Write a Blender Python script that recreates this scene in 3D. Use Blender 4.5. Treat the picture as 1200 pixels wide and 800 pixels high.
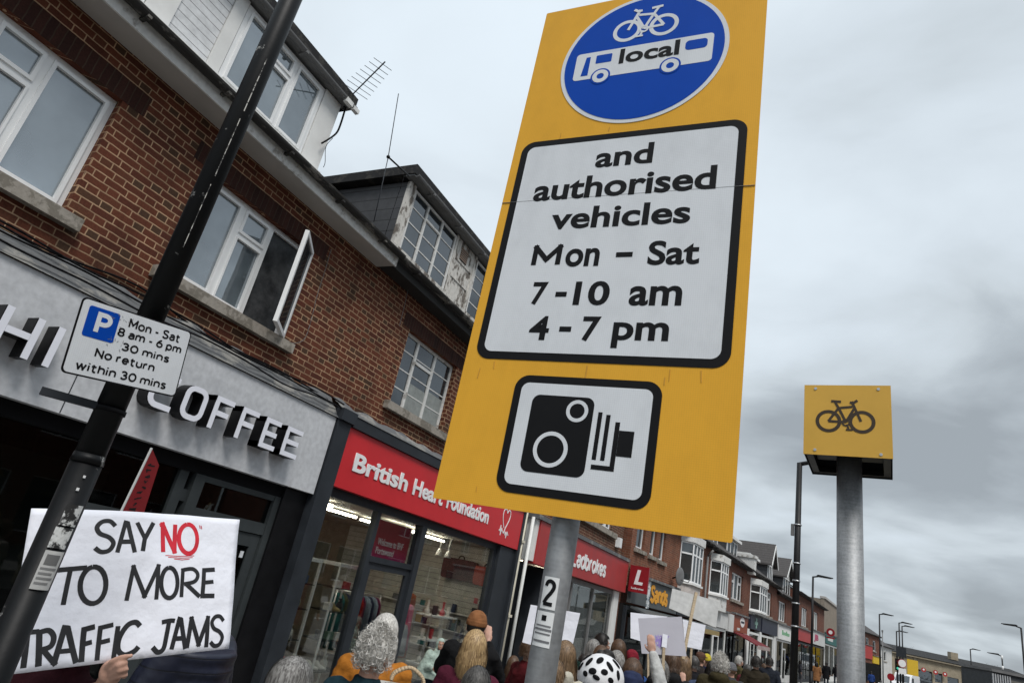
import bpy, bmesh, math, random
from mathutils import Vector, Matrix, noise, Euler
random.seed(7)
R = math.radians
scene = bpy.context.scene
for o in list(bpy.data.objects): bpy.data.objects.remove(o)
COL = scene.collection

# ------------------------------------------------------------------ camera
PITCH, ROLL, YAW, EYE, FPX = .36803, .20682, .49769, 2.1, 742.3
_h = -YAW
_f = Vector((math.sin(_h)*math.cos(PITCH), math.cos(_h)*math.cos(PITCH), math.sin(PITCH)))
_r = Vector((math.cos(_h), -math.sin(_h), 0)); _u = _r.cross(_f)
R_ = math.cos(ROLL)*_r + math.sin(ROLL)*_u
U_ = -math.sin(ROLL)*_r + math.cos(ROLL)*_u
cd = bpy.data.cameras.new("camera"); cam = bpy.data.objects.new("camera", cd); COL.objects.link(cam)
cd.sensor_width = 36; cd.lens = FPX/1200*36; cd.clip_end = 2000; cd.clip_start = .05
cam.matrix_world = Matrix(((R_.x, U_.x, -_f.x, 0), (R_.y, U_.y, -_f.y, 0), (R_.z, U_.z, -_f.z, EYE), (0, 0, 0, 1)))
scene.camera = cam

# ------------------------------------------------------------------ sky, sun, exposure
SUN_EL, SUN_AZ = R(55), R(134)          # azimuth clockwise from +Y
w = bpy.data.worlds.new("World"); scene.world = w; w.use_nodes = True
nt = w.node_tree; nt.nodes.clear()
def nd(nt, t, **k):
    n = nt.nodes.new(t)
    for a, v in k.items():
        if a.startswith('i_'):
            key = a[2:]; key = int(key) if key.isdigit() else key
            n.inputs[key].default_value = v
        else: setattr(n, a, v)
    return n
def lk(nt, a, b): nt.links.new(a, b)
def mth(nt, op, a, b=None, c=None):
    n = nt.nodes.new('ShaderNodeMath'); n.operation = op
    for i, v in enumerate((a, b, c)):
        if v is None: continue
        if isinstance(v, (int, float)): n.inputs[i].default_value = v
        else: nt.links.new(v, n.inputs[i])
    return n.outputs[0]
def ramp(nt, src, stops, interp='LINEAR'):
    n = nt.nodes.new('ShaderNodeValToRGB'); n.color_ramp.interpolation = interp
    el = n.color_ramp.elements
    while len(el) > 1: el.remove(el[-1])
    el[0].position = stops[0][0]; el[0].color = tuple(stops[0][1])+(1,)
    for p, c in stops[1:]:
        e = el.new(p); e.color = tuple(c)+(1,)
    nt.links.new(src, n.inputs[0]); return n.outputs[0]
def mixc(nt, fac, a, b, blend='MIX'):
    n = nt.nodes.new('ShaderNodeMix'); n.data_type = 'RGBA'; n.blend_type = blend
    for i, v in ((0, fac), (6, a), (7, b)):
        if isinstance(v, (int, float)): n.inputs[i].default_value = v
        elif isinstance(v, (tuple, list)): n.inputs[i].default_value = tuple(v)+(1,) if len(v) == 3 else v
        else: nt.links.new(v, n.inputs[i])
    return n.outputs[2]
sky = nd(nt, 'ShaderNodeTexSky', sky_type='NISHITA', sun_disc=False, sun_elevation=SUN_EL, sun_rotation=SUN_AZ)
tc = nd(nt, 'ShaderNodeTexCoord')
sep = nd(nt, 'ShaderNodeSeparateXYZ'); lk(nt, tc.outputs['Generated'], sep.inputs[0])
zz = mth(nt, 'MAXIMUM', sep.outputs[2], 0.0)
den = mth(nt, 'ADD', zz, .30)
cx = mth(nt, 'DIVIDE', sep.outputs[0], den); cy = mth(nt, 'DIVIDE', sep.outputs[1], den)
cmb = nd(nt, 'ShaderNodeCombineXYZ'); lk(nt, cx, cmb.inputs[0]); lk(nt, cy, cmb.inputs[1])
mp = nd(nt, 'ShaderNodeMapping'); mp.inputs['Rotation'].default_value = (0, 0, R(-32)); mp.inputs['Scale'].default_value = (1.15, 1.55, 1); lk(nt, cmb.outputs[0], mp.inputs[0])
n1 = nd(nt, 'ShaderNodeTexNoise', i_Scale=1.7, i_Detail=9.0, i_Roughness=.50, i_Distortion=.35); lk(nt, mp.outputs[0], n1.inputs[0])
n2 = nd(nt, 'ShaderNodeTexNoise', i_Scale=.75, i_Detail=4.0, i_Roughness=.5); lk(nt, mp.outputs[0], n2.inputs[0])
# brighter cloud towards the west (over the roofs), heavier cloud to the north-east
side = mth(nt, 'ADD', mth(nt, 'MULTIPLY', sep.outputs[0], -.20), mth(nt, 'MULTIPLY', sep.outputs[2], .62))
v = mth(nt, 'ADD', mth(nt, 'MULTIPLY', n1.outputs[0], .98), mth(nt, 'MULTIPLY', n2.outputs[0], .72))
v = mth(nt, 'ADD', mth(nt, 'ADD', v, side), -.575)
lowb = mth(nt, 'MULTIPLY', mth(nt, 'SUBTRACT', 1.0, mth(nt, 'MINIMUM', mth(nt, 'MULTIPLY', zz, 7.0), 1.0)), .14)
v = mth(nt, 'ADD', v, lowb)
cl = ramp(nt, v, [(.22, (.215, .240, .262)), (.36, (.285, .318, .345)), (.46, (.36, .40, .43)), (.58, (.415, .462, .502)), (.72, (.46, .512, .555)), (.95, (.50, .56, .61))])
cl10 = nd(nt, 'ShaderNodeVectorMath', operation='SCALE'); lk(nt, cl, cl10.inputs[0]); cl10.inputs['Scale'].default_value = 10.0
skc = mixc(nt, .97, sky.outputs[0], cl10.outputs[0])
bg = nd(nt, 'ShaderNodeBackground', i_Strength=.10); lk(nt, skc, bg.inputs[0])
wo = nd(nt, 'ShaderNodeOutputWorld'); lk(nt, bg.outputs[0], wo.inputs[0])
sd = bpy.data.lights.new("sun", 'SUN'); sd.energy = 1.5; sd.angle = R(20); sd.color = (1, .965, .92)
so = bpy.data.objects.new("sun", sd); COL.objects.link(so)
sdir = Vector((math.sin(SUN_AZ)*math.cos(SUN_EL), math.cos(SUN_AZ)*math.cos(SUN_EL), math.sin(SUN_EL)))
so.rotation_euler = sdir.to_track_quat('Z', 'Y').to_euler()
vs = scene.view_settings; vs.view_transform = 'Standard'; vs.look = 'None'; vs.gamma = 1; vs.exposure = 0.74; vs.use_curve_mapping = False
scene.render.engine = 'CYCLES'; scene.cycles.max_bounces = 6; scene.cycles.transparent_max_bounces = 12

# ------------------------------------------------------------------ materials
def newmat(name):
    m = bpy.data.materials.new(name); m.use_nodes = True
    nt = m.node_tree; b = nt.nodes['Principled BSDF']; return m, nt, b
def M(name, c, rough=.6, var=.18, scale=6., metal=0., bump=.0, bscale=40., spec=.35, stretch=(1, 1, 1), emit=0., coat=0.):
    """plain surface with uneven tone, roughness and optional fine relief"""
    m, nt, b = newmat(name)
    tc = nd(nt, 'ShaderNodeTexCoord'); mp = nd(nt, 'ShaderNodeMapping'); mp.inputs['Scale'].default_value = stretch
    lk(nt, tc.outputs['Object'], mp.inputs[0])
    n = nd(nt, 'ShaderNodeTexNoise', i_Scale=scale, i_Detail=6., i_Roughness=.6); lk(nt, mp.outputs[0], n.inputs[0])
    lo = [x*(1-var) for x in c]; hi = [min(1, x*(1+var)) for x in c]
    lk(nt, ramp(nt, n.outputs[0], [(.3, lo), (.7, hi)]), b.inputs['Base Color'])
    lk(nt, mth(nt, 'ADD', mth(nt, 'MULTIPLY', n.outputs[0], .2), rough-.1), b.inputs['Roughness'])
    b.inputs['Metallic'].default_value = metal; b.inputs['Specular IOR Level'].default_value = spec
    if coat: b.inputs['Coat Weight'].default_value = coat
    if bump:
        n2 = nd(nt, 'ShaderNodeTexNoise', i_Scale=bscale, i_Detail=5.); lk(nt, mp.outputs[0], n2.inputs[0])
        bp = nd(nt, 'ShaderNodeBump', i_Strength=bump, i_Distance=.02); lk(nt, n2.outputs[0], bp.inputs['Height']); lk(nt, bp.outputs[0], b.inputs['Normal'])
    if emit:
        b.inputs['Emission Color'].default_value = tuple(c)+(1,); b.inputs['Emission Strength'].default_value = emit
    return m
def brick(name, ca, cb, cc, mortar, soldier=False, course=.0755):
    """Flemish bond: stretcher and header alternate, every course shifted"""
    m, nt, b = newmat(name)
    tc = nd(nt, 'ShaderNodeTexCoord'); s = nd(nt, 'ShaderNodeSeparateXYZ'); lk(nt, tc.outputs['Object'], s.inputs[0])
    wob = nd(nt, 'ShaderNodeTexNoise', i_Scale=9., i_Detail=2.); lk(nt, tc.outputs['Object'], wob.inputs[0])
    wv = mth(nt, 'MULTIPLY', mth(nt, 'SUBTRACT', wob.outputs[0], .5), .016)
    hx = mth(nt, 'ADD', mth(nt, 'ADD', s.outputs[0], s.outputs[1]), wv); vz = mth(nt, 'ADD', s.outputs[2], wv)
    if soldier:
        row = mth(nt, 'FLOOR', mth(nt, 'DIVIDE', hx, course)); fz = mth(nt, 'MULTIPLY', mth(nt, 'FRACT', mth(nt, 'DIVIDE', hx, course)), course)
        per = nd(nt, 'ShaderNodeValue'); per.outputs[0].default_value = 0
        u = vz; head = mth(nt, 'MULTIPLY', vz, 0.0); cellx = head
        mx = mth(nt, 'LESS_THAN', fz, .010)
        mort = mx
    else:
        row = mth(nt, 'FLOOR', mth(nt, 'DIVIDE', vz, course)); fz = mth(nt, 'MULTIPLY', mth(nt, 'FRACT', mth(nt, 'DIVIDE', vz, course)), course)
        par = mth(nt, 'MODULO', mth(nt, 'ADD', row, 4000), 2.0)
        P = .3375
        hs = mth(nt, 'ADD', hx, mth(nt, 'ADD', mth(nt, 'MULTIPLY', par, P/2), 200*P))
        cellx = mth(nt, 'FLOOR', mth(nt, 'DIVIDE', hs, P)); fx = mth(nt, 'MULTIPLY', mth(nt, 'FRACT', mth(nt, 'DIVIDE', hs, P)), P)
        head = mth(nt, 'GREATER_THAN', fx, .2255)
        m1 = mth(nt, 'LESS_THAN', fx, .0105); m2 = mth(nt, 'LESS_THAN', mth(nt, 'ABSOLUTE', mth(nt, 'SUBTRACT', fx, .2310)), .0052)
        mz = mth(nt, 'LESS_THAN', fz, .0115)
        mort = mth(nt, 'MAXIMUM', mth(nt, 'MAXIMUM', m1, m2), mz)
    cv = nd(nt, 'ShaderNodeCombineXYZ'); lk(nt, mth(nt, 'ADD', cellx, mth(nt, 'MULTIPLY', head, .5)), cv.inputs[0]); lk(nt, row, cv.inputs[1])
    wn = nd(nt, 'ShaderNodeTexWhiteNoise', noise_dimensions='2D'); lk(nt, cv.outputs[0], wn.inputs[0])
    t = mth(nt, 'SUBTRACT', wn.outputs[0], mth(nt, 'MULTIPLY', head, -.22))
    bc = ramp(nt, t, [(0, ca), (.55, cb), (.85, cb), (1, cc)])
    fine = nd(nt, 'ShaderNodeTexNoise', i_Scale=60., i_Detail=6.); lk(nt, tc.outputs['Object'], fine.inputs[0])
    big = nd(nt, 'ShaderNodeTexNoise', i_Scale=1.1, i_Detail=6., i_Roughness=.65); lk(nt, tc.outputs['Object'], big.inputs[0])
    bc = mixc(nt, .6, bc, ramp(nt, fine.outputs[0], [(.25, (.45, .45, .45)), (.75, (1.3, 1.3, 1.3))]), 'MULTIPLY')
    md = nd(nt, 'ShaderNodeTexNoise', i_Scale=3.5, i_Detail=5.); lk(nt, tc.outputs['Object'], md.inputs[0])
    mc = mixc(nt, .85, mortar, ramp(nt, md.outputs[0], [(.3, (.40, .38, .36)), (.52, (.95, .95, .95)), (.75, (1.25, 1.22, 1.18))]), 'MULTIPLY')
    col = mixc(nt, mort, bc, mc)
    col = mixc(nt, .75, col, ramp(nt, big.outputs[0], [(.30, (.60, .58, .57)), (.45, (.97, .97, .97)), (.68, (1.22, 1.18, 1.14))]), 'MULTIPLY')
    smp = nd(nt, 'ShaderNodeMapping'); smp.inputs['Scale'].default_value = (3.2, 3.2, .35); lk(nt, tc.outputs['Object'], smp.inputs[0])
    sn = nd(nt, 'ShaderNodeTexNoise', i_Scale=1.6, i_Detail=7., i_Roughness=.6); lk(nt, smp.outputs[0], sn.inputs[0])
    col = mixc(nt, .6, col, ramp(nt, sn.outputs[0], [(.30, (.55, .53, .52)), (.50, (1, 1, 1)), (.74, (1.15, 1.12, 1.10))]), 'MULTIPLY')
    lk(nt, col, b.inputs['Base Color']); b.inputs['Roughness'].default_value = .88; b.inputs['Specular IOR Level'].default_value = .25
    hgt = mth(nt, 'SUBTRACT', mth(nt, 'ADD', 1.0, mth(nt, 'MULTIPLY', fine.outputs[0], .5)), mth(nt, 'MULTIPLY', mort, .8))
    bp = nd(nt, 'ShaderNodeBump', i_Strength=.7, i_Distance=.006); lk(nt, hgt, bp.inputs['Height']); lk(nt, bp.outputs[0], b.inputs['Normal'])
    return m
def patchy(name, ca, cb, thr=.5, scale=5., rough=.7, stretch=(1, 1, 1), bump=.4, soft=.03):
    # hard or soft edged by soft
    """two tones in hard edged patches: peeling paint, staining"""
    m, nt, b = newmat(name)
    tc = nd(nt, 'ShaderNodeTexCoord'); mp = nd(nt, 'ShaderNodeMapping'); mp.inputs['Scale'].default_value = stretch; lk(nt, tc.outputs['Object'], mp.inputs[0])
    n = nd(nt, 'ShaderNodeTexNoise', i_Scale=scale, i_Detail=9., i_Roughness=.68); lk(nt, mp.outputs[0], n.inputs[0])
    f = ramp(nt, n.outputs[0], [(thr-soft, (0, 0, 0)), (thr+soft, (1, 1, 1))])
    n2 = nd(nt, 'ShaderNodeTexNoise', i_Scale=scale*5, i_Detail=6.); lk(nt, mp.outputs[0], n2.inputs[0])
    c = mixc(nt, f, ca, cb)
    c = mixc(nt, .5, c, ramp(nt, n2.outputs[0], [(.3, (.7, .7, .7)), (.7, (1.15, 1.15, 1.15))]), 'MULTIPLY')
    lk(nt, c, b.inputs['Base Color']); b.inputs['Roughness'].default_value = rough; b.inputs['Specular IOR Level'].default_value = .22
    bp = nd(nt, 'ShaderNodeBump', i_Strength=bump, i_Distance=.004); lk(nt, mth(nt, 'ADD', n2.outputs[0], mth(nt, 'MULTIPLY', f, .6)), bp.inputs['Height']); lk(nt, bp.outputs[0], b.inputs['Normal'])
    return m
def lines_mat(name, ca, cb, pitch, wid, axis=2, rough=.6, bump=.5):
    """boards, slates or ribs: dark joint every pitch metres along an axis"""
    m, nt, b = newmat(name)
    tc = nd(nt, 'ShaderNodeTexCoord'); s = nd(nt, 'ShaderNodeSeparateXYZ'); lk(nt, tc.outputs['Object'], s.inputs[0])
    f = mth(nt, 'FRACT', mth(nt, 'DIVIDE', mth(nt, 'ADD', s.outputs[axis], 50), pitch)); g = mth(nt, 'LESS_THAN', f, wid)
    n = nd(nt, 'ShaderNodeTexNoise', i_Scale=7., i_Detail=7., i_Roughness=.65); lk(nt, tc.outputs['Object'], n.inputs[0])
    a2 = mixc(nt, .55, ca, ramp(nt, n.outputs[0], [(.3, (.6, .6, .6)), (.7, (1.25, 1.25, 1.25))]), 'MULTIPLY')
    lk(nt, mixc(nt, g, a2, cb), b.inputs['Base Color']); b.inputs['Roughness'].default_value = rough
    bp = nd(nt, 'ShaderNodeBump', i_Strength=bump, i_Distance=.01); lk(nt, f, bp.inputs['Height']); lk(nt, bp.outputs[0], b.inputs['Normal'])
    return m
def pane_mat(name, c, fac=.35, rough=.03, wob=.35):
    """double glazing seen from outside: pale blind or dark room behind a mirror-like face"""
    m, nt, b = newmat(name)
    nt.nodes.remove(b); out = nt.nodes['Material Output']
    tc = nd(nt, 'ShaderNodeTexCoord'); n = nd(nt, 'ShaderNodeTexNoise', i_Scale=1.6, i_Detail=3.); lk(nt, tc.outputs['Object'], n.inputs[0])
    d = nd(nt, 'ShaderNodeBsdfDiffuse'); lk(nt, ramp(nt, n.outputs[0], [(.3, [x*.55 for x in c]), (.7, [x*1.4 for x in c])]), d.inputs[0])
    g = nd(nt, 'ShaderNodeBsdfGlossy', i_Roughness=rough); g.inputs[0].default_value = (.9, .95, 1, 1)
    n3 = nd(nt, 'ShaderNodeTexNoise', i_Scale=2.2, i_Detail=1.); lk(nt, tc.outputs['Object'], n3.inputs[0])
    bp = nd(nt, 'ShaderNodeBump', i_Strength=wob, i_Distance=.01); lk(nt, n3.outputs[0], bp.inputs['Height']); lk(nt, bp.outputs[0], g.inputs['Normal'])
    mx = nd(nt, 'ShaderNodeMixShader', i_0=fac); lk(nt, d.outputs[0], mx.inputs[1]); lk(nt, g.outputs[0], mx.inputs[2]); lk(nt, mx.outputs[0], out.inputs[0])
    return m
def clear_glass(name, tint=(.88, .90, .89), base=.45):
    m, nt, b = newmat(name); nt.nodes.remove(b); out = nt.nodes['Material Output']
    t = nd(nt, 'ShaderNodeBsdfTransparent'); t.inputs[0].default_value = tint+(1,)
    g = nd(nt, 'ShaderNodeBsdfGlossy', i_Roughness=.015)
    fr = nd(nt, 'ShaderNodeFresnel', i_IOR=1.5)
    mx = nd(nt, 'ShaderNodeMixShader'); lk(nt, mth(nt, 'MULTIPLY', fr.outputs[0], base), mx.inputs[0]); lk(nt, t.outputs[0], mx.inputs[1]); lk(nt, g.outputs[0], mx.inputs[2]); lk(nt, mx.outputs[0], out.inputs[0])
    return m
def galv(name, a=.30, b_=.55, rough=.42):
    m, nt, b = newmat(name)
    tc = nd(nt, 'ShaderNodeTexCoord')
    vo = nd(nt, 'ShaderNodeTexVoronoi', i_Scale=70.); lk(nt, tc.outputs['Object'], vo.inputs[0])
    n = nd(nt, 'ShaderNodeTexNoise', i_Scale=4., i_Detail=8., i_Roughness=.7); mp = nd(nt, 'ShaderNodeMapping'); mp.inputs['Scale'].default_value = (3, 3, .8); lk(nt, tc.outputs['Object'], mp.inputs[0]); lk(nt, mp.outputs[0], n.inputs[0])
    rip = nd(nt, 'ShaderNodeTexNoise', i_Scale=5., i_Detail=4.); mp2 = nd(nt, 'ShaderNodeMapping'); mp2.inputs['Scale'].default_value = (2, 2, 16); lk(nt, tc.outputs['Object'], mp2.inputs[0]); lk(nt, mp2.outputs[0], rip.inputs[0])
    t = mth(nt, 'ADD', mth(nt, 'MULTIPLY', vo.outputs['Distance'], .16), mth(nt, 'ADD', mth(nt, 'MULTIPLY', n.outputs[0], .62), mth(nt, 'MULTIPLY', rip.outputs[0], .34)))
    lk(nt, ramp(nt, t, [(.35, (a, a*1.03, a*1.05)), (.85, (b_, b_*1.03, b_*1.06))]), b.inputs['Base Color'])
    b.inputs['Metallic'].default_value = .55; lk(nt, mth(nt, 'ADD', mth(nt, 'MULTIPLY', n.outputs[0], .3), rough-.05), b.inputs['Roughness'])
    bp = nd(nt, 'ShaderNodeBump', i_Strength=.25, i_Distance=.004); lk(nt, t, bp.inputs['Height']); lk(nt, bp.outputs[0], b.inputs['Normal'])
    return m
def reflective(name, c, dirt=.05):
    """sign sheeting: faint prism grid, faint streaks of dirt"""
    m, nt, b = newmat(name)
    tc = nd(nt, 'ShaderNodeTexCoord'); s = nd(nt, 'ShaderNodeSeparateXYZ'); lk(nt, tc.outputs['Object'], s.inputs[0])
    gx = mth(nt, 'LESS_THAN', mth(nt, 'FRACT', mth(nt, 'DIVIDE', mth(nt, 'ADD', s.outputs[0], 9), .0062)), .16)
    gz = mth(nt, 'LESS_THAN', mth(nt, 'FRACT', mth(nt, 'DIVIDE', mth(nt, 'ADD', s.outputs[2], 9), .0062)), .16)
    g = mth(nt, 'MAXIMUM', gx, gz)
    mp = nd(nt, 'ShaderNodeMapping'); mp.inputs['Scale'].default_value = (3, 3, 1.6); lk(nt, tc.outputs['Object'], mp.inputs[0])
    n = nd(nt, 'ShaderNodeTexNoise', i_Scale=2.2, i_Detail=8., i_Roughness=.7); lk(nt, mp.outputs[0], n.inputs[0])
    c2 = mixc(nt, mth(nt, 'MULTIPLY', g, .35), c, [x*.72 for x in c])
    c2 = mixc(nt, 1.0, c2, ramp(nt, n.outputs[0], [(.25, (1-dirt*2.2,)*3), (.55, (1, 1, 1)), (.8, (1+dirt*.3,)*3)]), 'MULTIPLY')
    lk(nt, c2, b.inputs['Base Color']); lk(nt, mth(nt, 'ADD', .34, mth(nt, 'MULTIPLY', n.outputs[0], .25)), b.inputs['Roughness']); b.inputs['Specular IOR Level'].default_value = .10
    bp = nd(nt, 'ShaderNodeBump', i_Strength=.10, i_Distance=.001); lk(nt, g, bp.inputs['Height']); lk(nt, bp.outputs[0], b.inputs['Normal'])
    return m
def chipped(name, c, chip, thr=.70, scale=14., rough=.38):
    m = patchy(name, c, chip, thr, scale, rough, bump=.15, soft=.015); return m
def spotted(name, ca, cb, scale=9., thr=.42):
    m, nt, b = newmat(name)
    tc = nd(nt, 'ShaderNodeTexCoord'); n = nd(nt, 'ShaderNodeTexVoronoi', i_Scale=scale); lk(nt, tc.outputs['Object'], n.inputs[0])
    f = mth(nt, 'LESS_THAN', n.outputs['Distance'], thr)
    lk(nt, mixc(nt, f, ca, cb), b.inputs['Base Color']); b.inputs['Roughness'].default_value = .9; return m
def cloth(name, c, var=.25, scale=14., rough=.9):
    return M(name, [x*.8 for x in c], rough, var, scale, bump=.5, bscale=26., spec=.12)

BR_A = brick('brick_dark_red', (.082, .024, .014), (.130, .040, .021), (.072, .038, .022), (.42, .275, .17))
BR_AS = brick('brick_soldier_dark', (.034, .0125, .0095), (.048, .017, .012), (.030, .014, .011), (.065, .042, .030), soldier=True)
BR_B = brick('brick_orange_red', (.17, .062, .035), (.23, .085, .048), (.15, .07, .045), (.28, .20, .15))
BR_C = brick('brick_deep_red', (.13, .043, .028), (.17, .056, .036), (.11, .05, .035), (.22, .16, .12))
UPVC = M('white_upvc', (.83, .84, .84), .35, .06, 3.)
PEEL = patchy('peeling_white_paint', (.62, .60, .56), (.17, .15, .13), .53, 6., .75, (1, 1, .45))
OLDW = patchy('old_white_paint', (.70, .70, .68), (.38, .36, .33), .60, 4.)
WHITEP = M('white_paint', (.76, .76, .74), .5, .08, 3.)
CREAM = M('cream_pipe', (.62, .58, .47), .5, .12, 4.)
SLATE = lines_mat('dark_slate', (.055, .057, .062), (.012, .012, .013), .21, .08, 2, .6)
SLATE2 = lines_mat('roof_tiles', (.060, .054, .052), (.018, .016, .016), .16, .12, 2, .75)
FELT = patchy('roof_felt', (.022, .022, .023), (.05, .048, .044), .55, 6., .8)
GUT = patchy('grimy_gutter', (.035, .033, .031), (.16, .15, .135), .56, 5., .7, (.4, 1, 1))
GUTG = M('grey_gutter', (.16, .16, .16), .5, .2, 4.)
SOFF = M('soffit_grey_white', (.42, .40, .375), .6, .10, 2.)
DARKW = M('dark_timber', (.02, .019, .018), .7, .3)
CLAD = lines_mat('white_cladding', (.74, .75, .76), (.07, .07, .07), .098, .07, 2, .5)
STONE = patchy('stone_sill', (.33, .30, .26), (.20, .18, .15), .52, 5., .9)
LEAD = patchy('lead_flashing', (.13, .135, .14), (.25, .245, .23), .55, 3.5, .7, (.6, 1, 1))
FASC = patchy('concrete_effect_fascia', (.52, .53, .55), (.61, .62, .64), .5, 3.2, .5, bump=.08, soft=.16)
BLACK = M('black_gloss', (.007, .007, .008), .4, .25, spec=.2)
BLACKM = M('black_matt', (.006, .006, .007), .8, .25, spec=.12)
CHAR = M('charcoal_paint', (.024, .028, .034), .55, .25, 3., spec=.25)
CHAR2 = M('grey_green_paint', (.036, .042, .044), .55, .2, 3., spec=.25)
REDF = M('red_fascia', (.56, .020, .026), .4, .07, 2.)
REDL = M('faded_red_fascia', (.38, .035, .035), .5, .14, 2.)
REDD = M('deep_red_sign', (.26, .010, .016), .4, .1)
WTXT = M('white_lettering', (.82, .82, .82), .4, .03)
WLET = M('white_letter_front', (.80, .81, .88), .35, .03)
PANE_PALE = pane_mat('pale_window_pane', (.12, .145, .16), .27)
PANE_DARK = pane_mat('dark_window_pane', (.02, .024, .027), .16, .02, .35)
PANE_MID = pane_mat('mid_window_pane', (.045, .05, .05), .16)
NET = M('net_curtain', (.26, .28, .27), .8, .2, 9.)
GLASS = clear_glass('shop_glass')
GLASSD = clear_glass('dark_shop_glass', (.5, .54, .54), .6)
AMB = reflective('amber_sheeting', (.77, .400, .042))
SWHITE = reflective('white_sheeting', (.70, .725, .755), .06)
SBLUE = reflective('blue_sheeting', (.0003, .058, .40), .04)
SBLACK = M('sign_black', (.008, .008, .009), .5, .15, spec=.12)
AMB2 = M('amber_panel', (.66, .385, .060), .45, .08, 2.)
GALV = galv('galvanised_steel', .19, .44, .48)
GALVB = galv('weathered_galvanised_steel', .22, .42, .46)
ALU = M('aluminium', (.5, .51, .52), .4, .1, metal=.8)
POSTB = chipped('black_post_paint', (.0035, .004, .0048), (.30, .30, .29), .66, 9., .50)
POSTK = M('black_column_paint', (.008, .008, .009), .55, .3)
PAPER = M('white_card', (.76, .768, .83), .8, .05, 4., bump=.8, bscale=7.)
PAPERG = M('grey_card', (.46, .45, .50), .85, .06, 2., bump=.2, bscale=6.)
PAPERT = patchy('worn_grey_board', (.56, .56, .55), (.44, .44, .43), .5, 3., .85, soft=.2)
INK = M('marker_black', (.012, .012, .014), .6, .3, 30.)
INKR = M('marker_red', (.55, .014, .03), .6, .2, 30.)
INKP = M('marker_purple', (.30, .22, .52), .7, .2, 30.)
WOOD = M('pale_timber', (.42, .33, .22), .7, .25, 8., stretch=(1, 1, 8))
REDC = M('red_card', (.42, .025, .03), .7, .15, 8.)
ROADM = M('asphalt', (.055, .055, .057), .85, .3, 3., bump=.4, bscale=90.)
PAVM = lines_mat('paving', (.24, .235, .225), (.10, .10, .095), .6, .02, 0, .85)
KERBM = M('kerb_concrete', (.30, .295, .28), .8, .2, 6.)
LINEM = M('road_paint', (.66, .66, .64), .7, .15, 9.)
LINEY = M('yellow_road_paint', (.58, .42, .06), .7, .15, 9.)
TUBE = M('lit_tube', (1, .92, .78), .5, .0, emit=15.)
NEON = M('lit_orange_strip', (1, .52, .20), .5, .0, emit=2.2)
SLATW = lines_mat('slatwall', (.62, .60, .54), (.16, .155, .14), .11, .07, 2, .6)
CEILM = M('shop_ceiling', (.42, .40, .34), .8, .1)
INTW = M('shop_wall', (.26, .235, .175), .8, .2)
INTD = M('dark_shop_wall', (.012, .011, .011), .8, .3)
FLOORM = M('shop_floor', (.10, .085, .07), .5, .2)
SKIN = M('skin_light', (.50, .29, .215), .5, .10, 20., bump=.1)
SKIN2 = M('skin_tan', (.36, .20, .14), .5, .10, 20., bump=.1)
EYEW = M('eye_white', (.7, .7, .68), .3, .02); IRIS = M('iris', (.03, .02, .015), .3, .1); LIP = M('lip', (.36, .13, .11), .5, .1)

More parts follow.
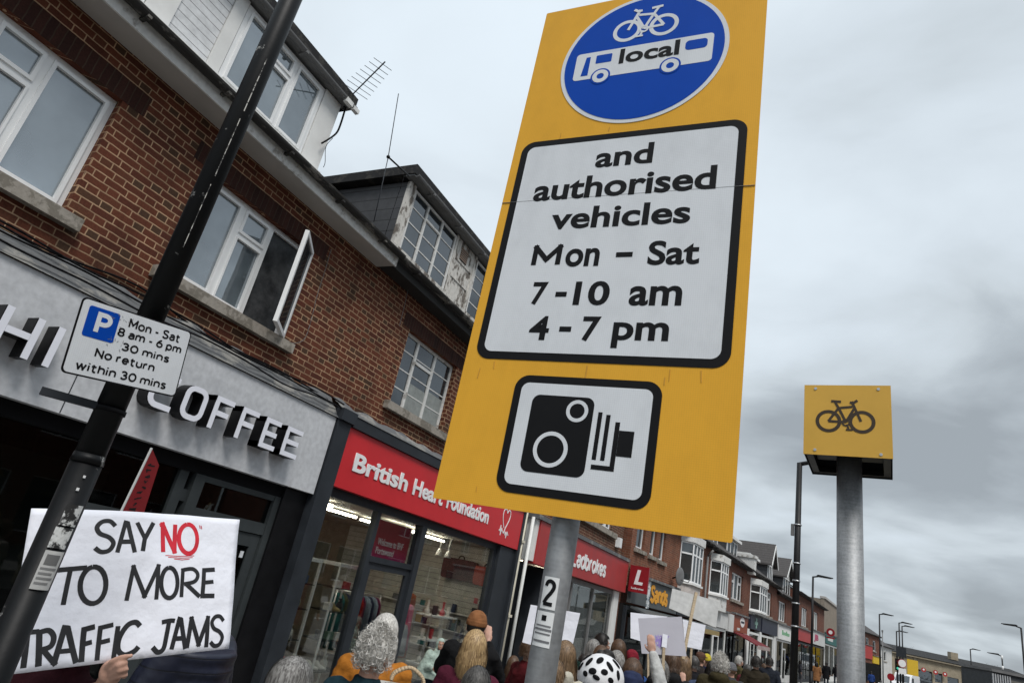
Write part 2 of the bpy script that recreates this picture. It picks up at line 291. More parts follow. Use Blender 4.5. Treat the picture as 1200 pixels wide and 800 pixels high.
# ------------------------------------------------------------------ building blocks
class MB:
    def __init__(s): s.b = bmesh.new()
    def box(s, x0, x1, y0, y1, z0, z1, mat=None):
        c = [(x0, y0, z0), (x1, y0, z0), (x1, y1, z0), (x0, y1, z0), (x0, y0, z1), (x1, y0, z1), (x1, y1, z1), (x0, y1, z1)]
        v = [s.b.verts.new(mat @ Vector(p) if mat else p) for p in c]
        for f in ((0, 3, 2, 1), (4, 5, 6, 7), (0, 1, 5, 4), (1, 2, 6, 5), (2, 3, 7, 6), (3, 0, 4, 7)): s.b.faces.new([v[i] for i in f])
        return s
    def hexa(s, c):
        v = [s.b.verts.new(p) for p in c]
        for f in ((0, 3, 2, 1), (4, 5, 6, 7), (0, 1, 5, 4), (1, 2, 6, 5), (2, 3, 7, 6), (3, 0, 4, 7)): s.b.faces.new([v[i] for i in f])
        return s
    def quad(s, *p):
        s.b.faces.new([s.b.verts.new(q) for q in p]); return s
    def prism(s, poly, y0, y1):
        a = [s.b.verts.new((x, y0, z)) for x, z in poly]; b = [s.b.verts.new((x, y1, z)) for x, z in poly]
        n = len(poly); s.b.faces.new(a); s.b.faces.new(b[::-1])
        for i in range(n): s.b.faces.new((a[i], b[i], b[(i+1) % n], a[(i+1) % n]))
        return s
    def prismx(s, poly, x0, x1):          # polygon in (y, z), extruded along x
        a = [s.b.verts.new((x0, y, z)) for y, z in poly]; b = [s.b.verts.new((x1, y, z)) for y, z in poly]
        n = len(poly); s.b.faces.new(a); s.b.faces.new(b[::-1])
        for i in range(n): s.b.faces.new((a[i], b[i], b[(i+1) % n], a[(i+1) % n]))
        return s
    def ribbon(s, pts, w, y0, y1, closed=False):
        P = [Vector((p[0], p[1])) for p in pts]
        if not closed and len(P) > 2:
            runs = [[P[0]]]
            for i in range(1, len(P)):
                runs[-1].append(P[i])
                if i < len(P)-1:
                    a = P[i]-P[i-1]; b = P[i+1]-P[i]
                    if a.length > 1e-9 and b.length > 1e-9 and a.angle(b) > R(50): runs.append([P[i]])
            if len(runs) > 1:
                for k, q in enumerate(runs):
                    if k > 0: q[0] = q[0]+(q[0]-q[1]).normalized()*min(w*.5, w*.5*math.tan(min(1.3, (runs[k-1][-1]-runs[k-1][-2]).angle(q[1]-q[0])/2)))
                    if k < len(runs)-1: q[-1] = q[-1]+(q[-1]-q[-2]).normalized()*min(w*.5, w*.5*math.tan(min(1.3, (q[-1]-q[-2]).angle(runs[k+1][1]-runs[k+1][0])/2)))
                    dd = (y1-y0)*.03*k; s.ribbon([(v.x, v.y) for v in q], w, y0, y1+dd)
                return s
        n = len(P); L = []; Rr = []
        for i in range(n):
            if closed: a, c = P[i-1], P[(i+1) % n]
            else: a, c = P[max(0, i-1)], P[min(n-1, i+1)]
            d1 = (P[i]-a); d2 = (c-P[i])
            if d1.length < 1e-9: d1 = d2
            if d2.length < 1e-9: d2 = d1
            d1 = d1.normalized(); d2 = d2.normalized(); t = (d1+d2)
            t = d1 if t.length < 1e-6 else t.normalized()
            nn = Vector((-t.y, t.x)); k = max(.5, abs(nn.dot(Vector((-d1.y, d1.x))))); o = nn*(w/2/k)
            L.append(P[i]+o); Rr.append(P[i]-o)
        mk = lambda q, y: s.b.verts.new((q.x, y, q.y))
        A = [mk(q, y0) for q in L]; B = [mk(q, y0) for q in Rr]; C = [mk(q, y1) for q in L]; D = [mk(q, y1) for q in Rr]
        for i in range(n if closed else n-1):
            j = (i+1) % n
            for f in ((A[i], A[j], B[j], B[i]), (C[i], D[i], D[j], C[j]), (A[i], C[i], C[j], A[j]), (B[i], B[j], D[j], D[i])): s.b.faces.new(f)
        if not closed:
            for i in (0, n-1): s.b.faces.new((A[i], B[i], D[i], C[i]))
        return s
    def disc(s, cx, cz, r, y0, y1, n=48, rz=None):
        rz = rz or r
        return s.prism([(cx+r*math.cos(2*math.pi*i/n), cz+rz*math.sin(2*math.pi*i/n)) for i in range(n)], y0, y1)
    def ring(s, cx, cz, r, w, y0, y1, n=48):
        return s.ribbon([(cx+r*math.cos(2*math.pi*i/n), cz+r*math.sin(2*math.pi*i/n)) for i in range(n)], w, y0, y1, True)
    def rrect(s, x0, x1, z0, z1, r, y0, y1, n=8, skew=0):
        return s.prism(rrpts(x0, x1, z0, z1, r, n, skew), y0, y1)
    def cone(s, p0, p1, r0, r1, n=16, cap=True):
        p0 = Vector(p0); p1 = Vector(p1); d = (p1-p0).normalized()
        a = d.orthogonal().normalized(); b = d.cross(a)
        A = []; B = []
        for i in range(n):
            t = 2*math.pi*i/n; q = a*math.cos(t)+b*math.sin(t); A.append(s.b.verts.new(p0+q*r0)); B.append(s.b.verts.new(p1+q*r1))
        for i in range(n): s.b.faces.new((A[i], A[(i+1) % n], B[(i+1) % n], B[i])).smooth = True
        if cap: s.b.faces.new(A[::-1]); s.b.faces.new(B)
        return s
    def tube(s, pts, r, n=8):
        for a, b in zip(pts[:-1], pts[1:]): s.cone(a, b, r, r, n)
        return s
    def ball(s, c, r, u=16, v=10, rot=None):
        if isinstance(r, (int, float)): r = (r, r, r)
        m = Matrix.Translation(c) @ (rot.to_4x4() if rot else Matrix()) @ Matrix.Diagonal((*r, 1))
        g = bmesh.ops.create_uvsphere(s.b, u_segments=u, v_segments=v, radius=1, matrix=m)
        for vv in g['verts']:
            for f in vv.link_faces: f.smooth = True
        return s
    def cap(s, p0, p1, r0, r1, n=14):
        s.cone(p0, p1, r0, r1, n); s.ball(p0, r0, n, 8); s.ball(p1, r1, n, 8); return s
    def loft(s, rings, n=24, close=True):     # rings: (cx, cy, z, rx, ry)
        V = []
        for cx, cy, z, rx, ry in rings: V.append([s.b.verts.new((cx+rx*math.cos(2*math.pi*i/n), cy+ry*math.sin(2*math.pi*i/n), z)) for i in range(n)])
        for a, b in zip(V[:-1], V[1:]):
            for i in range(n): s.b.faces.new((a[i], a[(i+1) % n], b[(i+1) % n], b[i])).smooth = True
        if close: s.b.faces.new(V[0][::-1]); s.b.faces.new(V[-1])
        return s
    def bevel(s, off=.004, seg=2):
        es = [e for e in s.b.edges if len(e.link_faces) == 2 and e.calc_face_angle(0) > .6]
        bmesh.ops.bevel(s.b, geom=es, offset=off, segments=seg, affect='EDGES', clamp_overlap=True); return s
    def mesh(s, name):
        bmesh.ops.recalc_face_normals(s.b, faces=s.b.faces[:])
        me = bpy.data.meshes.new(name); s.b.to_mesh(me); s.b.free(); return me
    def build(s, name, mat, parent=None, loc=None):
        return link(name, s.mesh(name), mat, parent, loc)
def rrpts(x0, x1, z0, z1, r, n=8, skew=0):
    p = []
    for cx, cz, a in ((x1-r, z1-r, 0), (x0+r, z1-r, 90), (x0+r, z0+r, 180), (x1-r, z0+r, 270)):
        for i in range(n+1):
            t = R(a+90*i/n); z = cz+r*math.sin(t); p.append((cx+r*math.cos(t)+skew*(z-z0)/(z1-z0), z))
    return p
def link(name, me, mat, parent=None, loc=None):
    o = bpy.data.objects.new(name, me); COL.objects.link(o)
    if mat and not me.materials: me.materials.append(mat)
    elif mat and me.materials[0] != mat:
        o.material_slots[0].link = 'OBJECT'; o.material_slots[0].material = mat
    if parent: o.parent = parent
    if loc: o.location = loc
    return o
def tag(o, label=None, cat=None, group=None, kind=None):
    if label: o['label'] = label
    if cat: o['category'] = cat
    if group: o['group'] = group
    if kind: o['kind'] = kind
    return o
def thing(name, label, cat, loc=(0, 0, 0), rz=0, group=None, mat4=None):
    o = bpy.data.objects.new(name, None); COL.objects.link(o); o.empty_display_size = .2
    if mat4 is not None: o.matrix_world = mat4
    else: o.location = loc; o.rotation_euler = (0, 0, rz)
    return tag(o, label, cat, group)
def text(s, box, y, depth, mat, parent, name='lettering', bold=.028, spacing=1.0, shear=0.):
    """words fitted to the box (x0, x1, z0, z1) of their ink, front at y-depth"""
    cu = bpy.data.curves.new('words', 'FONT'); cu.body = s; cu.offset = bold; cu.extrude = .5; cu.space_character = spacing; cu.shear = shear; cu.resolution_u = 5
    o = bpy.data.objects.new('words', cu); COL.objects.link(o)
    dg = bpy.context.evaluated_depsgraph_get(); me = bpy.data.meshes.new_from_object(o.evaluated_get(dg))
    bpy.data.objects.remove(o); bpy.data.curves.remove(cu)
    xs = [v.co.x for v in me.vertices]; ys = [v.co.y for v in me.vertices]
    ax, bx, ay, by = min(xs), max(xs), min(ys), max(ys)
    x0, x1, z0, z1 = box
    for v in me.vertices:
        c = v.co.copy(); t = (c.z+.5)
        v.co = (x0+(c.x-ax)/(bx-ax)*(x1-x0), y-depth*t, z0+(c.y-ay)/(by-ay)*(z1-z0))
    return link(name, me, mat, parent)
def bez(pts, n=6):                          # smooth polyline through the points
    out = []; P = [Vector(p) for p in pts]
    for i in range(len(P)-1):
        a = P[max(0, i-1)]; b = P[i]; c = P[i+1]; d = P[min(len(P)-1, i+2)]
        for k in range(n):
            t = k/n; out.append(.5*((2*b)+(c-a)*t+(2*a-5*b+4*c-d)*t*t+(3*b-a-3*c+d)*t**3))
    out.append(P[-1]); return out

# ------------------------------------------------------------------ facades (local frame: x along the street, -y towards the street, z up)
def wall_mb(x0, x1, z0, z1, holes, reveal=.16, thick=.3, y=0.):
    m = MB(); xs = sorted({x0, x1, *[h[0] for h in holes], *[h[1] for h in holes]}); zs = sorted({z0, z1, *[h[2] for h in holes], *[h[3] for h in holes]})
    inh = lambda x, z: any(h[0] < x < h[1] and h[2] < z < h[3] for h in holes)
    for a, b in zip(xs[:-1], xs[1:]):
        for c, d in zip(zs[:-1], zs[1:]):
            if not inh((a+b)/2, (c+d)/2): m.quad((a, y, c), (b, y, c), (b, y, d), (a, y, d))
    for a, b, c, d in holes:
        m.quad((a, y, c), (a, y, d), (a, y+reveal, d), (a, y+reveal, c)); m.quad((b, y, c), (b, y+reveal, c), (b, y+reveal, d), (b, y, d))
        m.quad((a, y, d), (b, y, d), (b, y+reveal, d), (a, y+reveal, d)); m.quad((a, y, c), (a, y+reveal, c), (b, y+reveal, c), (b, y, c))
    m.quad((x0, y, z0), (x0, y, z1), (x0, y+thick, z1), (x0, y+thick, z0)); m.quad((x1, y, z0), (x1, y+thick, z0), (x1, y+thick, z1), (x1, y, z1))
    bmesh.ops.remove_doubles(m.b, verts=m.b.verts[:], dist=.0005)
    return m
def window(par, x0, x1, z0, z1, splits=(), vents=(), y=.09, fw=.055, fmat=None, pmat=None, sill=True, bars=(), vbars=(), smat=None, sash=True, skip=()):
    """a frame with lights; splits = mullion x, vents = (x0, x1, z) top-hung vent lights; child pane and sill"""
    fmat = fmat or UPVC; pmat = pmat or PANE_PALE; m = MB(); d = .065
    m.box(x0, x1, y, y+d, z0, z0+fw); m.box(x0, x1, y, y+d, z1-fw, z1); m.box(x0, x0+fw, y, y+d, z0+fw, z1-fw); m.box(x1-fw, x1, y, y+d, z0+fw, z1-fw)
    for s in splits: m.box(s-fw*.55, s+fw*.55, y-.004, y+d, z0+fw, z1-fw)
    edges = [x0+fw, *[e for s in splits for e in (s-fw*.55, s+fw*.55)], x1-fw]
    for i in range(0, len(edges)-1, 2):
        a, b = edges[i], edges[i+1]
        vt = [v for v in vents if a-.02 < (v[0]+v[1])/2 < b+.02]
        segs = [(z0+fw, z1-fw)]
        if vt:
            zc = vt[0][2]; m.box(a, b, y-.002, y+d, zc-fw*.5, zc+fw*.5); segs = [(z0+fw, zc-fw*.5), (zc+fw*.5, z1-fw)]
        if sash and i//2 not in skip:
            sw = fw*.62
            for k, (c, e) in enumerate(segs):
                yy = y-.018
                if k == 0 and vt: sw2 = sw*.6
                else: sw2 = sw
                m.box(a, b, yy, y+.02, c, c+sw2); m.box(a, b, yy, y+.02, e-sw2, e); m.box(a, a+sw2, yy, y+.02, c+sw2, e-sw2); m.box(b-sw2, b, yy, y+.02, c+sw2, e-sw2)
    for zb in bars: m.box(x0+fw, x1-fw, y+.012, y+.034, zb-.009, zb+.009)
    for xb, za, zb in vbars: m.box(xb-.009, xb+.009, y+.010, y+.036, za, zb)
    if sash: m.bevel(.003, 1)
    f = m.build('window', fmat, par)
    g = MB()
    for i in range(0, len(edges)-1, 2):
        if i//2 in skip: continue
        g.box(edges[i]+.004, edges[i+1]-.004, y+.022, y+.030, z0+fw*.8, z1-fw*.8)
    g.build('pane', pmat, f)
    if sill: MB().box(x0-.14, x1+.14, -.09, y-.002, z0-.125, z0-.004).bevel(.012, 2).build('sill', smat or STONE, f)
    return f

def box_part(name, mat, par, *b, bev=.004):
    m = MB().box(*b)
    if bev: m.bevel(bev, 2)
    return m.build(name, mat, par)

def boxes(name, mat, par, lst, bev=.004):
    return [box_part(name, mat, par, *b, bev=bev) for b in lst]
def ar(cx, cy, rx, ry, a0, a1, n=0):
    n = n or max(5, int(abs(a1-a0)/14)); return [(cx+rx*math.cos(R(a0+(a1-a0)*i/n)), cy+ry*math.sin(R(a0+(a1-a0)*i/n))) for i in range(n+1)]
el = lambda cx, cy, rx, ry: ('c', ar(cx, cy, rx, ry, 0, 345, 23))
SB = lambda p: [(q.x, q.y) for q in bez([Vector((a, b)) for a, b in p], 5)]
GL = {'a': (.64, [ar(.33, .66, .31, .34, 158, 0)+[(.64, .0)], [(.64, .57), (.34, .57)]+ar(.32, .285, .32, .285, 96, 270)+[(.44, .03), (.63, .18)]]),
 'n': (.66, [[(0, 0), (0, 1)], ar(.33, .62, .33, .38, 178, 0)+[(.66, 0)]]), 'd': (.70, [el(.35, .5, .35, .5), [(.70, 0), (.70, 1.42)]]),
 'u': (.66, [[(0, 1)]+ar(.33, .38, .33, .38, 180, 358), [(.66, 1), (.66, 0)]]), 't': (.50, [[(.17, 1.32)]+ar(.39, .24, .22, .24, 180, 275)+[(.5, .02)], [(-.04, .97), (.5, .97)]]),
 'h': (.66, [[(0, 0), (0, 1.42)], ar(.33, .62, .33, .38, 178, 0)+[(.66, 0)]]), 'o': (.76, [el(.38, .5, .38, .5)]), 'r': (.42, [[(0, 0), (0, 1)], ar(.34, .58, .34, .42, 178, 78)]),
 'i': (.0, [[(0, 0), (0, 1)], [(0, 1.27), (0, 1.46)]]), 's': (.56, [SB([(.54, .86), (.40, .985), (.15, .97), (.03, .78), (.15, .58), (.40, .46), (.55, .25), (.44, .05), (.20, .0), (.0, .13)])]),
 'e': (.70, [[(.03, .50), (.70, .50)]+ar(.35, .5, .35, .5, 8, 318)]), 'v': (.68, [[(0, 1), (.34, .04), (.68, 1)]]), 'c': (.62, [ar(.37, .5, .37, .5, 48, 312)]),
 'l': (.16, [[(0, 1.42)]+ar(.18, .18, .18, .18, 180, 272)]), 'M': (1.02, [[(0, 0), (0, 1.4), (.51, .42), (1.02, 1.4), (1.02, 0)]]), 'S': (.80, [SB([(.76, 1.20), (.58, 1.39), (.25, 1.39), (.05, 1.17), (.18, .84), (.55, .66), (.79, .38), (.62, .06), (.28, .0), (.0, .18)])]),
 'm': (1.16, [[(0, 0), (0, 1)], ar(.29, .64, .29, .36, 178, 0)+[(.58, 0)], ar(.87, .64, .29, .36, 178, 0)+[(1.16, 0)]]), 'p': (.70, [el(.35, .5, .35, .5), [(0, 1), (0, -.42)]]), 'b': (.70, [el(.35, .5, .35, .5), [(0, 1.42), (0, 0)]]),
 'k': (.62, [[(0, 0), (0, 1.42)], [(.58, 1), (.03, .42)], [(.20, .58), (.64, 0)]]), 'w': (1.06, [[(0, 1), (.27, .04), (.53, .92), (.79, .04), (1.06, 1)]]), '-': (.42, [[(0, .52), (.42, .52)]]),
 '0': (.84, [el(.42, .7, .42, .7)]), '1': (.32, [[(0, 1.17), (.32, 1.36), (.32, 0)]]), '7': (.76, [[(0, 1.4), (.76, 1.4), (.24, 0)]]), '4': (.84, [[(.60, 0), (.60, 1.36), (.04, .40), (.84, .40)]]),
 '2': (.72, [SB([(.03, 1.08), (.12, 1.32), (.36, 1.40), (.62, 1.28), (.68, 1.02), (.52, .72), (.26, .40), (.02, .04)])+[], [(.0+.09*i, .0) for i in range(9)]]),
 '8': (.74, [el(.37, 1.05, .32, .35), el(.37, .35, .37, .35)]), '6': (.76, [el(.38, .42, .38, .42), SB([(.60, 1.4), (.30, 1.17), (.07, .75), (.0, .42)])]), '3': (.70, [SB([(.03, 1.22), (.22, 1.39), (.48, 1.36), (.64, 1.10), (.52, .82), (.26, .74)]), SB([(.26, .74), (.58, .66), (.71, .38), (.56, .08), (.28, .0), (.0, .16)])]),
 'N': (.84, [[(0, 0), (0, 1.4), (.84, 0), (.84, 1.4)]]), 'P': (.66, [[(0, 0), (0, 1.4), (.34, 1.4)]+ar(.34, 1.03, .34, .37, 88, -90)+[(0, .66)]]),
 'B': (.72, [[(0, 0), (0, 1.4), (.36, 1.4)]+ar(.36, 1.07, .30, .33, 88, -90)+[(.02, .74)], [(.36, .735)]+ar(.38, .37, .35, .37, 88, -90)+[(0, 0)]]), 'H': (.84, [[(0, 0), (0, 1.4)], [(.84, 0), (.84, 1.4)], [(0, .72), (.84, .72)]]),
 'F': (.66, [[(0, 0), (0, 1.4), (.68, 1.4)], [(0, .72), (.58, .72)]]), 'L': (.62, [[(0, 1.4), (0, 0), (.64, 0)]])}
def letters(s, box, y, depth, mat, parent, sw, name='lettering', gap=.34, ref=None):
    """even-stroke sign lettering fitted to the box of its ink; sw = stroke width in metres"""
    x = 0; P = []
    for ch in s:
        if ch == ' ': x += .42; continue
        wd, st = GL[ch]
        for q in st:
            cl = isinstance(q, tuple); P.append((cl, [(x+a, b) for a, b in (q[1] if cl else q)]))
        x += wd+gap+(.05 if ch == 'i' else 0)
    xs = [p[0] for _, q in P for p in q]; ys = [p[1] for _, q in P for p in q]; h = sw/2
    ax, bx, ay, by = min(xs), max(xs), min(ys), max(ys)
    if by-ay < .05: ay -= .5; by += .5
    x0, x1, z0, z1 = box; m = MB(); X = lambda a: x0+h+(a-ax)/max(1e-6, bx-ax)*(x1-x0-sw); Z = lambda b: z0+h+(b-ay)/(by-ay)*(z1-z0-sw)
    if s == '-': Z = lambda b: (z0+z1)/2; X = lambda a: x0+(a-ax)/(bx-ax)*(x1-x0)
    for k, (cl, q) in enumerate(P): m.ribbon([(X(a), Z(b)) for a, b in q], sw, y, y-depth-.00003*(k % 7), cl)
    return m.build(name, mat, parent)

# ------------------------------------------------------------------ ground
AW = (-6.05, -14.0)
BP = Vector((-5.8, 21.6)); BA = R(6.5); BU = Vector((math.sin(BA), math.cos(BA)))
CP = BP+BU*72; CA = R(16); CU = Vector((math.sin(CA), math.cos(CA)))
def strip(off0, off1, z0, z1, name, mat, kind='structure', z_end=130):
    pts = []
    nA = Vector((1, 0)); nB = Vector((BU.y, -BU.x)); nC = Vector((CU.y, -CU.x))
    def off(d):
        P = [Vector((-6.05, -30))+nA*d]
        P.append(Vector((-6.05+d, 21.6+0))); P.append(CP+nB*d*1.0+BU*0); P.append(CP+CU*60+nC*d)
        return P
    a, b = off(off0), off(off1); m = MB()
    for i in range(3):
        m.hexa([(*a[i], z0), (*b[i], z0), (*b[i+1], z0), (*a[i+1], z0), (*a[i], z1), (*b[i], z1), (*b[i+1], z1), (*a[i+1], z1)])
    bmesh.ops.remove_doubles(m.b, verts=m.b.verts[:], dist=.001)
    bad = [f for f in m.b.faces if sum(1 for e in f.edges if len(e.link_faces) > 2) >= 3]
    if bad: bmesh.ops.delete(m.b, geom=bad, context='FACES_ONLY')
    return tag(m.build(name, mat), kind=kind)
g = MB(); g.quad((-500, -500, -.13), (700, -500, -.13), (700, 900, -.13), (-500, 900, -.13)); tag(g.build('ground', ROADM), kind='structure')
strip(-.35, 6.35, -.10, 0, 'pavement', PAVM)
strip(6.354, 6.50, -.12, .006, 'kerb', KERBM)
for o_ in (6.75, 6.95): strip(o_, o_+.08, -.128, -.122, 'road_marking', LINEY)
strip(14.0, 16.5, -.12, 0.0, 'pavement', PAVM)
ml = MB()
for i in range(40):
    p = BP+BU*(i*4-30)+Vector((BU.y, -BU.x))*10.3
    q = p+BU*2; n_ = Vector((BU.y, -BU.x))*.06
    ml.hexa([(*(p-n_), -.128), (*(p+n_), -.128), (*(q+n_), -.128), (*(q-n_), -.128), (*(p-n_), -.122), (*(p+n_), -.122), (*(q+n_), -.122), (*(q-n_), -.122)])
tag(ml.build('road_marking', LINEM), kind='structure')

# ------------------------------------------------------------------ shop interiors and fronts
def room(par, x0, x1, y0, y1, z0, z1, wall, floor, ceil):
    m = MB(); m.quad((x0, y1, z0), (x1, y1, z0), (x1, y1, z1), (x0, y1, z1))
    m.quad((x0, y0, z0), (x0, y1, z0), (x0, y1, z1), (x0, y0, z1)); m.quad((x1, y0, z0), (x1, y0, z1), (x1, y1, z1), (x1, y1, z0))
    r = m.build('interior_wall', wall, par)
    MB().quad((x0, y0, z0), (x1, y0, z0), (x1, y1, z0), (x0, y1, z0)).build('interior_floor', floor, par)
    MB().quad((x0, y0, z1), (x0, y1, z1), (x1, y1, z1), (x1, y0, z1)).build('ceiling', ceil, par)
    return r
def shopfront(par, x0, x1, zt, frame, y=-.08, riser=.45, posts=(), door=None, transom=None, glass=None):
    glass = glass or GLASS; m = MB(); d = .10
    m.box(x0, x0+.10, y, y+d, 0, zt); m.box(x1-.10, x1, y, y+d, 0, zt); m.box(x0+.10, x1-.10, y, y+d, zt-.12, zt)
    for p in posts: m.box(p-.045, p+.045, y-.003, y+d, 0, zt-.12)
    if transom: m.box(x0+.10, x1-.10, y+.004, y+d-.01, transom-.04, transom+.04)
    m.bevel(.006, 1); f = m.build('shop_window', frame, par)
    g = MB()
    a = x0+.1; b = x1-.1
    if door:
        if door[0]-a > .1: g.box(a, door[0], y+.04, y+.05, riser, zt-.12)
        if b-door[1] > .1: g.box(door[1], b, y+.04, y+.05, riser, zt-.12)
        g.box(door[0], door[1], y+.04, y+.05, 2.12, zt-.12)
    else: g.box(a, b, y+.04, y+.05, riser, zt-.12)
    g.build('pane', glass, f)
    for q in (((a, door[0]), (door[1], b)) if door else ((a, b),)):
        if q[1]-q[0] > .1: MB().box(q[0], q[1], y+.01, y+d, 0, riser).build('stall_riser', frame, f)
    if door:
        x, q = door; dm = MB(); t = .09
        dm.box(x+.01, x+t, y+.02, y+.07, .02, 2.1); dm.box(q-t, q-.01, y+.02, y+.07, .02, 2.1); dm.box(x+t, q-t, y+.02, y+.07, 2.0, 2.1); dm.box(x+t, q-t, y+.02, y+.07, .02, .25)
        dr = dm.bevel(.005, 1).build('door', frame, par)
        MB().box(x+t, q-t, y+.04, y+.05, .25, 2.0).build('door_pane', glass, dr)
        MB().tube([(q-.15, y-.03, .85), (q-.15, y-.03, 1.35)], .014).build('handle', ALU, dr)
    return f
def gutter(par, x0, x1, y, z, mat, r=.06, name='gutter'):
    m = MB(); n = 9; A = []
    for x in (x0, x1):
        A.append([m.b.verts.new((x, y+r*math.cos(math.pi+math.pi*i/(n-1)), z+r*math.sin(math.pi+math.pi*i/(n-1)))) for i in range(n)]+[m.b.verts.new((x, y+(r-.012)*math.cos(-math.pi*i/(n-1)), z+(r-.012)*math.sin(-math.pi*i/(n-1)))) for i in range(n)])
    k = len(A[0])
    for i in range(k): m.b.faces.new((A[0][i], A[0][(i+1) % k], A[1][(i+1) % k], A[1][i]))
    m.b.faces.new(A[0]); m.b.faces.new(A[1][::-1])
    x = x0+.5
    while x < x1: m.box(x-.02, x+.02, y-r-.006, y+r+.05, z-r-.008, z-r+.02); x += .95
    return m.build(name, mat, par)
def roof_slope(par, x0, x1, z0, z1, y0, y1, mat, t=.10, name='roof'):
    m = MB(); m.prismx([(y0, z0), (y1, z1), (2*y1-y0, z0), (2*y1-y0, z0-t), (y1, z1-t*1.2), (y0, z0-t)], x0, x1)
    return m.build(name, mat, par)

# ------------------------------------------------------------------ coffee shop building
def front(loc, rz): return dict(loc=loc, rz=rz)
A = thing('terraced_building', 'dark red brick terrace with a grey fascia saying COFFEE and a white clad dormer above', 'building', (-6.05, 0, 0), R(90))
W1 = (.88, 2.53, 4.40, 5.66); W2 = (3.58, 5.29, 4.40, 5.66)
wall_mb(-4, 6.5, 3.55, 6.16, [W1, W2]).build('wall', BR_A, A)
MB().box(-4, 6.5, .5, 9, 0, 6.2).build('rear_wall', BR_A, A) if False else None
ls = MB()
for a, b, c, d in (W1, W2): ls.box(a-.22, b+.22, -.004, .02, d+.002, d+.225)
ls.build('lintel', BR_AS, A)
window(A, *W1, splits=(1.49, 1.92), vents=((1.49, 1.92, 5.27),))
f2 = window(A, *W2, splits=(4.20, 4.65), vents=((4.20, 4.65, 5.27),), skip=(2,))
# the right-hand light of this window stands open: a flat sheet coloured as the room's gloom behind, casement swung out
MB().box(4.68, 5.24, .125, .135, 4.44, 5.62).build('gloom_infill', patchy('painted_gloom', (.035, .037, .04), (.12, .125, .13), .60, 2.6, .3, soft=.14), f2)
cm = MB(); cw = .60; t = .045
for b_ in ((0, cw, 0, t), (0, cw, 1.22-t, 1.22)): cm.box(b_[0], b_[1], -.03, .02, b_[2], b_[3])
cm.box(0, t, -.03, .02, t, 1.22-t); cm.box(cw-t, cw, -.03, .02, t, 1.22-t)
cs = cm.bevel(.004, 1).build('casement', UPVC, f2, (5.235, -.05, 4.40)); cs.rotation_euler = (0, 0, R(180+36))
MB().box(t, cw-t, -.008, .0, t, 1.22-t).build('casement_pane', PANE_DARK, f2, (5.235, -.05, 4.40)).rotation_euler = (0, 0, R(180+36))
# eaves
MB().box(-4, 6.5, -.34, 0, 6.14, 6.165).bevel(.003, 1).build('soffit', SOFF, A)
MB().box(-4, 6.5, -.365, -.342, 6.125, 6.27).build('fascia_board', OLDW, A)
gutter(A, -4, 6.5, -.43, 6.30, GUT, .065)
roof_slope(A, -4, 6.5, 6.34, 9.35, -.36, 3.6, SLATE2)
# dormer
def dormer_flat(par, x0, x1, z0, z1, over=.32, depth=2.6, cheek=None, ztop=.20):
    d = MB().prismx([(.07, z0), (depth, z1), (.07, z1)], x0, x0+.06).build('dormer', cheek or SLATE, par); MB().prismx([(.07, z0), (depth, z1), (.07, z1)], x1-.06, x1).build('dormer_cheek', cheek or SLATE, d)
    MB().box(x0-.14, x1+.14, -over, depth, z1+.05, z1+ztop+.02).bevel(.012, 2).build('dormer_roof', FELT, d)
    MB().box(x0-.12, x1+.12, -over+.02, .05, z1+.02, z1+.045).build('dormer_soffit', GUTG, d)
    gutter(d, x0-.10, x1+.12, -over-.02, z1+.045, GUTG, .045, 'dormer_gutter')
    return d
D1 = dormer_flat(A, .75, 4.90, 6.62, 7.76, over=.12)
boxes('board', WHITEP, D1, [(.75, 1.03, .0, .06, 6.60, 7.76), (2.30, 2.57, -.01, .06, 6.60, 7.76), (3.06, 3.21, -.01, .06, 6.60, 7.76), (4.58, 4.89, -.01, .06, 6.60, 7.76)])
MB().box(2.575, 3.055, .012, .05, 6.61, 7.76).build('cladding', CLAD, D1)
def window_sub(par, *a, **k):
    f = window(par, *a, **k); return f
w_ = window(A, 1.04, 2.29, 6.64, 7.74, splits=(1.66,), y=.0, sill=False)
w_ = window(A, 3.22, 4.57, 6.64, 7.74, splits=(3.63, 4.06), vents=((3.63, 4.06, 7.40),), y=.0, sill=False)
MB().box(.9, 4.88, -.10, -.005, 6.56, 6.61).bevel(.006, 1).build('dormer_sill', WHITEP, D1)
boxes('bracket', WHITEP, D1, [(4.80, 4.93, -.19, -.125, 7.73, 7.80), (4.95, 5.06, -.20, -.14, 7.72, 7.78)], .01)
# fascia, lettering
MB().box(-4, 6.35, -.25, -.02, 2.74, 3.75).bevel(.006, 2).build('shop_fascia', FASC, A)
MB().box(3.092, 3.10, -.253, -.24, 2.745, 3.745).build('fascia_joint', CHAR, A)
def flashing(par, x0, x1, y, z0, z1, mat):
    m = MB(); n = int((x1-x0)/.07); rows = 7; V = []
    for j in range(rows+1):
        t = j/rows; V.append([m.b.verts.new((x0+(x1-x0)*i/n, y*(1-t)-.002+.5*noise.noise(Vector((i*.5, j*.9, 1)))*.03*math.sin(math.pi*t), z0+(z1-z0)*t+(noise.noise(Vector((i*.22, j*.4, 5)))*.045 if j else 0)*(.6+.6*t))) for i in range(n+1)])
    for j in range(rows):
        for i in range(n): m.b.faces.new((V[j][i], V[j][i+1], V[j+1][i+1], V[j+1][i])).smooth = True
    return m.build('flashing', mat, par)
flashing(A, -4, 6.40, -.275, 3.755, 4.03, LEAD)
H_ = .34
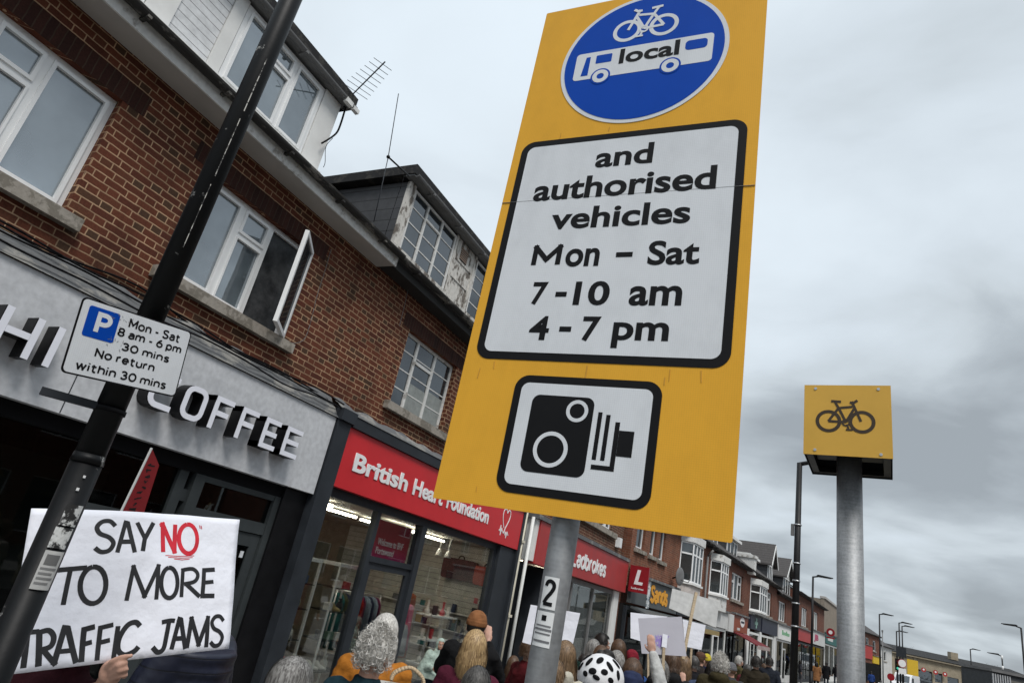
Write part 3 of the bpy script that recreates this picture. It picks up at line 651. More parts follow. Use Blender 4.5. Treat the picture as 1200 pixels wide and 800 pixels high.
def glyph(ch, w=.26):
    s = .055; r = .075
    if ch == 'O': return [(rrpts(s/2, w-s/2, s/2, H_-s/2, r, 5), True)]
    if ch == 'C':
        p = rrpts(s/2, w-s/2, s/2, H_-s/2, r, 5)     # starts top right, runs anticlockwise
        top = [(w-.004, H_-s/2)]+p[6:12]+p[12:18]+[(w-.004, s/2)]
        return [(top, False)]
    if ch == 'F': return [([(s/2, 0), (s/2, H_-s/2), (w, H_-s/2)], False), ([(s+.002, H_*.5), (w*.86, H_*.5)], False)]
    if ch == 'E': return [([(w, s/2), (s/2, s/2), (s/2, H_-s/2), (w, H_-s/2)], False), ([(s+.002, H_*.5), (w*.9, H_*.5)], False)]
    if ch == 'H': return [([(s/2, 0), (s/2, H_)], False), ([(w-s/2, 0), (w-s/2, H_)], False), ([(s+.001, H_*.5), (w-s-.001, H_*.5)], False)]
    if ch == 'I': return [([(s/2, 0), (s/2, H_)], False)]
for ch, x, wd in (('T', 0, 0), ('H', 2.32, .29), ('I', 2.72, .055), ('C', 3.66, .27), ('O', 4.02, .27), ('F', 4.38, .24), ('F', 4.74, .24), ('E', 5.09, .24), ('E', 5.43, .27)):
    if ch == 'T': continue
    m = MB(); q = MB()
    for pts, cl in glyph(ch, wd):
        pp = [(x+a, 3.03+b) for a, b in pts]
        m.ribbon(pp, .058, -.252, -.400, cl); q.ribbon(pp, .053, -.4105, -.416, cl)
    L_ = m.build('letter', BLACK, A); q.build('letter_face', WLET, L_)
# shop front
MB().box(-4, 6.35, -.12, -.02, 2.60, 2.738).build('shop_head', BLACKM, A)
boxes('post', CHAR2, A, [(x, x+.11, -.10, 0, 0, 2.6) for x in (-2.2, .2, 2.35)])
sf = MB(); sf.box(4.52, 4.63, -.10, 0, 0, 2.6)
sf.box(4.60, 4.72, -.09, 0, 2.3, 2.42); sf.box(4.70, 4.83, -.13, 0, 0, 2.6); sf.box(5.87, 5.96, -.13, 0, 0, 2.6); sf.box(4.83, 5.87, -.12, 0, 2.14, 2.27); sf.box(4.83, 5.87, -.12, 0, 2.54, 2.6)
sf.box(3.55, 4.52, -.09, 0, 2.02, 2.10)
fr = sf.bevel(.008, 1).build('shop_window', CHAR2, A)
MB().box(-4, 4.52, -.06, -.05, .4, 2.6).build('pane', GLASSD, fr); MB().box(4.83, 5.87, -.08, -.07, 2.27, 2.54).build('pane', GLASSD, fr)
MB().box(-4, 4.6, -.09, -.01, 0, .4).build('stall_riser', BLACK, fr)
dm = MB(); dm.box(4.84, 4.96, -.10, -.04, .02, 2.13); dm.box(5.74, 5.86, -.10, -.04, .02, 2.13); dm.box(4.96, 5.74, -.10, -.04, 1.99, 2.13); dm.box(4.96, 5.74, -.10, -.04, .02, .28)
dr = dm.bevel(.006, 1).build('door', CHAR2, A); MB().box(4.96, 5.74, -.08, -.07, .28, 1.99).build('door_pane', GLASSD, dr)
MB().box(5.64, 5.68, -.115, -.10, 1.86, 1.93).build('sticker', SWHITE, dr)
MB().box(5.96, 6.36, -.16, 0, 0, 2.738).bevel(.005, 1).build('pier', BLACK, A)
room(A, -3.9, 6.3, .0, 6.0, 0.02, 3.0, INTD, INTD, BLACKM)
MB().box(2.6, 4.45, .9, .95, 1.2, 2.45).build('interior_panel', M('dim_panel', (.085, .085, .065), .8), A)
nb = MB(); nb.tube([(.3, 1.2, 2.5), (2.1, 1.2, 2.5), (2.18, 1.2, 2.42), (1.75, 1.2, 2.42)], .012); nb.tube([(2.25, 1.2, 2.5), (2.65, 1.2, 2.5)], .012); nb.build('lit_strip', NEON, A)
for x in (1.85, 2.75): MB().tube([(x, .8, 2.75), (x, .8, 2.48), (x+.28, .8, 2.48), (x+.28, .8, 2.75)], .014).build('hanging_rail', CHAR2, A)
MB().prismx([(0, 0), (9, 0), (9, 6.2), (3.6, 9.1), (.2, 6.3), (.2, 6.3), (.0, 6.15)], -4.0, -3.95).build('gable_wall', BR_A, A)

# ------------------------------------------------------------------ charity shop building
Bd = thing('terraced_building', 'dark red brick terrace with a red charity shop fascia and a peeling dormer above', 'building', (-6.05, 0, 0), R(90))
W3 = (7.66, 9.28, 4.41, 5.65); W4 = (10.2, 11.82, 4.41, 5.65)
wall_mb(6.5, 12.95, 3.55, 6.16, [W3, W4]).build('wall', BR_A, Bd)
ls = MB()
for a, b, c, d in (W3, W4): ls.box(a-.2, b+.2, -.004, .02, d+.002, d+.225)
ls.build('lintel', BR_AS, Bd)
for (a, b, c, d) in (W3, W4):
    f = window(Bd, a, b, c, d, splits=(a+.46, a+1.03), vents=((a+.46, a+1.03, c+.86),), fw=.05, fmat=OLDW, pmat=PANE_DARK, bars=(c+.31, c+.62, c+.93), sash=False)
    nc = MB(); nc.box(a+.50, a+1.0, .107, .1085, c+.06, c+.50); nc.box(a+1.07, b-.06, .107, .1085, c+.06, c+.56); nc.build('net_curtain', NET, f)
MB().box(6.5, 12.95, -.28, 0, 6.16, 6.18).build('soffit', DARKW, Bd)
MB().box(6.5, 12.95, -.30, -.281, 6.14, 6.30).build('fascia_board', DARKW, Bd)
gutter(Bd, 6.5, 12.95, -.37, 6.33, GUT, .06)
roof_slope(Bd, 6.5, 12.95, 6.36, 9.35, -.30, 3.6, SLATE2)
D2 = dormer_flat(Bd, 6.70, 11.6, 6.64, 7.84, over=.14, depth=2.1)
boxes('board', PEEL, D2, [(6.69, 6.85, -.01, .06, 6.62, 7.84), (8.28, 8.36, -.008, .06, 6.62, 7.84), (8.36, 9.02, .012, .05, 6.62, 7.84), (9.02, 9.10, -.008, .06, 6.62, 7.84), (10.5, 11.58, -.008, .06, 6.62, 7.84), (8.38, 8.98, -.004, .012, 7.42, 7.45), (8.38, 8.98, -.004, .012, 7.05, 7.08)])
MB().box(8.52, 8.76, -.004, .012, 7.48, 7.72).build('air_brick', lines_mat('terracotta_vent', (.30, .20, .14), (.03, .025, .02), .04, .4, 2), D2)
for a, b in ((6.86, 8.27), (9.11, 10.49)):
    window(Bd, a, b, 6.66, 7.80, splits=(a+.44, a+.92), vents=((a+.44, a+.92, 7.52),), y=.0, fw=.04, fmat=OLDW, pmat=PANE_DARK, sill=False, bars=(6.94, 7.22, 7.50), sash=False)
MB().box(6.6, 11.6, -.12, -.012, 6.55, 6.62).build('dormer_sill', PEEL, D2)
# shop front
MB().box(6.37, 6.64, -.28, 0, 0, 3.74).bevel(.006, 1).build('pier', CHAR, Bd)
MB().box(12.08, 12.82, -.20, 0, 0, 2.90).bevel(.006, 1).build('pier', CHAR, Bd)
MB().box(12.80, 12.92, -.26, 0, 0, 3.74).bevel(.006, 1).build('pier', CHAR, Bd)
MB().box(6.36, 6.66, -.33, 0, 3.745, 3.90).bevel(.01, 1).build('cornice_block', CHAR, Bd)
MB().box(6.665, 12.93, -.29, 0, 3.725, 3.87).bevel(.008, 1).build('cornice', CHAR, Bd)
flashing(Bd, 6.42, 12.94, -.30, 3.875, 4.05, LEAD)
MB().box(6.645, 12.795, -.25, -.02, 2.92, 3.72).bevel(.004, 1).build('shop_fascia', REDF, Bd)
text('British', (6.93, 8.30, 3.185, 3.435), -.251, .012, WTXT, Bd, bold=.028)
text('Heart', (8.47, 9.42, 3.185, 3.435), -.251, .012, WTXT, Bd, bold=.028)
text('Foundation', (9.56, 11.20, 3.185, 3.445), -.251, .012, WTXT, Bd, bold=.028)
hm = MB(); hc = (11.98, 3.30)
hm.ribbon([(hc[0]+x, hc[1]+y) for x, y in bez([(-.11, -.10), (-.02, -.16), (.03, -.06), (.13, .09), (.17, .20), (.14, .29), (.06, .30), (.01, .24), (-.05, .30), (-.14, .28), (-.17, .18), (-.12, .05), (-.04, -.06)], 5)], .022, -.251, -.258)
hm.ribbon([(hc[0]+x, hc[1]+y-.11) for x, y in [(-.24, -.02), (-.20, -.03), (-.18, .07), (-.15, -.10), (-.12, .02), (-.09, -.02)]], .022, -.251, -.2585)
hm.ribbon([(hc[0]+x, hc[1]+y-.11) for x, y in [(.02, .0), (.06, -.07), (.09, -.02), (.12, -.12), (.15, -.01), (.19, -.05), (.22, -.06)]], .022, -.251, -.2580)
hm.build('heart_emblem', WTXT, Bd)
shopfront(Bd, 6.645, 12.08, 2.92, CHAR, y=-.12, riser=.45, posts=(7.98, 9.24), door=(8.04, 9.18), transom=None)
MB().box(9.18, 9.32, -.15, 0, 0, 2.8).bevel(.006, 1).build('mullion_post', CHAR, Bd)
MB().box(8.02, 9.18, -.125, -.02, 2.10, 2.18).build('transom', CHAR, Bd)
room(Bd, 6.55, 12.85, .0, 6.5, 0.02, 2.84, INTW, FLOORM, CEILM)
pm, pnt, pb = newmat('red_magenta_poster'); ptc = nd(pnt, 'ShaderNodeTexCoord'); ps = nd(pnt, 'ShaderNodeSeparateXYZ'); lk(pnt, ptc.outputs['Generated'], ps.inputs[0])
lk(pnt, ramp(pnt, ps.outputs[2], [(.1, (.42, .01, .16)), (.6, (.40, .012, .035))]), pb.inputs['Base Color'])
po = tag(MB().box(8.22, 9.16, .02, .025, 2.0, 2.72).build('poster', pm, None), 'red and magenta welcome poster hanging inside the charity shop door', 'poster'); po.matrix_world = Bd.matrix_basis
po.location = (-6.05, 0, 0); po.rotation_euler = (0, 0, R(90))
text('Welcome to BHF', (8.30, 9.0, 2.36, 2.46), .018, .003, WTXT, po, bold=.01); text('Portswood', (8.30, 8.78, 2.23, 2.33), .018, .003, WTXT, po, bold=.01)
boxes('lit_tube', TUBE, Bd, [(x, x+1.2, y, y+.05, 2.75, 2.79) for x, y in ((6.75, .75), (7.0, 2.3), (9.5, .8), (9.7, 1.5), (8.4, 3.6), (10.6, .95), (8.2, 1.4))], 0)
MB().box(12.79, 12.84, .12, 4.2, .05, 2.82).build('slat_panel', SLATW, Bd)
def Aloc(x, y, z): return Vector((-6.05-y, x, z))
def inA(o, label, cat, group=None):
    o.location = (-6.05, 0, 0); o.rotation_euler = (0, 0, R(90)); return tag(o, label, cat, group)
# goods in the window
def cabinet(x0, x1, label):
    t = thing('display_cabinet', label, 'cabinet', (-6.05, 0, 0), R(90), 'white framed display cabinets in the shop window'); m = MB(); e = .022
    y0, y1 = .22, .62
    for x in (x0, x1-e):
        for y in (y0, y1-e): m.box(x, x+e, y, y+e, .15, 1.95)
    m.box(x0, x1, y0, y1, 1.95, 2.0); m.box(x0, x1, y0, y1, .1, .15)
    m.build('frame', WHITEP, t); s = MB()
    for z in (.55, .95, 1.33, 1.65): s.box(x0+e, x1-e, y0+.01, y1-.01, z, z+.012)
    s.build('shelf', GLASSD, t)
cabinet(6.98, 7.45, 'tall white framed display cabinet at the left edge of the charity shop window')
cabinet(7.85, 8.55, 'tall white framed display cabinet beside the charity shop doorway')
rr = random.Random(3)
kinds = [((.70, .68, .62), 'cream'), ((.5, .04, .05), 'red'), ((.03, .03, .035), 'black'), ((.08, .12, .22), 'navy'), ((.45, .33, .12), 'tan'), ((.12, .2, .14), 'green')]
kmat = [M('goods_'+n, c, .5, .2) for c, n in kinds]
def goods(x, y, z, k, kind):
    m = MB()
    if kind == 'box': m.box(-.06, .06, -.04, .04, 0, .10).bevel(.008, 2)
    elif kind == 'vase': m.loft([(0, 0, 0, .035, .035), (0, 0, .04, .055, .055), (0, 0, .09, .05, .05), (0, 0, .13, .02, .02), (0, 0, .17, .032, .032)], 14)
    elif kind == 'shoe': m.loft([(0, -.02, 0, .035, .10), (0, -.02, .03, .036, .10), (0, .03, .06, .03, .05), (0, .05, .10, .028, .03)], 14)
    elif kind == 'bag': m.rrect(-.10, .10, 0, .15, .03, -.04, .04); m.ring(0, .16, .06, .012, -.006, .006, 20)
    o = m.build({'box': 'gift_box', 'vase': 'vase', 'shoe': 'shoe', 'bag': 'handbag'}[kind], kmat[k])
    o.location = Aloc(x, y, z); o.rotation_euler = (0, 0, R(90)+rr.uniform(-.4, .4))
    tag(o, f"small {kinds[k][1]} {dict(box='gift box', vase='vase', shoe='shoe', bag='handbag')[kind]} on a shelf of a charity shop display cabinet", dict(box='box', vase='vase', shoe='shoe', bag='bag')[kind], 'goods for sale on the cabinet shelves')
for cx0 in (7.03, 7.98):
    for zi, z in enumerate((.562, .962, 1.342, 1.662)):
        for j in range(3): goods(cx0+.07+j*.14, .36+rr.uniform(-.06, .08), z, rr.choice([0, 0, 0, 1, 2, 3, 4, 5]), rr.choice(['box', 'vase', 'shoe', 'box']))
def rack_shelf():
    t = thing('shelf_unit', 'white metal shelf unit of ornaments in the right hand charity shop window', 'shelf', (-6.05, 0, 0), R(90)); m = MB()
    for z in (.6, 1.0, 1.4): m.box(10.75, 11.75, .25, .6, z, z+.025)
    m.build('shelf', WHITEP, t); p = MB()
    for x in (10.75, 11.735):
        for y in (.25, .585): p.box(x, x+.015, y, y+.015, .1, 1.45)
    p.build('upright', ALU, t)
rack_shelf()
for k, (x, z, kk, kd) in enumerate([(9.85, 1.425, 0, 'vase'), (10.02, 1.425, 2, 'box'), (10.2, 1.425, 1, 'vase'), (10.34, 1.425, 0, 'box'), (9.86, 1.025, 0, 'box'), (10.05, 1.025, 1, 'box'), (10.25, 1.025, 0, 'box'), (9.9, .625, 0, 'vase'), (10.2, .625, 5, 'box')]):
    m = MB(); o = None
    if kd == 'vase': m.loft([(0, 0, 0, .05, .05), (0, 0, .08, .05, .05), (0, 0, .10, .022, .022), (0, 0, .22, .022, .022), (0, 0, .24, .035, .035)], 14)
    else: m.box(-.06, .06, -.03, .03, 0, .16).bevel(.006, 2)
    o = m.build('ornament' if kd == 'vase' else 'gift_box', kmat[kk]); o.location = Aloc(10.85+(x-9.85)*1.6, .42, z); o.rotation_euler = (0, 0, R(90+k*7))
    tag(o, f"{kinds[kk][1]} {'ornament' if kd=='vase' else 'gift box'} on the white metal shelf unit", 'ornament' if kd == 'vase' else 'box', 'goods on the white shelf unit')
def hung_bag(x, z, wd, ht, mat, label):
    m = MB(); m.rrect(-wd/2, wd/2, 0, ht, .07, -.08, .08); m.bevel(.02, 2)
    o = tag(m.build('suitcase', mat), label, 'bag'); o.location = Aloc(12.68, x, z)
    MB().ring(0, ht, .07, .02, -.01, .01, 20).build('handle', BLACKM, o)
hung_bag(.95, 2.10, .80, .42, M('tartan_dark', (.07, .02, .025), .7, .6, 12.), 'dark red checked travel bag high on the slatted panel')
hung_bag(.30, 2.08, .50, .38, M('orange_red_bag', (.42, .06, .035), .6, .15), 'orange red travel bag beside a dark checked one on the slatted panel')
tags = MB()
for y, z in ((.42, 1.72), (.30, 1.62)): tags.box(12.775, 12.787, y, y+.09, z, z+.11)
inA(tags.build('price_card', kmat[1]), 'small red price cards pinned on the slatted panel', 'card')
for i, x in enumerate((11.45, 11.8)):
    t = thing('spotlight', ('left' if i == 0 else 'right')+' of two white spotlights under the charity shop ceiling', 'lamp', tuple(Aloc(x, .8, 2.47)), R(90), 'spotlights under the ceiling')
    MB().cone((0, 0, 0), (0, 0, .13), .075, .03, 18).build('lamp_shade', WHITEP, t); MB().cone((0, 0, .13), (0, 0, .36), .012, .012, 8).build('stem', WHITEP, t)
fm = spotted('orange_floral', (.36, .08, .03), (.50, .24, .10), 22., .35)
def garment(x, y, z, w_, h, mat, label, name='dress', cat='dress'):
    m = MB(); m.loft([(x, y, z-h, w_*.75, .10), (x, y, z-h*.5, w_*.55, .08), (x, y, z-.12, w_*.5, .07), (x, y, z-.03, w_*.45, .05), (x, y, z, w_*.12, .03)], 18)
    for v in m.b.verts: v.co.x += .02*math.sin(v.co.z*23+v.co.y*40)*(z-v.co.z)
    o = m.build(name, mat); inA(o, label, cat)
garment(10.55, .62, 1.72, .26, 1.05, fm, 'orange floral dress hanging just right of the charity shop door post')
garment(10.25, .42, 1.55, .20, .72, M('pink_top', (.50, .09, .16), .8), 'pink top hanging beside the orange floral dress', 'top', 'clothing')
garment(10.20, .40, 1.25, .16, .5, M('grey_top', (.30, .32, .34), .8), 'pale grey top hanging below the pink one', 'top', 'clothing')
for i, (x, c) in enumerate([(6.9, (.03, .035, .05)), (7.2, (.35, .02, .03)), (7.5, (.05, .05, .06)), (7.8, (.2, .15, .10)), (8.1, (.04, .05, .09)), (8.4, (.25, .08, .04))]):
    garment(x, 2.0+.1*i, 1.7, .22, .95, M('coat_cloth', c, .9, .3), ('dark navy', 'bright red', 'charcoal', 'brown', 'deep blue', 'rust')[i]+' coat hanging at the back of the charity shop', 'coat', 'clothing')

rq = random.Random(17)
cols = [('navy', (.03, .04, .09)), ('plum', (.14, .02, .07)), ('mustard', (.40, .24, .04)), ('grey', (.20, .20, .21)), ('pale blue', (.25, .33, .42)), ('olive', (.10, .11, .05)), ('scarlet', (.42, .03, .03)), ('cream', (.50, .46, .38)), ('black', (.012, .012, .014)), ('teal', (.03, .16, .16))]
cmt = [cloth('garment_'+n.replace(' ', '_'), c) for n, c in cols]
def rail(x0, x1, y, where):
    MBr = MB(); MBr.tube([(x0-.05, y, .02), (x0-.05, y, 1.55), (x1+.05, y, 1.55), (x1+.05, y, .02)], .014)
    inA(MBr.build('clothes_rail', ALU), 'steel clothes rail '+where, 'rail'); x = x0+.04
    while x < x1-.03:
        k = rq.randrange(10); m = MB(); h = rq.uniform(.6, .95); d = rq.uniform(.16, .22); m.loft([(x, y, 1.52-h, .030, d), (x, y, 1.52-h*.5, .026, d*.9), (x, y, 1.40, .022, d*.85), (x, y, 1.49, .016, d*.5), (x, y, 1.52, .008, .03)], 14)
        inA(m.build('garment', cmt[k]), cols[k][0]+' garment on the clothes rail '+where, 'clothing', 'garments hanging on the clothes rails'); x += rq.uniform(.085, .12)
rail(7.95, 8.0+.95, 2.6, 'inside the charity shop doorway'); rail(6.9, 7.8, 1.3, 'behind the display cabinets'); rail(9.4, 10.6, 1.35, 'left of the slatted panel')
for k in range(22):
    x = .30+rq.random()*2.3; z = rq.choice((.72, .72, 1.12, 1.12, 1.46)); c_ = rq.randrange(10); m = MB(); wq_, hq_ = rq.uniform(.08, .17), rq.uniform(.10, .24); m.box(-wq_/2, wq_/2, -.03, .03, 0, hq_); m.bevel(.006, 1)
    o = m.build('book' if k % 2 else 'picture_frame', cmt[c_]); o.location = Aloc(12.71, x, z); o.rotation_euler = (R(-8), 0, 0)
    tag(o, cols[c_][0]+(' book' if k % 2 else ' picture frame')+' displayed against the slatted panel in the charity shop window', 'book' if k % 2 else 'picture frame', 'books and frames on the slatted panel ledges')
boxes('ledge', WHITEP, Bd, [(12.63, 12.788, .2, 2.8, z-.02, z-.002) for z in (.72, 1.12, 1.46)], 0)
# ------------------------------------------------------------------ betting shop building
Ld = thing('terraced_building', 'brick terrace with a faded red betting shop fascia and white downpipes', 'building', (-6.05, 0, 0), R(90))
WL = [(14.6, 15.9, 4.42, 5.6), (17.3, 18.35, 4.42, 5.6), (19.15, 20.2, 4.42, 5.6)]
wall_mb(12.95, 21.65, 3.7, 6.16, WL).build('wall', brick('brick_brown_red', (.085, .034, .022), (.125, .048, .030), (.075, .045, .03), (.34, .245, .17)), Ld)
for q in WL: window(Ld, *q, splits=((q[0]+q[1])/2,), pmat=PANE_MID, sill=False)
MB().box(14.3, 20.6, -.10, .08, 4.26, 4.415).bevel(.01, 1).build('sill_course', STONE, Ld)
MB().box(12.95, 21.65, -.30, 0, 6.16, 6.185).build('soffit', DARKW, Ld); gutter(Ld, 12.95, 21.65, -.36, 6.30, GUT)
roof_slope(Ld, 12.95, 21.65, 6.34, 9.35, -.30, 3.6, SLATE2)
MB().box(13.72, 21.58, -.30, -.02, 2.76, 3.70).bevel(.006, 1).build('shop_fascia', REDL, Ld)
MB().box(13.58, 13.715, -.26, -.02, 2.80, 3.70).build('fascia_end', WHITEP, Ld)
MB().box(13.5, 21.6, -.34, 0, 3.705, 3.80).build('cornice', LEAD, Ld)
letters('Ladbrokes', (16.13, 19.12, 2.98, 3.43), -.302, .015, WTXT, Ld, .085, gap=.28)
shopfront(Ld, 14.9, 20.85, 2.74, GUTG, y=-.10, posts=(17.0, 18.9), riser=.5)
MB().box(20.86, 21.4, -.16, 0, 0, 2.74).build('pier', WHITEP, Ld)
MB().box(13.6, 13.75, -.10, .3, 0, 2.74).build('pier', CHAR, Ld); MB().box(14.78, 14.9, -.12, .3, 0, 2.74).build('pier', CHAR, Ld)
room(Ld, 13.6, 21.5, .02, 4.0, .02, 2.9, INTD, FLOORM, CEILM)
boxes('lit_tube', TUBE, Ld, [(x, x+1.2, 1.2, 1.25, 2.8, 2.84) for x in (15.4, 17.6, 19.4)], 0)
MB().box(13.75, 14.78, 1.1, 1.15, 0, 2.7).build('door', M('dark_red_door', (.10, .012, .015), .5), Ld)
pp = MB(); pp.box(15.1, 16.9, .05, .06, 1.1, 2.5); pp.build('window_poster', M('red_poster', (.22, .022, .025), .5, .5, 4.), Ld)
MB().box(17.1, 20.7, .05, .06, .6, 2.55).build('window_poster', patchy('grey_screen', (.20, .21, .20), (.12, .125, .12), .5, 1.2, .5, soft=.2), Ld)
MB().box(18.9, 19.9, .04, .048, .95, 1.35).build('window_poster', BLACKM, Ld)
pl = MB(); pl.tube([(13.10, -.16, 0), (13.10, -.16, 4.0), (13.10, -.10, 6.2)], .055, 14)
for z in (1.6, 3.1, 4.6): pl.box(13.02, 13.18, -.23, 0, z, z+.05)
pl.build('downpipe', CREAM, Ld); MB().tube([(13.46, -.20, 0), (13.46, -.20, 3.72)], .038, 12).build('downpipe', WHITEP, Ld)
cbx = MB(); cbx.tube([(13.28, -.05, .4), (13.28, -.05, 3.6)], .012); 
for z in (.6, .75, .95, 1.1, 1.3, 1.55): cbx.box(13.22, 13.34, -.09, -.03, z, z+.06)
cbx.build('cable_run', BLACKM, Ld)
ab = MB(); ab.box(20.75, 21.0, -.16, -.01, 4.05, 4.35); ab.bevel(.03, 2).build('alarm_box', UPVC, Ld)
t = thing('projecting_sign', 'square dark red projecting sign with a white letter L on the betting shop', 'sign', (-5.72, 21.75, 2.84), R(2))
MB().box(0, .62, 0, .12, 0, .82).bevel(.01, 2).build('sign_box', REDD, t)
MB().prism([(.17, .24), (.44, .24), (.46, .33), (.30, .33), (.36, .70), (.25, .70)], -.002, -.010).build('letter', WTXT, t)
text('Ladbrokes', (.10, .50, .09, .15), -.002, .005, WTXT, t, bold=.02)

# ------------------------------------------------------------------ the terrace further along (it bends away at the betting shop)
class Unit:
    def __init__(s, label, x0, x1, org=BP, d=BU, ang=BA, cat='building'):
        p = org+d*x0; s.x0 = x0; s.w = x1-x0
        s.t = thing('terraced_building', label, cat, (p.x, p.y, 0), R(90)-ang)
    def L(s, x): return x-s.x0
    def wall(s, mat, z0, z1, holes=()): wall_mb(0, s.w, z0, z1, [(s.L(a), s.L(b), c, d) for a, b, c, d in holes]).build('wall', mat, s.t)
    def body(s, mat, z1, depth=9): MB().prismx([(.31, 0), (depth, 0), (depth, z1), (.31, z1)], .01, s.w-.01).build('party_wall', mat, s.t) if False else None
    def win(s, a, b, c, d, splits=(), vents=(), **k): return window(s.t, s.L(a), s.L(b), c, d, [s.L(q) for q in splits], [(s.L(v[0]), s.L(v[1]), v[2]) for v in vents], **k)
    def fascia(s, a, b, z0, z1, mat, words=None, wbox=None, wmat=None, y=-.14, corn=True):
        MB().box(s.L(a), s.L(b), y, -.005, z0, z1).bevel(.006, 1).build('shop_fascia', mat, s.t)
        if corn: MB().box(s.L(a)-.02, s.L(b)+.02, y-.10, -.002, z1+.003, z1+.09).build('cornice', LEAD, s.t)
        if words: text(words, (s.L(wbox[0]), s.L(wbox[1]), wbox[2], wbox[3]), y-.002, .02, wmat or WTXT, s.t)
    def shop(s, a, b, zt, frame, posts=(), door=None, wall=None, riser=.45, glass=None):
        shopfront(s.t, s.L(a), s.L(b), zt, frame, y=-.06, posts=[s.L(p) for p in posts], door=(s.L(door[0]), s.L(door[1])) if door else None, riser=riser, glass=glass or GLASSD)
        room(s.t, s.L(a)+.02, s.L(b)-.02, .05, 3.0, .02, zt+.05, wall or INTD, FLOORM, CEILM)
    def pier(s, a, b, z1, mat): MB().box(s.L(a), s.L(b), -.10, .2, 0, z1).bevel(.006, 1).build('pier', mat, s.t)
    def roof(s, z0, z1, depth, mat=SLATE2, gut=GUT):
        roof_slope(s.t, 0, s.w, z0+.12, z1, -.28, depth, mat); gutter(s.t, 0, s.w, -.34, z0+.10, gut)
        MB().box(0, s.w, -.28, 0, z0, z0+.02).build('soffit', DARKW, s.t)
        for x in (.0, s.w-.12): MB().prismx([(0, z0), (depth, z1-.16), (2*depth, z0), (2*depth, 0), (.2, 0), (.2, z0)], x+.005, x+.115).build('gable_wall', BR_C, s.t)
    def dormer(s, a, b, z0, z1, pitched=False, depth=2.0, y0=.35, ridge=1.2, cheek=SLATE, glaz=3):
        a = s.L(a); b = s.L(b); m = MB(); dz = .0
        d = None
        for x in (a, b-.06):
            d2_ = MB().prismx([(y0+.02, z0), (y0+depth, z0+.2), (y0+depth, z1), (y0+.02, z1)], x, x+.06).build('dormer' if d is None else 'dormer_cheek', cheek, d or s.t); d = d or d2_
        if pitched:
            c = (a+b)/2; o = .22; r = MB()
            for sg, xe in ((1, a-o), (-1, b+o)):
                r.hexa([(xe, y0-.3, z1-.12), (c, y0-.3, z1+ridge), (c, y0+depth+1, z1+ridge), (xe, y0+depth+1, z1-.12), (xe, y0-.3, z1-.02), (c, y0-.3, z1+ridge+.12), (c, y0+depth+1, z1+ridge+.12), (xe, y0+depth+1, z1-.02)])
            r.build('dormer_roof', SLATE2, d)
            q = MB(); q.prism([(a, z1), (b, z1), (c, z1+ridge-.02)], y0, y0+.06); q.build('gable_panel', OLDW, d)
            q = MB()
            for xe in (a-o, b+o): q.ribbon([(xe, z1-.14), (c, z1+ridge-.02)], .16, y0-.33, y0-.302)
            q.build('barge_board', WHITEP, d)
        else:
            MB().box(a-.15, b+.15, y0-.2, y0+depth, z1+.002, z1+.14).bevel(.01, 1).build('dormer_roof', WHITEP, d)
        sp = [a+(b-a)*i/glaz for i in range(1, glaz)]
        window(s.t, a+.07, b-.07, z0+.08, z1-.03, splits=sp, y=y0-.02, pmat=PANE_MID, sill=False, sash=False, fw=.07)
    def bay(s, a, b, z0, z1, base_z, proj=.62, cham=.55, fmat=None, basemat=None, dark_first=True, head=True):
        a = s.L(a); b = s.L(b); fmat = fmat or UPVC
        P = [(a, 0), (a+cham, -proj), (b-cham, -proj), (b, 0)]
        fm = MB(); gm = MB()
        for i, ((x0, y0), (x1, y1)) in enumerate(zip(P[:-1], P[1:])):
            d = Vector((x1-x0, y1-y0, 0)); ln = d.length; M4 = Matrix.Translation((x0, y0, 0)) @ Matrix.Rotation(math.atan2(d.y, d.x), 4, 'Z')
            n = 3 if i == 1 else 1; f = .065
            bx = lambda m, *q: m.box(*q, mat=M4)
            bx(fm, 0, ln, 0, .06, z0, z0+f); bx(fm, 0, ln, 0, .06, z1-f, z1); zv = z1-(z1-z0)*.30
            bx(fm, f, ln-f, .004, .056, zv-f*.5, zv+f*.5)
            for k in range(n+1):
                xx = ln*k/n; bx(fm, max(0, xx-f*.7), min(ln, xx+f*.7), .002, .062, z0+f, z1-f)
            bx(gm, .01, ln-.01, .028, .036, z0+f*.8, z1-f*.8)
        w_ = fm.build('bay_window', fmat, s.t); gm.build('pane', PANE_MID, w_)
        def slab(zb, zt, off, name, mat):
            Q = [(a-off, 0), (a+cham-off*.5, -proj-off), (b-cham+off*.5, -proj-off), (b+off, 0)]
            m = MB(); A_ = [m.b.verts.new((x, y, zb)) for x, y in Q]; B_ = [m.b.verts.new((x, y, zt)) for x, y in Q]
            m.b.faces.new(A_); m.b.faces.new(B_[::-1])
            for i in range(4): m.b.faces.new((A_[i], A_[(i+1) % 4], B_[(i+1) % 4], B_[i]))
            return m.build(name, mat, w_)
        slab(z0-.08, z0-.003, .07, 'sill', WHITEP); slab(base_z, z0-.083, -.015, 'bay_base', basemat or OLDW)
        if head: slab(z1+.003, z1+.30, .06, 'bay_head', OLDW)
        slab(z0+.02, z1-.02, -.22, 'gloom_infill', PANE_DARK)  # dark solid, its colour stands in for the unlit room behind the bay

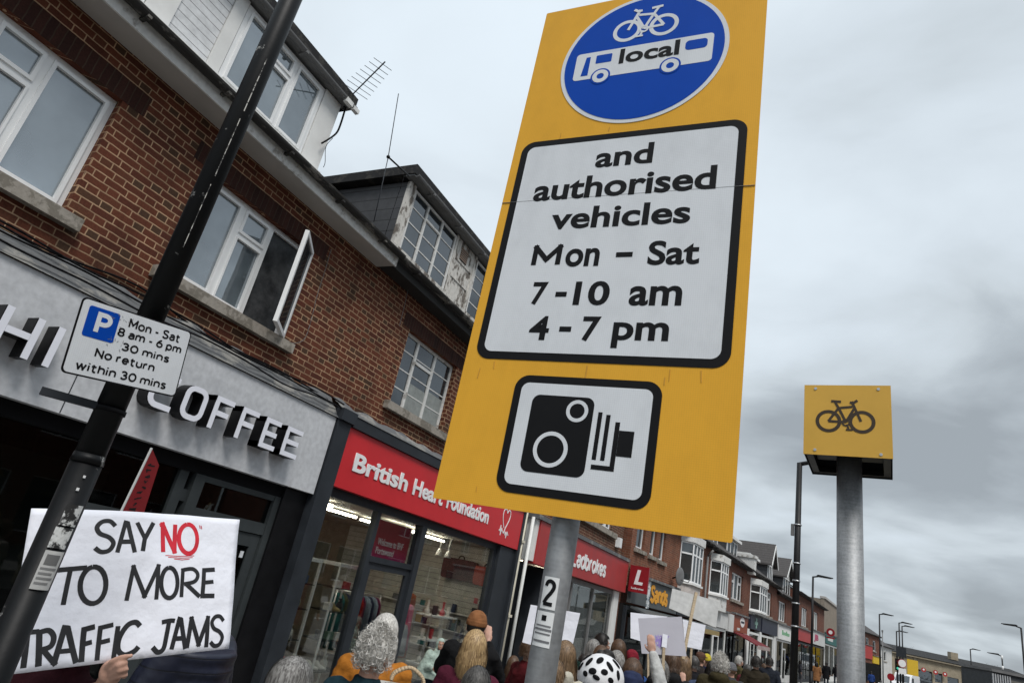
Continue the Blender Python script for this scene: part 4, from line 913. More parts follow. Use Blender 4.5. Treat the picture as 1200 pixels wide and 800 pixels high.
GREYF = M('slate_grey_fascia', (.085, .095, .098), .5, .15)
ORG = M('orange_lettering', (.72, .33, .03), .5, .1)
TERR = M('terracotta_fascia', (.26, .062, .028), .5, .12)
NAVY = M('navy_fascia', (.022, .026, .045), .5, .15)
GREENL = M('green_lettering', (.06, .36, .13), .5, .1); TEAL = M('teal_fascia', (.015, .115, .11), .5, .1)
PINKL = M('magenta_lettering', (.42, .02, .10), .5, .1); MAROON = M('maroon_awning', (.15, .018, .022), .8, .2)
PALEF = M('pale_fascia', (.58, .58, .57), .6, .12, 2.); RENDER = patchy('weathered_render', (.31, .26, .21), (.22, .19, .155), .5, 1.3, .9, soft=.2)
STUC = patchy('pinkish_stucco', (.60, .55, .52), (.45, .41, .38), .5, 3., .85, soft=.1)

u1 = Unit('orange brick terrace with three narrow windows and a grey fascia in orange letters', .15, 9.2)
w3n = [(.55, 1.35, 4.25, 5.5), (1.95, 2.55, 4.22, 5.5), (2.98, 3.58, 4.18, 5.5)]
u1.wall(BR_B, 3.0, 5.65, w3n)
for q in w3n: u1.win(*q, fmat=UPVC, pmat=PANE_MID)
u1.bay(5.5, 7.7, 3.78, 5.32, 3.05, basemat=STUC, proj=.42, cham=.4)
u1.fascia(.3, 5.2, 2.50, 3.36, GREYF, None); letters('Sands', (u1.L(2.1), u1.L(4.0), 2.66, 3.27), -.142, .02, ORG, u1.t, .13, gap=.28)
MB().box(u1.L(1.75), u1.L(2.0), -.17, -.142, 2.45, 3.35).build('logo_panel', patchy('blue_white_panel', (.7, .72, .72), (.03, .08, .12), .52, 9.), u1.t)
text('R', (u1.L(4.6), u1.L(4.85), 2.62, 2.78), -.142, .02, ORG, u1.t)
aw = MB(); aw.hexa([(.2, -.14, 2.36), (8.6, -.14, 2.36), (8.6, -.9, 2.16), (.2, -.9, 2.16), (.2, -.14, 2.42), (8.6, -.14, 2.42), (8.6, -.9, 2.22), (.2, -.9, 2.22)]); aw.build('awning', GREYF, u1.t)
MB().box(.2, 8.6, -.93, -.90, 2.05, 2.22).build('awning_edge', M('gold_trim', (.30, .22, .09), .6), u1.t)
u1.fascia(5.3, 9.0, 2.5, 3.0, CHAR)
u1.shop(.2, 8.9, 2.4, CHAR, posts=(2.6, 5.4), door=(4.0, 5.0)); u1.roof(5.65, 8.6, 3.8)
dm = MB(); dm.ball((0, 0, 0), (.34, .06, .34), 20, 10); dishm = dm.mesh('dish')
t = thing('satellite_dish', 'grey satellite dish on the orange brick wall beside the first bay window', 'dish', tuple(Vector((*(BP+BU*4.55), 0))+Vector((.35, 0, 3.85))), R(75))
link('reflector', dishm, GUTG, t); MB().tube([(0, 0, -.1), (0, -.35, -.18), (0, -.42, -.02)], .015).build('arm', GUTG, t); MB().tube([(0, 0, 0), (0, .3, -.1)], .03).build('bracket', BLACKM, t)

u2 = Unit('red brick terrace with a white bay under the deep eaves and a pale shop sign', 9.2, 13.55)
u2.wall(BR_C, 3.0, 5.62); u2.bay(10.1, 12.2, 3.76, 5.2, 3.1, proj=.42, cham=.4); u2.roof(5.62, 8.6, 3.8); u2.fascia(9.4, 13.4, 2.42, 3.12, PALEF)
u2.shop(9.3, 13.45, 2.40, WHITEP, posts=(11.2,), door=(11.3, 12.3)); u2.dormer(9.9, 12.4, 6.0, 6.95)
MB().tube([(u2.L(9.1), -.12, 0), (u2.L(9.1), -.12, 5.2), (u2.L(9.1), -.34, 5.5)], .05, 12).build('downpipe', GUTG, u2.t)
u3 = Unit('deep red brick terrace with a flat white window over a terracotta sign and maroon awning', 13.55, 17.9)
fw = (14.3, 16.75, 3.88, 5.2)
u3.wall(BR_C, 3.0, 5.62, [fw]); u3.win(*fw, splits=(15.1, 15.95), vents=((14.3, 15.1, 4.75), (15.95, 16.75, 4.75)), pmat=PANE_MID); u3.roof(5.62, 8.6, 3.8)
u3.fascia(14.6, 17.8, 2.42, 3.18, TERR, 'café', (15.6, 16.2, 2.50, 2.62), WTXT) if False else u3.fascia(14.6, 17.8, 2.42, 3.2, TERR)
lg = MB(); lg.disc(u3.L(16.5), 2.93, .5, -.143, -.16, 40, .24); lg.build('round_logo', WTXT, u3.t); MB().box(u3.L(16.12), u3.L(16.88), -.162, -.168, 2.88, 2.98).build('logo_band', NAVY, u3.t)
MB().box(u3.L(15.4), u3.L(16.0), -.143, -.15, 2.5, 2.62).build('lettering', PALEF, u3.t)
MB().box(u3.L(13.6), u3.L(14.58), -.16, 0, 2.35, 3.15).build('shop_fascia', PALEF, u3.t)
aw = MB(); aw.hexa([(u3.L(14.7), -.14, 2.35), (u3.L(17.8), -.14, 2.35), (u3.L(17.8), -1.3, 1.95), (u3.L(14.7), -1.3, 1.95), (u3.L(14.7), -.14, 2.40), (u3.L(17.8), -.14, 2.40), (u3.L(17.8), -1.3, 2.0), (u3.L(14.7), -1.3, 2.0)])
awn = aw.build('awning', MAROON, u3.t); MB().box(u3.L(14.7), u3.L(17.8), -1.32, -1.302, 1.82, 2.0).build('valance', lines_mat('striped_valance', (.6, .58, .55), (.16, .02, .02), .3, .5, 0), awn)
u3.shop(13.7, 17.8, 2.38, BLACK, posts=(15.2,), door=(15.3, 16.4)); u3.dormer(14.2, 16.55, 6.0, 6.85)
for x in (.3, .75):
    pass
MB().box(u3.L(16.6), u3.L(17.8), 1.0, 1.6, 6.6, 7.6).build('chimney', BR_C, u3.t)
cp = MB()
for k in range(4): cp.cone((u3.L(16.75)+k*.3, 1.3, 7.6), (u3.L(16.75)+k*.3, 1.3, 7.95), .12, .10, 12)
cp.build('chimney_pot', TERR, u3.t)

u4 = Unit('brick terrace with an ornate white bay, a tall pitched dormer and a chemist shop below', 17.9, 26.8)
wn = (22.6, 25.0, 3.75, 5.15)
u4.wall(BR_C, 3.0, 5.6, [wn]); u4.win(*wn, splits=(23.4, 24.2), vents=((22.6, 23.4, 4.72), (24.2, 25.0, 4.72)), pmat=PANE_MID)
u4.bay(18.7, 21.6, 3.72, 5.1, 3.55, proj=.45, cham=.5); u4.roof(5.6, 8.4, 3.9)
u4.dormer(24.9, 29.2-2.55, 5.75, 6.95, pitched=True, ridge=1.25, depth=2.3, y0=.3); u4.dormer(19.0, 21.6, 5.75, 6.6, pitched=False)
pr = MB(); pr.box(-.25, .3, -.35, .5, 5.5, 6.35); pr.box(-.32, .37, -.42, .57, 6.35, 6.5); pr.bevel(.02, 1).build('parapet', OLDW, u4.t)
u4.fascia(18.6, 21.3, 2.75, 3.48, NAVY); u4.fascia(21.7, 26.7, 2.72, 3.52, NAVY)
gc = MB(); c_ = (u4.L(20.0), 3.1); gc.prism([(c_[0]+a*1.5, c_[1]+b) for a, b in [(-.08, -.26), (.08, -.26), (.08, -.08), (.26, -.08), (.26, .08), (.08, .08), (.08, .26), (-.08, .26), (-.08, .08), (-.26, .08), (-.26, -.08), (-.08, -.08)]], -.143, -.16)
gc.build('pharmacy_cross', M('pale_green_cross', (.30, .50, .42), .5), u4.t)
for a in (18.0, 21.35, 25.9): u4.pier(a, a+.55, 2.72, WHITEP)
u4.shop(18.6, 21.3, 2.6, WHITEP, door=(19.3, 20.3)); u4.shop(22.0, 25.8, 2.6, WHITEP, posts=(23.9,), wall=patchy('shop_display', (.22, .25, .26), (.06, .09, .10), .5, 6.))

u5 = Unit('brick terrace with one white window, a pitched dormer and a white fascia in green letters', 26.8, 34.2)
wn = (27.6, 30.3, 3.72, 5.0)
u5.wall(BR_C, 3.0, 5.3, [wn]); u5.win(*wn, splits=(28.5, 29.4), pmat=PANE_MID); u5.roof(5.3, 8.2, 3.9); u5.dormer(31.0, 34.0, 5.6, 6.9, pitched=True, ridge=1.3, depth=2.3); 
u5.fascia(27.0, 33.4, 2.62, 3.5, WHITEP, 'Green Deli', (28.2, 31.8, 2.95, 3.25), GREENL) if False else u5.fascia(27.0, 33.4, 2.62, 3.5, WHITEP)
lm = MB()
for k, (x, h) in enumerate([(28.4, .3), (28.9, .18), (29.4, .18), (29.9, .28), (30.4, .18), (30.9, .18)]): lm.box(u5.L(x), u5.L(x)+.34, -.143, -.15, 2.92, 2.92+h)
lm.build('lettering', GREENL, u5.t)
u5.shop(27.0, 33.6, 2.6, PALEF, posts=(29.2,), door=(29.4, 30.5), wall=INTW)
u6 = Unit('brick terrace with a red sign beside a pale fascia and two upper windows', 34.2, 51.8)
wa, wb = (37.6, 40.6, 4.0, 5.4), (44.6, 47.4, 4.05, 5.6)
u6.wall(BR_C, 3.0, 6.2, [wa, wb]); u6.win(*wa, splits=(38.6, 39.6), pmat=PANE_MID); u6.win(*wb, splits=(46.0,), pmat=NET); u6.roof(6.2, 8.4, 3.6)
u6.fascia(35.0, 42.6, 2.9, 3.75, REDL); u6.fascia(43.2, 51.5, 2.95, 4.0, PALEF); u6.shop(35.0, 42.6, 2.8, CHAR, posts=(38,), door=(39, 40.4), wall=INTW); u6.shop(43.2, 51.4, 2.85, BLACK, posts=(46,), door=(47, 48.6))
text('JB', (u6.L(44.0), u6.L(46.6), 3.15, 3.75), -.142, .02, PINKL, u6.t); MB().box(u6.L(36), u6.L(41.5), .02, .03, 1.9, 2.6).build('window_poster', GREENL, u6.t)
t = thing('projecting_sign', 'round red projecting sign on the far brick terrace next to the concrete wall', 'sign', tuple(Vector((*(BP+BU*51.5+Vector((BU.y, -BU.x))*.6), 4.35))), R(-6))
MB().disc(0, 0, .36, 0, .12, 32).build('sign_disc', REDD, t); MB().disc(0, 0, .17, -.006, -.002, 24).build('sign_centre', WTXT, t); MB().box(-.36, .36, .02, .08, -.55, -.42).build('sign_plate', REDD, t)
u7 = Unit('flat roofed shop with a bare concrete upper wall and a teal fascia', 51.8, 72)
u7.wall(RENDER, 3.4, 7.3); MB().box(-.05, u7.w+.05, -.12, .4, 7.302, 7.5).build('coping', SOFF, u7.t); MB().box(.02, u7.w, .31, 9, 0.01, 7.25).build('rear_block', RENDER, u7.t)
u7.fascia(52.2, 71.5, 3.35, 4.25, TEAL, 'Bank', (53.5, 57.5, 3.6, 4.0), WTXT) if False else u7.fascia(52.2, 71.5, 3.35, 4.25, TEAL)
MB().box(u7.L(53.6), u7.L(58.0), -.143, -.15, 3.65, 3.98).build('lettering', PALEF, u7.t)
shopfront(u7.t, .4, u7.w-.3, 3.3, WHITEP, y=-.06, posts=(4, 8, 12, 16), glass=PANE_MID)

u8 = Unit('far brick terrace at the bend with chimneys and a yellow shop sign', .2, 17.2, CP, CU, CA)
u8.wall(BR_C, 0.0, 6.0, [(9.6, 11.2, 4.1, 5.5), (13.2, 14.8, 4.1, 5.4)]); u8.win(9.6, 11.2, 4.1, 5.5, pmat=PANE_MID); u8.win(13.2, 14.8, 4.1, 5.4, pmat=PANE_MID); u8.roof(6.0, 8.2, 3.5)
u8.fascia(8.6, 12.4, 3.0, 4.6, REDL); u8.fascia(12.8, 17.0, 2.6, 3.5, M('yellow_fascia', (.62, .42, .02), .5)); MB().box(.4, 8.2, -.10, -.004, 0, 3.4).build('shop_window', PALEF, u8.t)
MB().box(8.8, 16.8, -.08, -.004, .3, 2.5).build('shop_window', BLACKM, u8.t)
MB().box(10.0, 11.2, 2.6, 3.5, 7.6, 9.2).build('chimney', BR_C, u8.t)
u9 = Unit('pale rendered end house furthest along the left hand terrace', 17.2, 24, CP, CU, CA)
u9.wall(PALEF, 0, 5.0, [(2+17.2, 3.5+17.2, 3.2, 4.4)]); u9.win(19.2, 20.7, 3.2, 4.4, pmat=PANE_MID); u9.roof(5.0, 6.8, 3.0)

for k, (y0_, wd_, ht_) in enumerate(((-26, 18, 7.5), (-7.6, 15, 8.2), (7.8, 17, 7.2), (25.2, 15, 7.8), (40.6, 16, 8.4), (57, 14, 7.6))):
    e = thing('terraced_building', ('plain brick block across the road behind the viewer', 'taller brick block across the road facing the coffee shop', 'low brick block across the road facing the charity shop', 'brick block across the road facing the betting shop', 'tall brick block across the road where the street bends', 'furthest brick block across the road')[k], 'building', (17.0 if k < 4 else 18.0+(k-4)*1.6, y0_+wd_, 0), R(-90))
    hl = [(1.2+i*3.4, 2.9+i*3.4, 4.4, 5.8) for i in range(int((wd_-1)//3.4))]+[(.8+i*4.6, 4.6+i*4.6, .5, 2.7) for i in range(int((wd_-1)//4.6))]
    wall_mb(0, wd_, 0, ht_, hl).build('wall', BR_C, e)
    for q in hl: window(e, *q, pmat=PANE_DARK, sash=False, sill=False, splits=((q[0]+q[1])/2,))
    MB().box(-.1, wd_+.1, -.3, 7, ht_+.003, ht_+.2).build('roof', FELT, e)
# ------------------------------------------------------------------ stone parade closing the view on the right
SAND = patchy('sandstone', (.36, .31, .23), (.26, .22, .16), .5, 1.6, .9, soft=.15)
st = thing('stone_building', 'low buff stone parade with a dark roof edge across the road at the bend', 'building', (9.6, 126.3, -.1), R(28))
hl = [(4.2, 6.6, 1.2, 3.3), (7.0, 8.2, 2.0, 3.3), (9.0, 10.8, 1.0, 3.1)]+[(12.2+i*1.7, 13.1+i*1.7, .9, 3.0) for i in range(6)]
wall_mb(0, 24, 0, 4.9, hl).build('wall', SAND, st)
for q in hl: window(st, *q, pmat=PANE_DARK, sash=False, sill=False, fmat=DARKW)
MB().box(-.1, 24.1, -.45, .4, 4.905, 5.1).build('cornice', SAND, st); roof_slope(st, -.1, 24.1, 5.2, 6.3, -.5, 6, FELT)
for x in (0, 3.6, 11.3, 17.5, 23.4): MB().box(x, x+.5, -.12, -.004, 0, 4.9).build('pilaster', SAND, st)
MB().box(11.5, 12.7, 2.4, 3.2, 5.8, 6.9).build('chimney', SAND, st)
for i, x in enumerate((4.9, 6.8, 8.3)):
    o = MB().disc(0, 0, .32, 0, .10, 24).build('hanging_sign', REDL); p = Matrix.Translation((9.6, 126.3, -.1)) @ Matrix.Rotation(R(28), 4, 'Z') @ Vector((x, -.5, 3.35)); o.location = p; o.rotation_euler = (0, 0, R(10))
    tag(o, ('left', 'middle', 'right')[i]+' of three round red signs on the buff stone parade', 'sign', 'round red signs on the stone parade'); MB().disc(0, .05, .13, -.012, -.002, 16).build('sign_centre', WTXT, o)
t = thing('yellow_hoarding', 'tall yellow panel standing in front of the buff stone parade', 'hoarding', (11.75, 118.5, -.12), R(10))
MB().box(-.7, .7, 0, .12, .1, 4.3).bevel(.01, 1).build('panel', M('yellow_panel', (.62, .40, .03), .6, .1), t); MB().box(-.78, .78, -.04, .16, 0, .1).build('base', CHAR, t)
ct = thing('metal_container', 'grey ribbed metal container beside the road at the right edge', 'container', (7.15, 40.0, -.12), R(24))
rb = MB(); x = 0
while x < .78: rb.box(x, x+.05, -.05, -.004, .1, 3.05); x += .11
rb.build('rib', M('pale_ribbed_steel', (.42, .43, .44), .5, .15), ct)
MB().box(0, 5.0, 0, 2.2, .08, 3.12).bevel(.02, 1).build('body', M('dark_steel', (.06, .065, .07), .5, .2), ct); MB().box(-.06, 5.1, -.10, 2.26, 3.125, 3.24).bevel(.02, 1).build('roof', GUTG, ct)
MB().box(.85, 4.9, -.012, -.002, 1.2, 2.9).build('side_panel', M('grey_panel', (.14, .135, .12), .6), ct); MB().box(0, 5, .1, 2.1, 0, .08).build('base', BLACKM, ct)

# ------------------------------------------------------------------ bus lane sign on its pole
S = thing('traffic_sign', 'large amber bus lane sign with a blue roundel and camera symbol on a grey pole', 'traffic sign', (-1.0374, 1.6273, 2.307), R(2.04))
def rrp(m, *a): return m.rrect(*a)
MB().rrect(0, .84, 0, 1.965, .006, 0, .003).build('sign_plate', AMB, S)
boxes('channel', ALU, S, [(.04, .80, .0055, .022, z, z+.045) for z in (.22, 1.05, 1.72)])
MB().rrect(.001, .839, .001, 1.964, .006, .0032, .005).build('back_plate', GUTG, S)
# roundel
MB().disc(.424, 1.643, .303, -.0005, -.0022, 96).build('roundel_rim', SWHITE, S)
MB().disc(.424, 1.643, .288, -.0024, -.0034, 96).build('roundel', SBLUE, S)
bs = MB(); y0, y1 = -.0035, -.0042
bs.prism(rrpts(.176, .675, 1.567, 1.697, .014, 5)[:-1], y0, y1); bus = bs.build('bus_symbol', SWHITE, S)
mk = MB(); y0, y1 = -.0043, -.0049
mk.prism([(.205, 1.585), (.232, 1.585), (.232, 1.675), (.216, 1.675)], y0, y1); mk.rrect(.255, .315, 1.637, 1.677, .004, y0, y1); mk.rrect(.580, .655, 1.632, 1.676, .014, y0, y1)
mk.build('bus_window', SBLUE, bus)
for cx_ in (.283, .535): MB().disc(cx_, 1.572, .037, y0, y1, 32).build('wheel_arch', SBLUE, bus)
for cx_ in (.283, .535): MB().ring(cx_, 1.572, .022, .0165, -.0050, -.0056, 32).build('bus_wheel', SWHITE, bus)
text('local', (.345, .560, 1.618, 1.689), -.0045, .001, SBLACK, S, bold=.025)
def bicycle(m, cx, cz, s, y0, y1, flip=1):
    X = lambda x: cx+flip*x*s; Z = lambda z: cz+z*s
    def rib(p, w_, k=0): m.ribbon([(X(a), Z(b)) for a, b in p], w_*s, y0-k, y1-k)
    for k, x in enumerate((-.53, .53)): m.ring(X(x), Z(0), .36*s, .115*s, y0, y1, 40)
    rib([(-.53, 0), (-.20, .50)], .085, 1e-4); rib([(-.20, .50), (.24, .56)], .085, 2e-4); rib([(-.17, .44), (.03, -.02)], .085, 3e-4); rib([(.03, -.02), (.30, .50)], .085, 4e-4)
    rib([(.22, .76), (.50, .02)], .085, 5e-4); rib([(-.53, 0), (.03, -.02)], .085, 6e-4); rib([(-.32, .74), (-.17, .44)], .08, 7e-4); rib([(-.44, .76), (-.12, .74)], .085, 8e-4); rib([(.16, .72), (.27, .70), (.40, .80)], .085, 9e-4)
    m.ring(X(.03), Z(-.04), .11*s, .055*s, y0-1e-3, y1-1e-3, 24); rib([(.06, -.1), (.12, -.30)], .06, 1.1e-3); rib([(.03, -.30), (.24, -.30)], .06, 1.2e-3)
bm_ = MB(); bicycle(bm_, .424, 1.779, .128, -.0035, -.0042, -1); bm_.build('bicycle_symbol', SWHITE, S)
# white panel
MB().rrect(.032, .806, .448, 1.301, .048, -.0005, -.0016, 10).build('panel_border', SBLACK, S)
MB().rrect(.058, .780, .474, 1.275, .028, -.0018, -.0026, 10).build('panel', SWHITE, S)
ty, tb_ = -.0027, .0008
def words(wl, mat=SBLACK):
    for s_, bx in wl: text(s_, bx, ty, tb_, mat, S, bold=.025, spacing=1.0) if s_ not in '-M' else letters(s_, bx, ty, tb_, mat, S, .0172)
words([('and', (.323, .518, 1.157, 1.243)), ('authorised', (.118, .726, 1.036, 1.127)), ('vehicles', (.203, .659, .917, 1.002)),
       ('M', (.162, .263, .774, .858)), ('on', (.279, .392, .773, .840)), ('-', (.445, .497, .806, .819)), ('Sat', (.545, .698, .772, .858)),
       ('7', (.187, .238, .637, .719)), ('-', (.268, .305, .668, .681)), ('10', (.330, .443, .636, .720)), ('am', (.505, .660, .635, .701)),
       ('4', (.203, .268, .516, .598)), ('-', (.302, .340, .548, .561)), ('7', (.374, .430, .516, .598)), ('pm', (.470, .634, .497, .581))])
MB().box(.001, .839, -.0030, -.0005, 1.0399, 1.0411).build('sheet_joint', GUTG, S)
gs = MB(); rg_ = random.Random(21)
for k in range(9):
    x = rg_.uniform(.05, .79); z = rg_.choice((.44, .44, .05, 1.33, .415)); l = rg_.uniform(.015, .06)
    gs.ribbon([(x, z), (x+rg_.uniform(-.003, .003), z-l)], rg_.uniform(.0012, .003), -.0004, -.0012-k*2e-5)
gs.build('grime_streak', M('grime_amber', (.54, .28, .04), .8), S)
# camera panel
MB().rrect(.192, .635, .046, .400, .044, -.0005, -.0016, 10).build('panel_border', SBLACK, S)
MB().rrect(.216, .611, .070, .376, .024, -.0018, -.0026, 10).build('panel', SWHITE, S)
cs_ = MB(); cs_.rrect(.258, .449, .110, .340, .024, -.0027, -.0034, 8); cs_.ribbon([(.470, .300), (.470, .164)], .012, -.0027, -.0034); cs_.ribbon([(.494, .294), (.494, .164)], .012, -.0027, -.0034)
cs_.ribbon([(.523, .275), (.523, .144), (.465, .144)], .013, -.0027, -.0034); cs_.prism([(.530, .252), (.572, .252), (.572, .180), (.530, .180)], -.0027, -.0034)
cam_s = cs_.build('camera_symbol', SBLACK, S); rg = MB(); rg.ring(.340, .180, .046, .0115, -.0035, -.0041, 48); rg.ring(.401, .298, .0275, .0105, -.0035, -.0041, 40); rg.build('lens_ring', SWHITE, cam_s)
# pole, clamps, stickers
pr_ = .0385
pl = MB(); pl.cone((.404, .07, 1.9), (.385, .068, -2.307), pr_, pr_*1.02, 32); pole = pl.build('pole', GALVB, S)
MB().cone((.404, .07, 1.9), (.404, .07, 1.915), pr_+.003, pr_*.8, 32).build('pole_cap', BLACKM, pole)
cb = MB()
for z in (.24, 1.07, 1.74): cb.cone((.398, .07, z-.016), (.398, .07, z+.016), pr_+.004, pr_+.004, 32)
cb.build('clip', ALU, S)
def wrap(cx, cy, r, a0, a1, z0, z1, n=10):
    m = MB(); t = .0008
    for i in range(n):
        p, q = R(a0+(a1-a0)*i/n), R(a0+(a1-a0)*(i+1)/n)
        P = lambda a, rr, z: (cx+rr*math.cos(a), cy+rr*math.sin(a), z)
        m.quad(P(p, r+t, z0), P(q, r+t, z0), P(q, r+t, z1), P(p, r+t, z1))
    return m
STK = M('sticker_white', (.72, .73, .73), .45, .06)
CX, CY = .3946, .0691
sk = wrap(CX, CY, pr_+.0012, 238, 300, -.232, -.152).build('number_sticker', STK, pole)
def wrap_text(s, cx, cy, r, ac, wid, z0, z1, mat, par, bold=.03):
    o = letters(s, (-wid/2, wid/2, z0, z1), 0, .0008, mat, par, .0095)
    for v in o.data.vertices:
        a = R(ac)+v.co.x/r; rr = r+(-v.co.y); v.co = (cx+rr*math.cos(a), cy+rr*math.sin(a), v.co.z)
    return o
wrap_text('2', CX, CY, pr_+.0024, 269, .034, -.224, -.158, SBLACK, sk, .05)
s2 = wrap(CX-.0005, CY, pr_+.0014, 228, 302, -.322, -.238).build('notice_sticker', STK, pole)
lm = MB(); 
for k, (z, wd) in enumerate(((-.272, .044), (-.281, .048), (-.291, .044), (-.309, .046))):
    pass
for z, wd, th in ((-.272, .040, .0035), (-.281, .046, .005), (-.291, .042, .0035), (-.309, .044, .005)):
    a = wd/2/pr_*57.3; m_ = wrap(CX, CY, pr_+.0024, 265-a, 265+a, z-th/2, z+th/2); 
    m_.build('small_print', M('print_grey', (.16, .16, .17), .6), s2)
wrap(CX, CY, pr_+.0024, 256, 274, -.260, -.247).build('emblem', SBLACK, s2)

# ------------------------------------------------------------------ near black lamp column with parking sign
LX, LY = -2.161, 1.299
LP = thing('lamp_post', 'chipped black lamp post in front of the coffee shop', 'lamp post', (LX, LY, 0))
rt, rbm = .0455, .0475
MB().cone((0, 0, 2.24), (0, 0, 6.0), rt, rt*.93, 40).build('shaft', POSTB, LP)
cl_ = MB(); cl_.cone((0, 0, 2.215), (0, 0, 2.245), rbm+.003, rt+.001, 40); cl_.build('collar', POSTB, LP)
bs_ = MB().cone((0, 0, 0), (0, 0, 2.216), rbm+.002, rbm, 40).build('base_tube', POSTB, LP)
MB().box(-.045, .045, -rbm-.008, -rbm+.02, .55, 1.05).build('access_door', POSTB, LP)
la = MB(); la.tube([(0, 0, 5.98), (0.15, .0, 6.1), (.55, 0, 6.15)], .03, 12); la.build('arm', POSTB, LP); ld_ = MB(); ld_.rrect(.45, 1.0, 6.10, 6.18, .03, -.12, .12); ld_.build('lamp_head', CHAR, LP)
def post_sticker(z0, z1, a0, a1, name, mat, r=rbm+.0035): return wrap(0, 0, r, a0, a1, z0, z1, 12).build(name, mat, LP)
GRAF = patchy('scribbled_sticker', (.62, .63, .62), (.03, .03, .03), .53, 26., .6, bump=.05)
post_sticker(2.02, 2.085, 326, 382, 'sticker', GRAF); post_sticker(1.952, 2.014, 322, 380, 'sticker', GRAF)
ns = post_sticker(1.832, 1.944, 322, 386, 'paper_notice', PAPERT)
for k, z in enumerate((1.892, 1.878, 1.864, 1.850)): wrap(0, 0, rbm+.0046, 328, 378-(k % 2)*8, z-.003, z+.003, 10).build('small_print', M('print_grey', (.2, .2, .2), .6), ns)
wrap(0, 0, rbm+.0046, 332, 374, 1.903, 1.933, 10).build('emblem', GUTG, ns)
wrap(0, 0, rbm+.0036, 336, 344, 2.168, 2.176, 4).build('sticker', STK, LP); wrap(0, 0, rbm+.0036, 332, 341, 2.127, 2.136, 4).build('sticker', STK, LP)
for k in range(3): wrap(0, 0, rt+.001, 333+k*1.5, 336+k*2.2, 3.02+.32*k, 3.30+.32*k, 3).build('worn_highlight', patchy('worn_highlight_paint', (.55, .54, .50), (.05, .05, .05), .5, 30.), LP)  # worn seam line, with its pale highlight painted into the strips
# parking plate
pa = Vector((-2.072, 1.056, 2.443)); 
PS = thing('parking_sign', 'white parking time plate with a blue P strapped to the black lamp post', 'sign', tuple(pa), R(90))
PS.rotation_euler = (0, R(-8.2), R(90)); PW, PH = .392, .242
MB().rrect(0, PW, 0, PH, .016, 0, .003, 6).build('sign_plate', SBLACK, PS)
MB().rrect(.005, PW-.005, .005, PH-.005, .013, -.0002, -.0012, 6).build('sign_face', SWHITE, PS)
MB().rrect(.026, .126, .124, .222, .008, -.0013, -.002, 5).build('parking_square', SBLUE, PS)
letters('P', (.056, .107, .138, .210), -.0021, .0006, SWHITE, PS, .0145)
for s_, bx in [('Mon - Sat', (.160, .352, .1885, .220)), ('8 am - 6 pm', (.132, .368, .146, .182)), ('30 mins', (.158, .332, .1105, .139)), ('No return', (.082, .288, .068, .097)), ('within 30 mins', (.036, .346, .0185, .049))]:
    letters(s_, bx, -.0014, .0006, SBLACK, PS, .0056)
sc = MB(); rs = random.Random(5)
for k in range(26):
    x, z = .118+rs.gauss(.01, .018), rs.choice((.205, .13))+rs.gauss(0, .012); l = rs.uniform(.003, .010); a = rs.uniform(0, 3.14)
    sc.ribbon([(x, z), (x+l*math.cos(a), z+l*math.sin(a))], rs.uniform(.0008, .002), -.0022, -.0024-k*1e-6)
sc.build('scratch', GUTG, PS)
bk = MB(); bk.box(.06, .33, .003, .016, .05, .078); bk.box(.06, .33, .003, .016, .165, .193); bk.build('channel', ALU, PS)
for z in (2.395, 2.50, 2.62): MB().cone((0, 0, z-.008), (0, 0, z+.008), rt+.005, rt+.005, 40).build('strap', BLACKM, LP)
cl2 = MB(); cl2.box(-.20, -.04, -.03, -.005, 2.385, 2.41, mat=Matrix.Rotation(R(58), 4, 'Z')); cl2.bevel(.004, 2).build('clamp_arm', CHAR, LP)

# ------------------------------------------------------------------ amber box with bicycle
BX = thing('bicycle_marker', 'amber box with a bicycle symbol on top of a galvanised post', 'sign', (.172, 5.02, 0), R(-8))
BX.rotation_euler = (0, R(-.45), R(-4.5))
MB().cone((0, .12, -.12), (0, .12, 3.48), .083, .083, 40).build('post', GALV, BX)
bxm = MB(); w2, z0, z1 = .272, 3.40, 3.915
for x in (-w2, w2-.004): bxm.box(x, x+.004, -.17, .44, z0, z1)
bxm.box(-w2+.004, w2-.004, .436, .44, z0, z1); bxm.box(-w2+.004, w2-.004, -.166, .436, z1-.004, z1)
bxm.build('box_side', CHAR, BX)
fc_ = MB().box(-w2-.003, w2+.003, -.178, -.171, z0-.004, z1+.003).bevel(.002, 1).build('face', AMB2, BX)
fr = MB(); fr.box(-w2+.01, w2-.01, -.165, -.12, z0+.01, z0+.05); fr.box(-w2+.01, w2-.01, .385, .43, z0+.01, z0+.05); fr.box(-w2+.01, -w2+.055, -.12, .385, z0+.01, z0+.05); fr.box(w2-.055, w2-.01, -.12, .385, z0+.01, z0+.05); fr.box(-w2+.06, w2-.06, .05, .20, z0+.06, z0+.09)
fr.build('frame', BLACK, BX); MB().box(-w2+.02, w2-.02, -.15, .42, z0+.12, z0+.13).build('inner_plate', BLACKM, BX)
bb = MB(); bicycle(bb, -.01, 3.645, .198, -.1785, -.1800); bb.build('bicycle_symbol', M('brown_print', (.045, .030, .018), .6, .1), BX)
rv = MB()
for x, z in ((-.20, .490), (.20, .490), (-.20, .03), (.205, .02)): rv.disc(x, z0+z, .010, -.178, -.182, 16)
rv.build('rivet', ALU, BX)

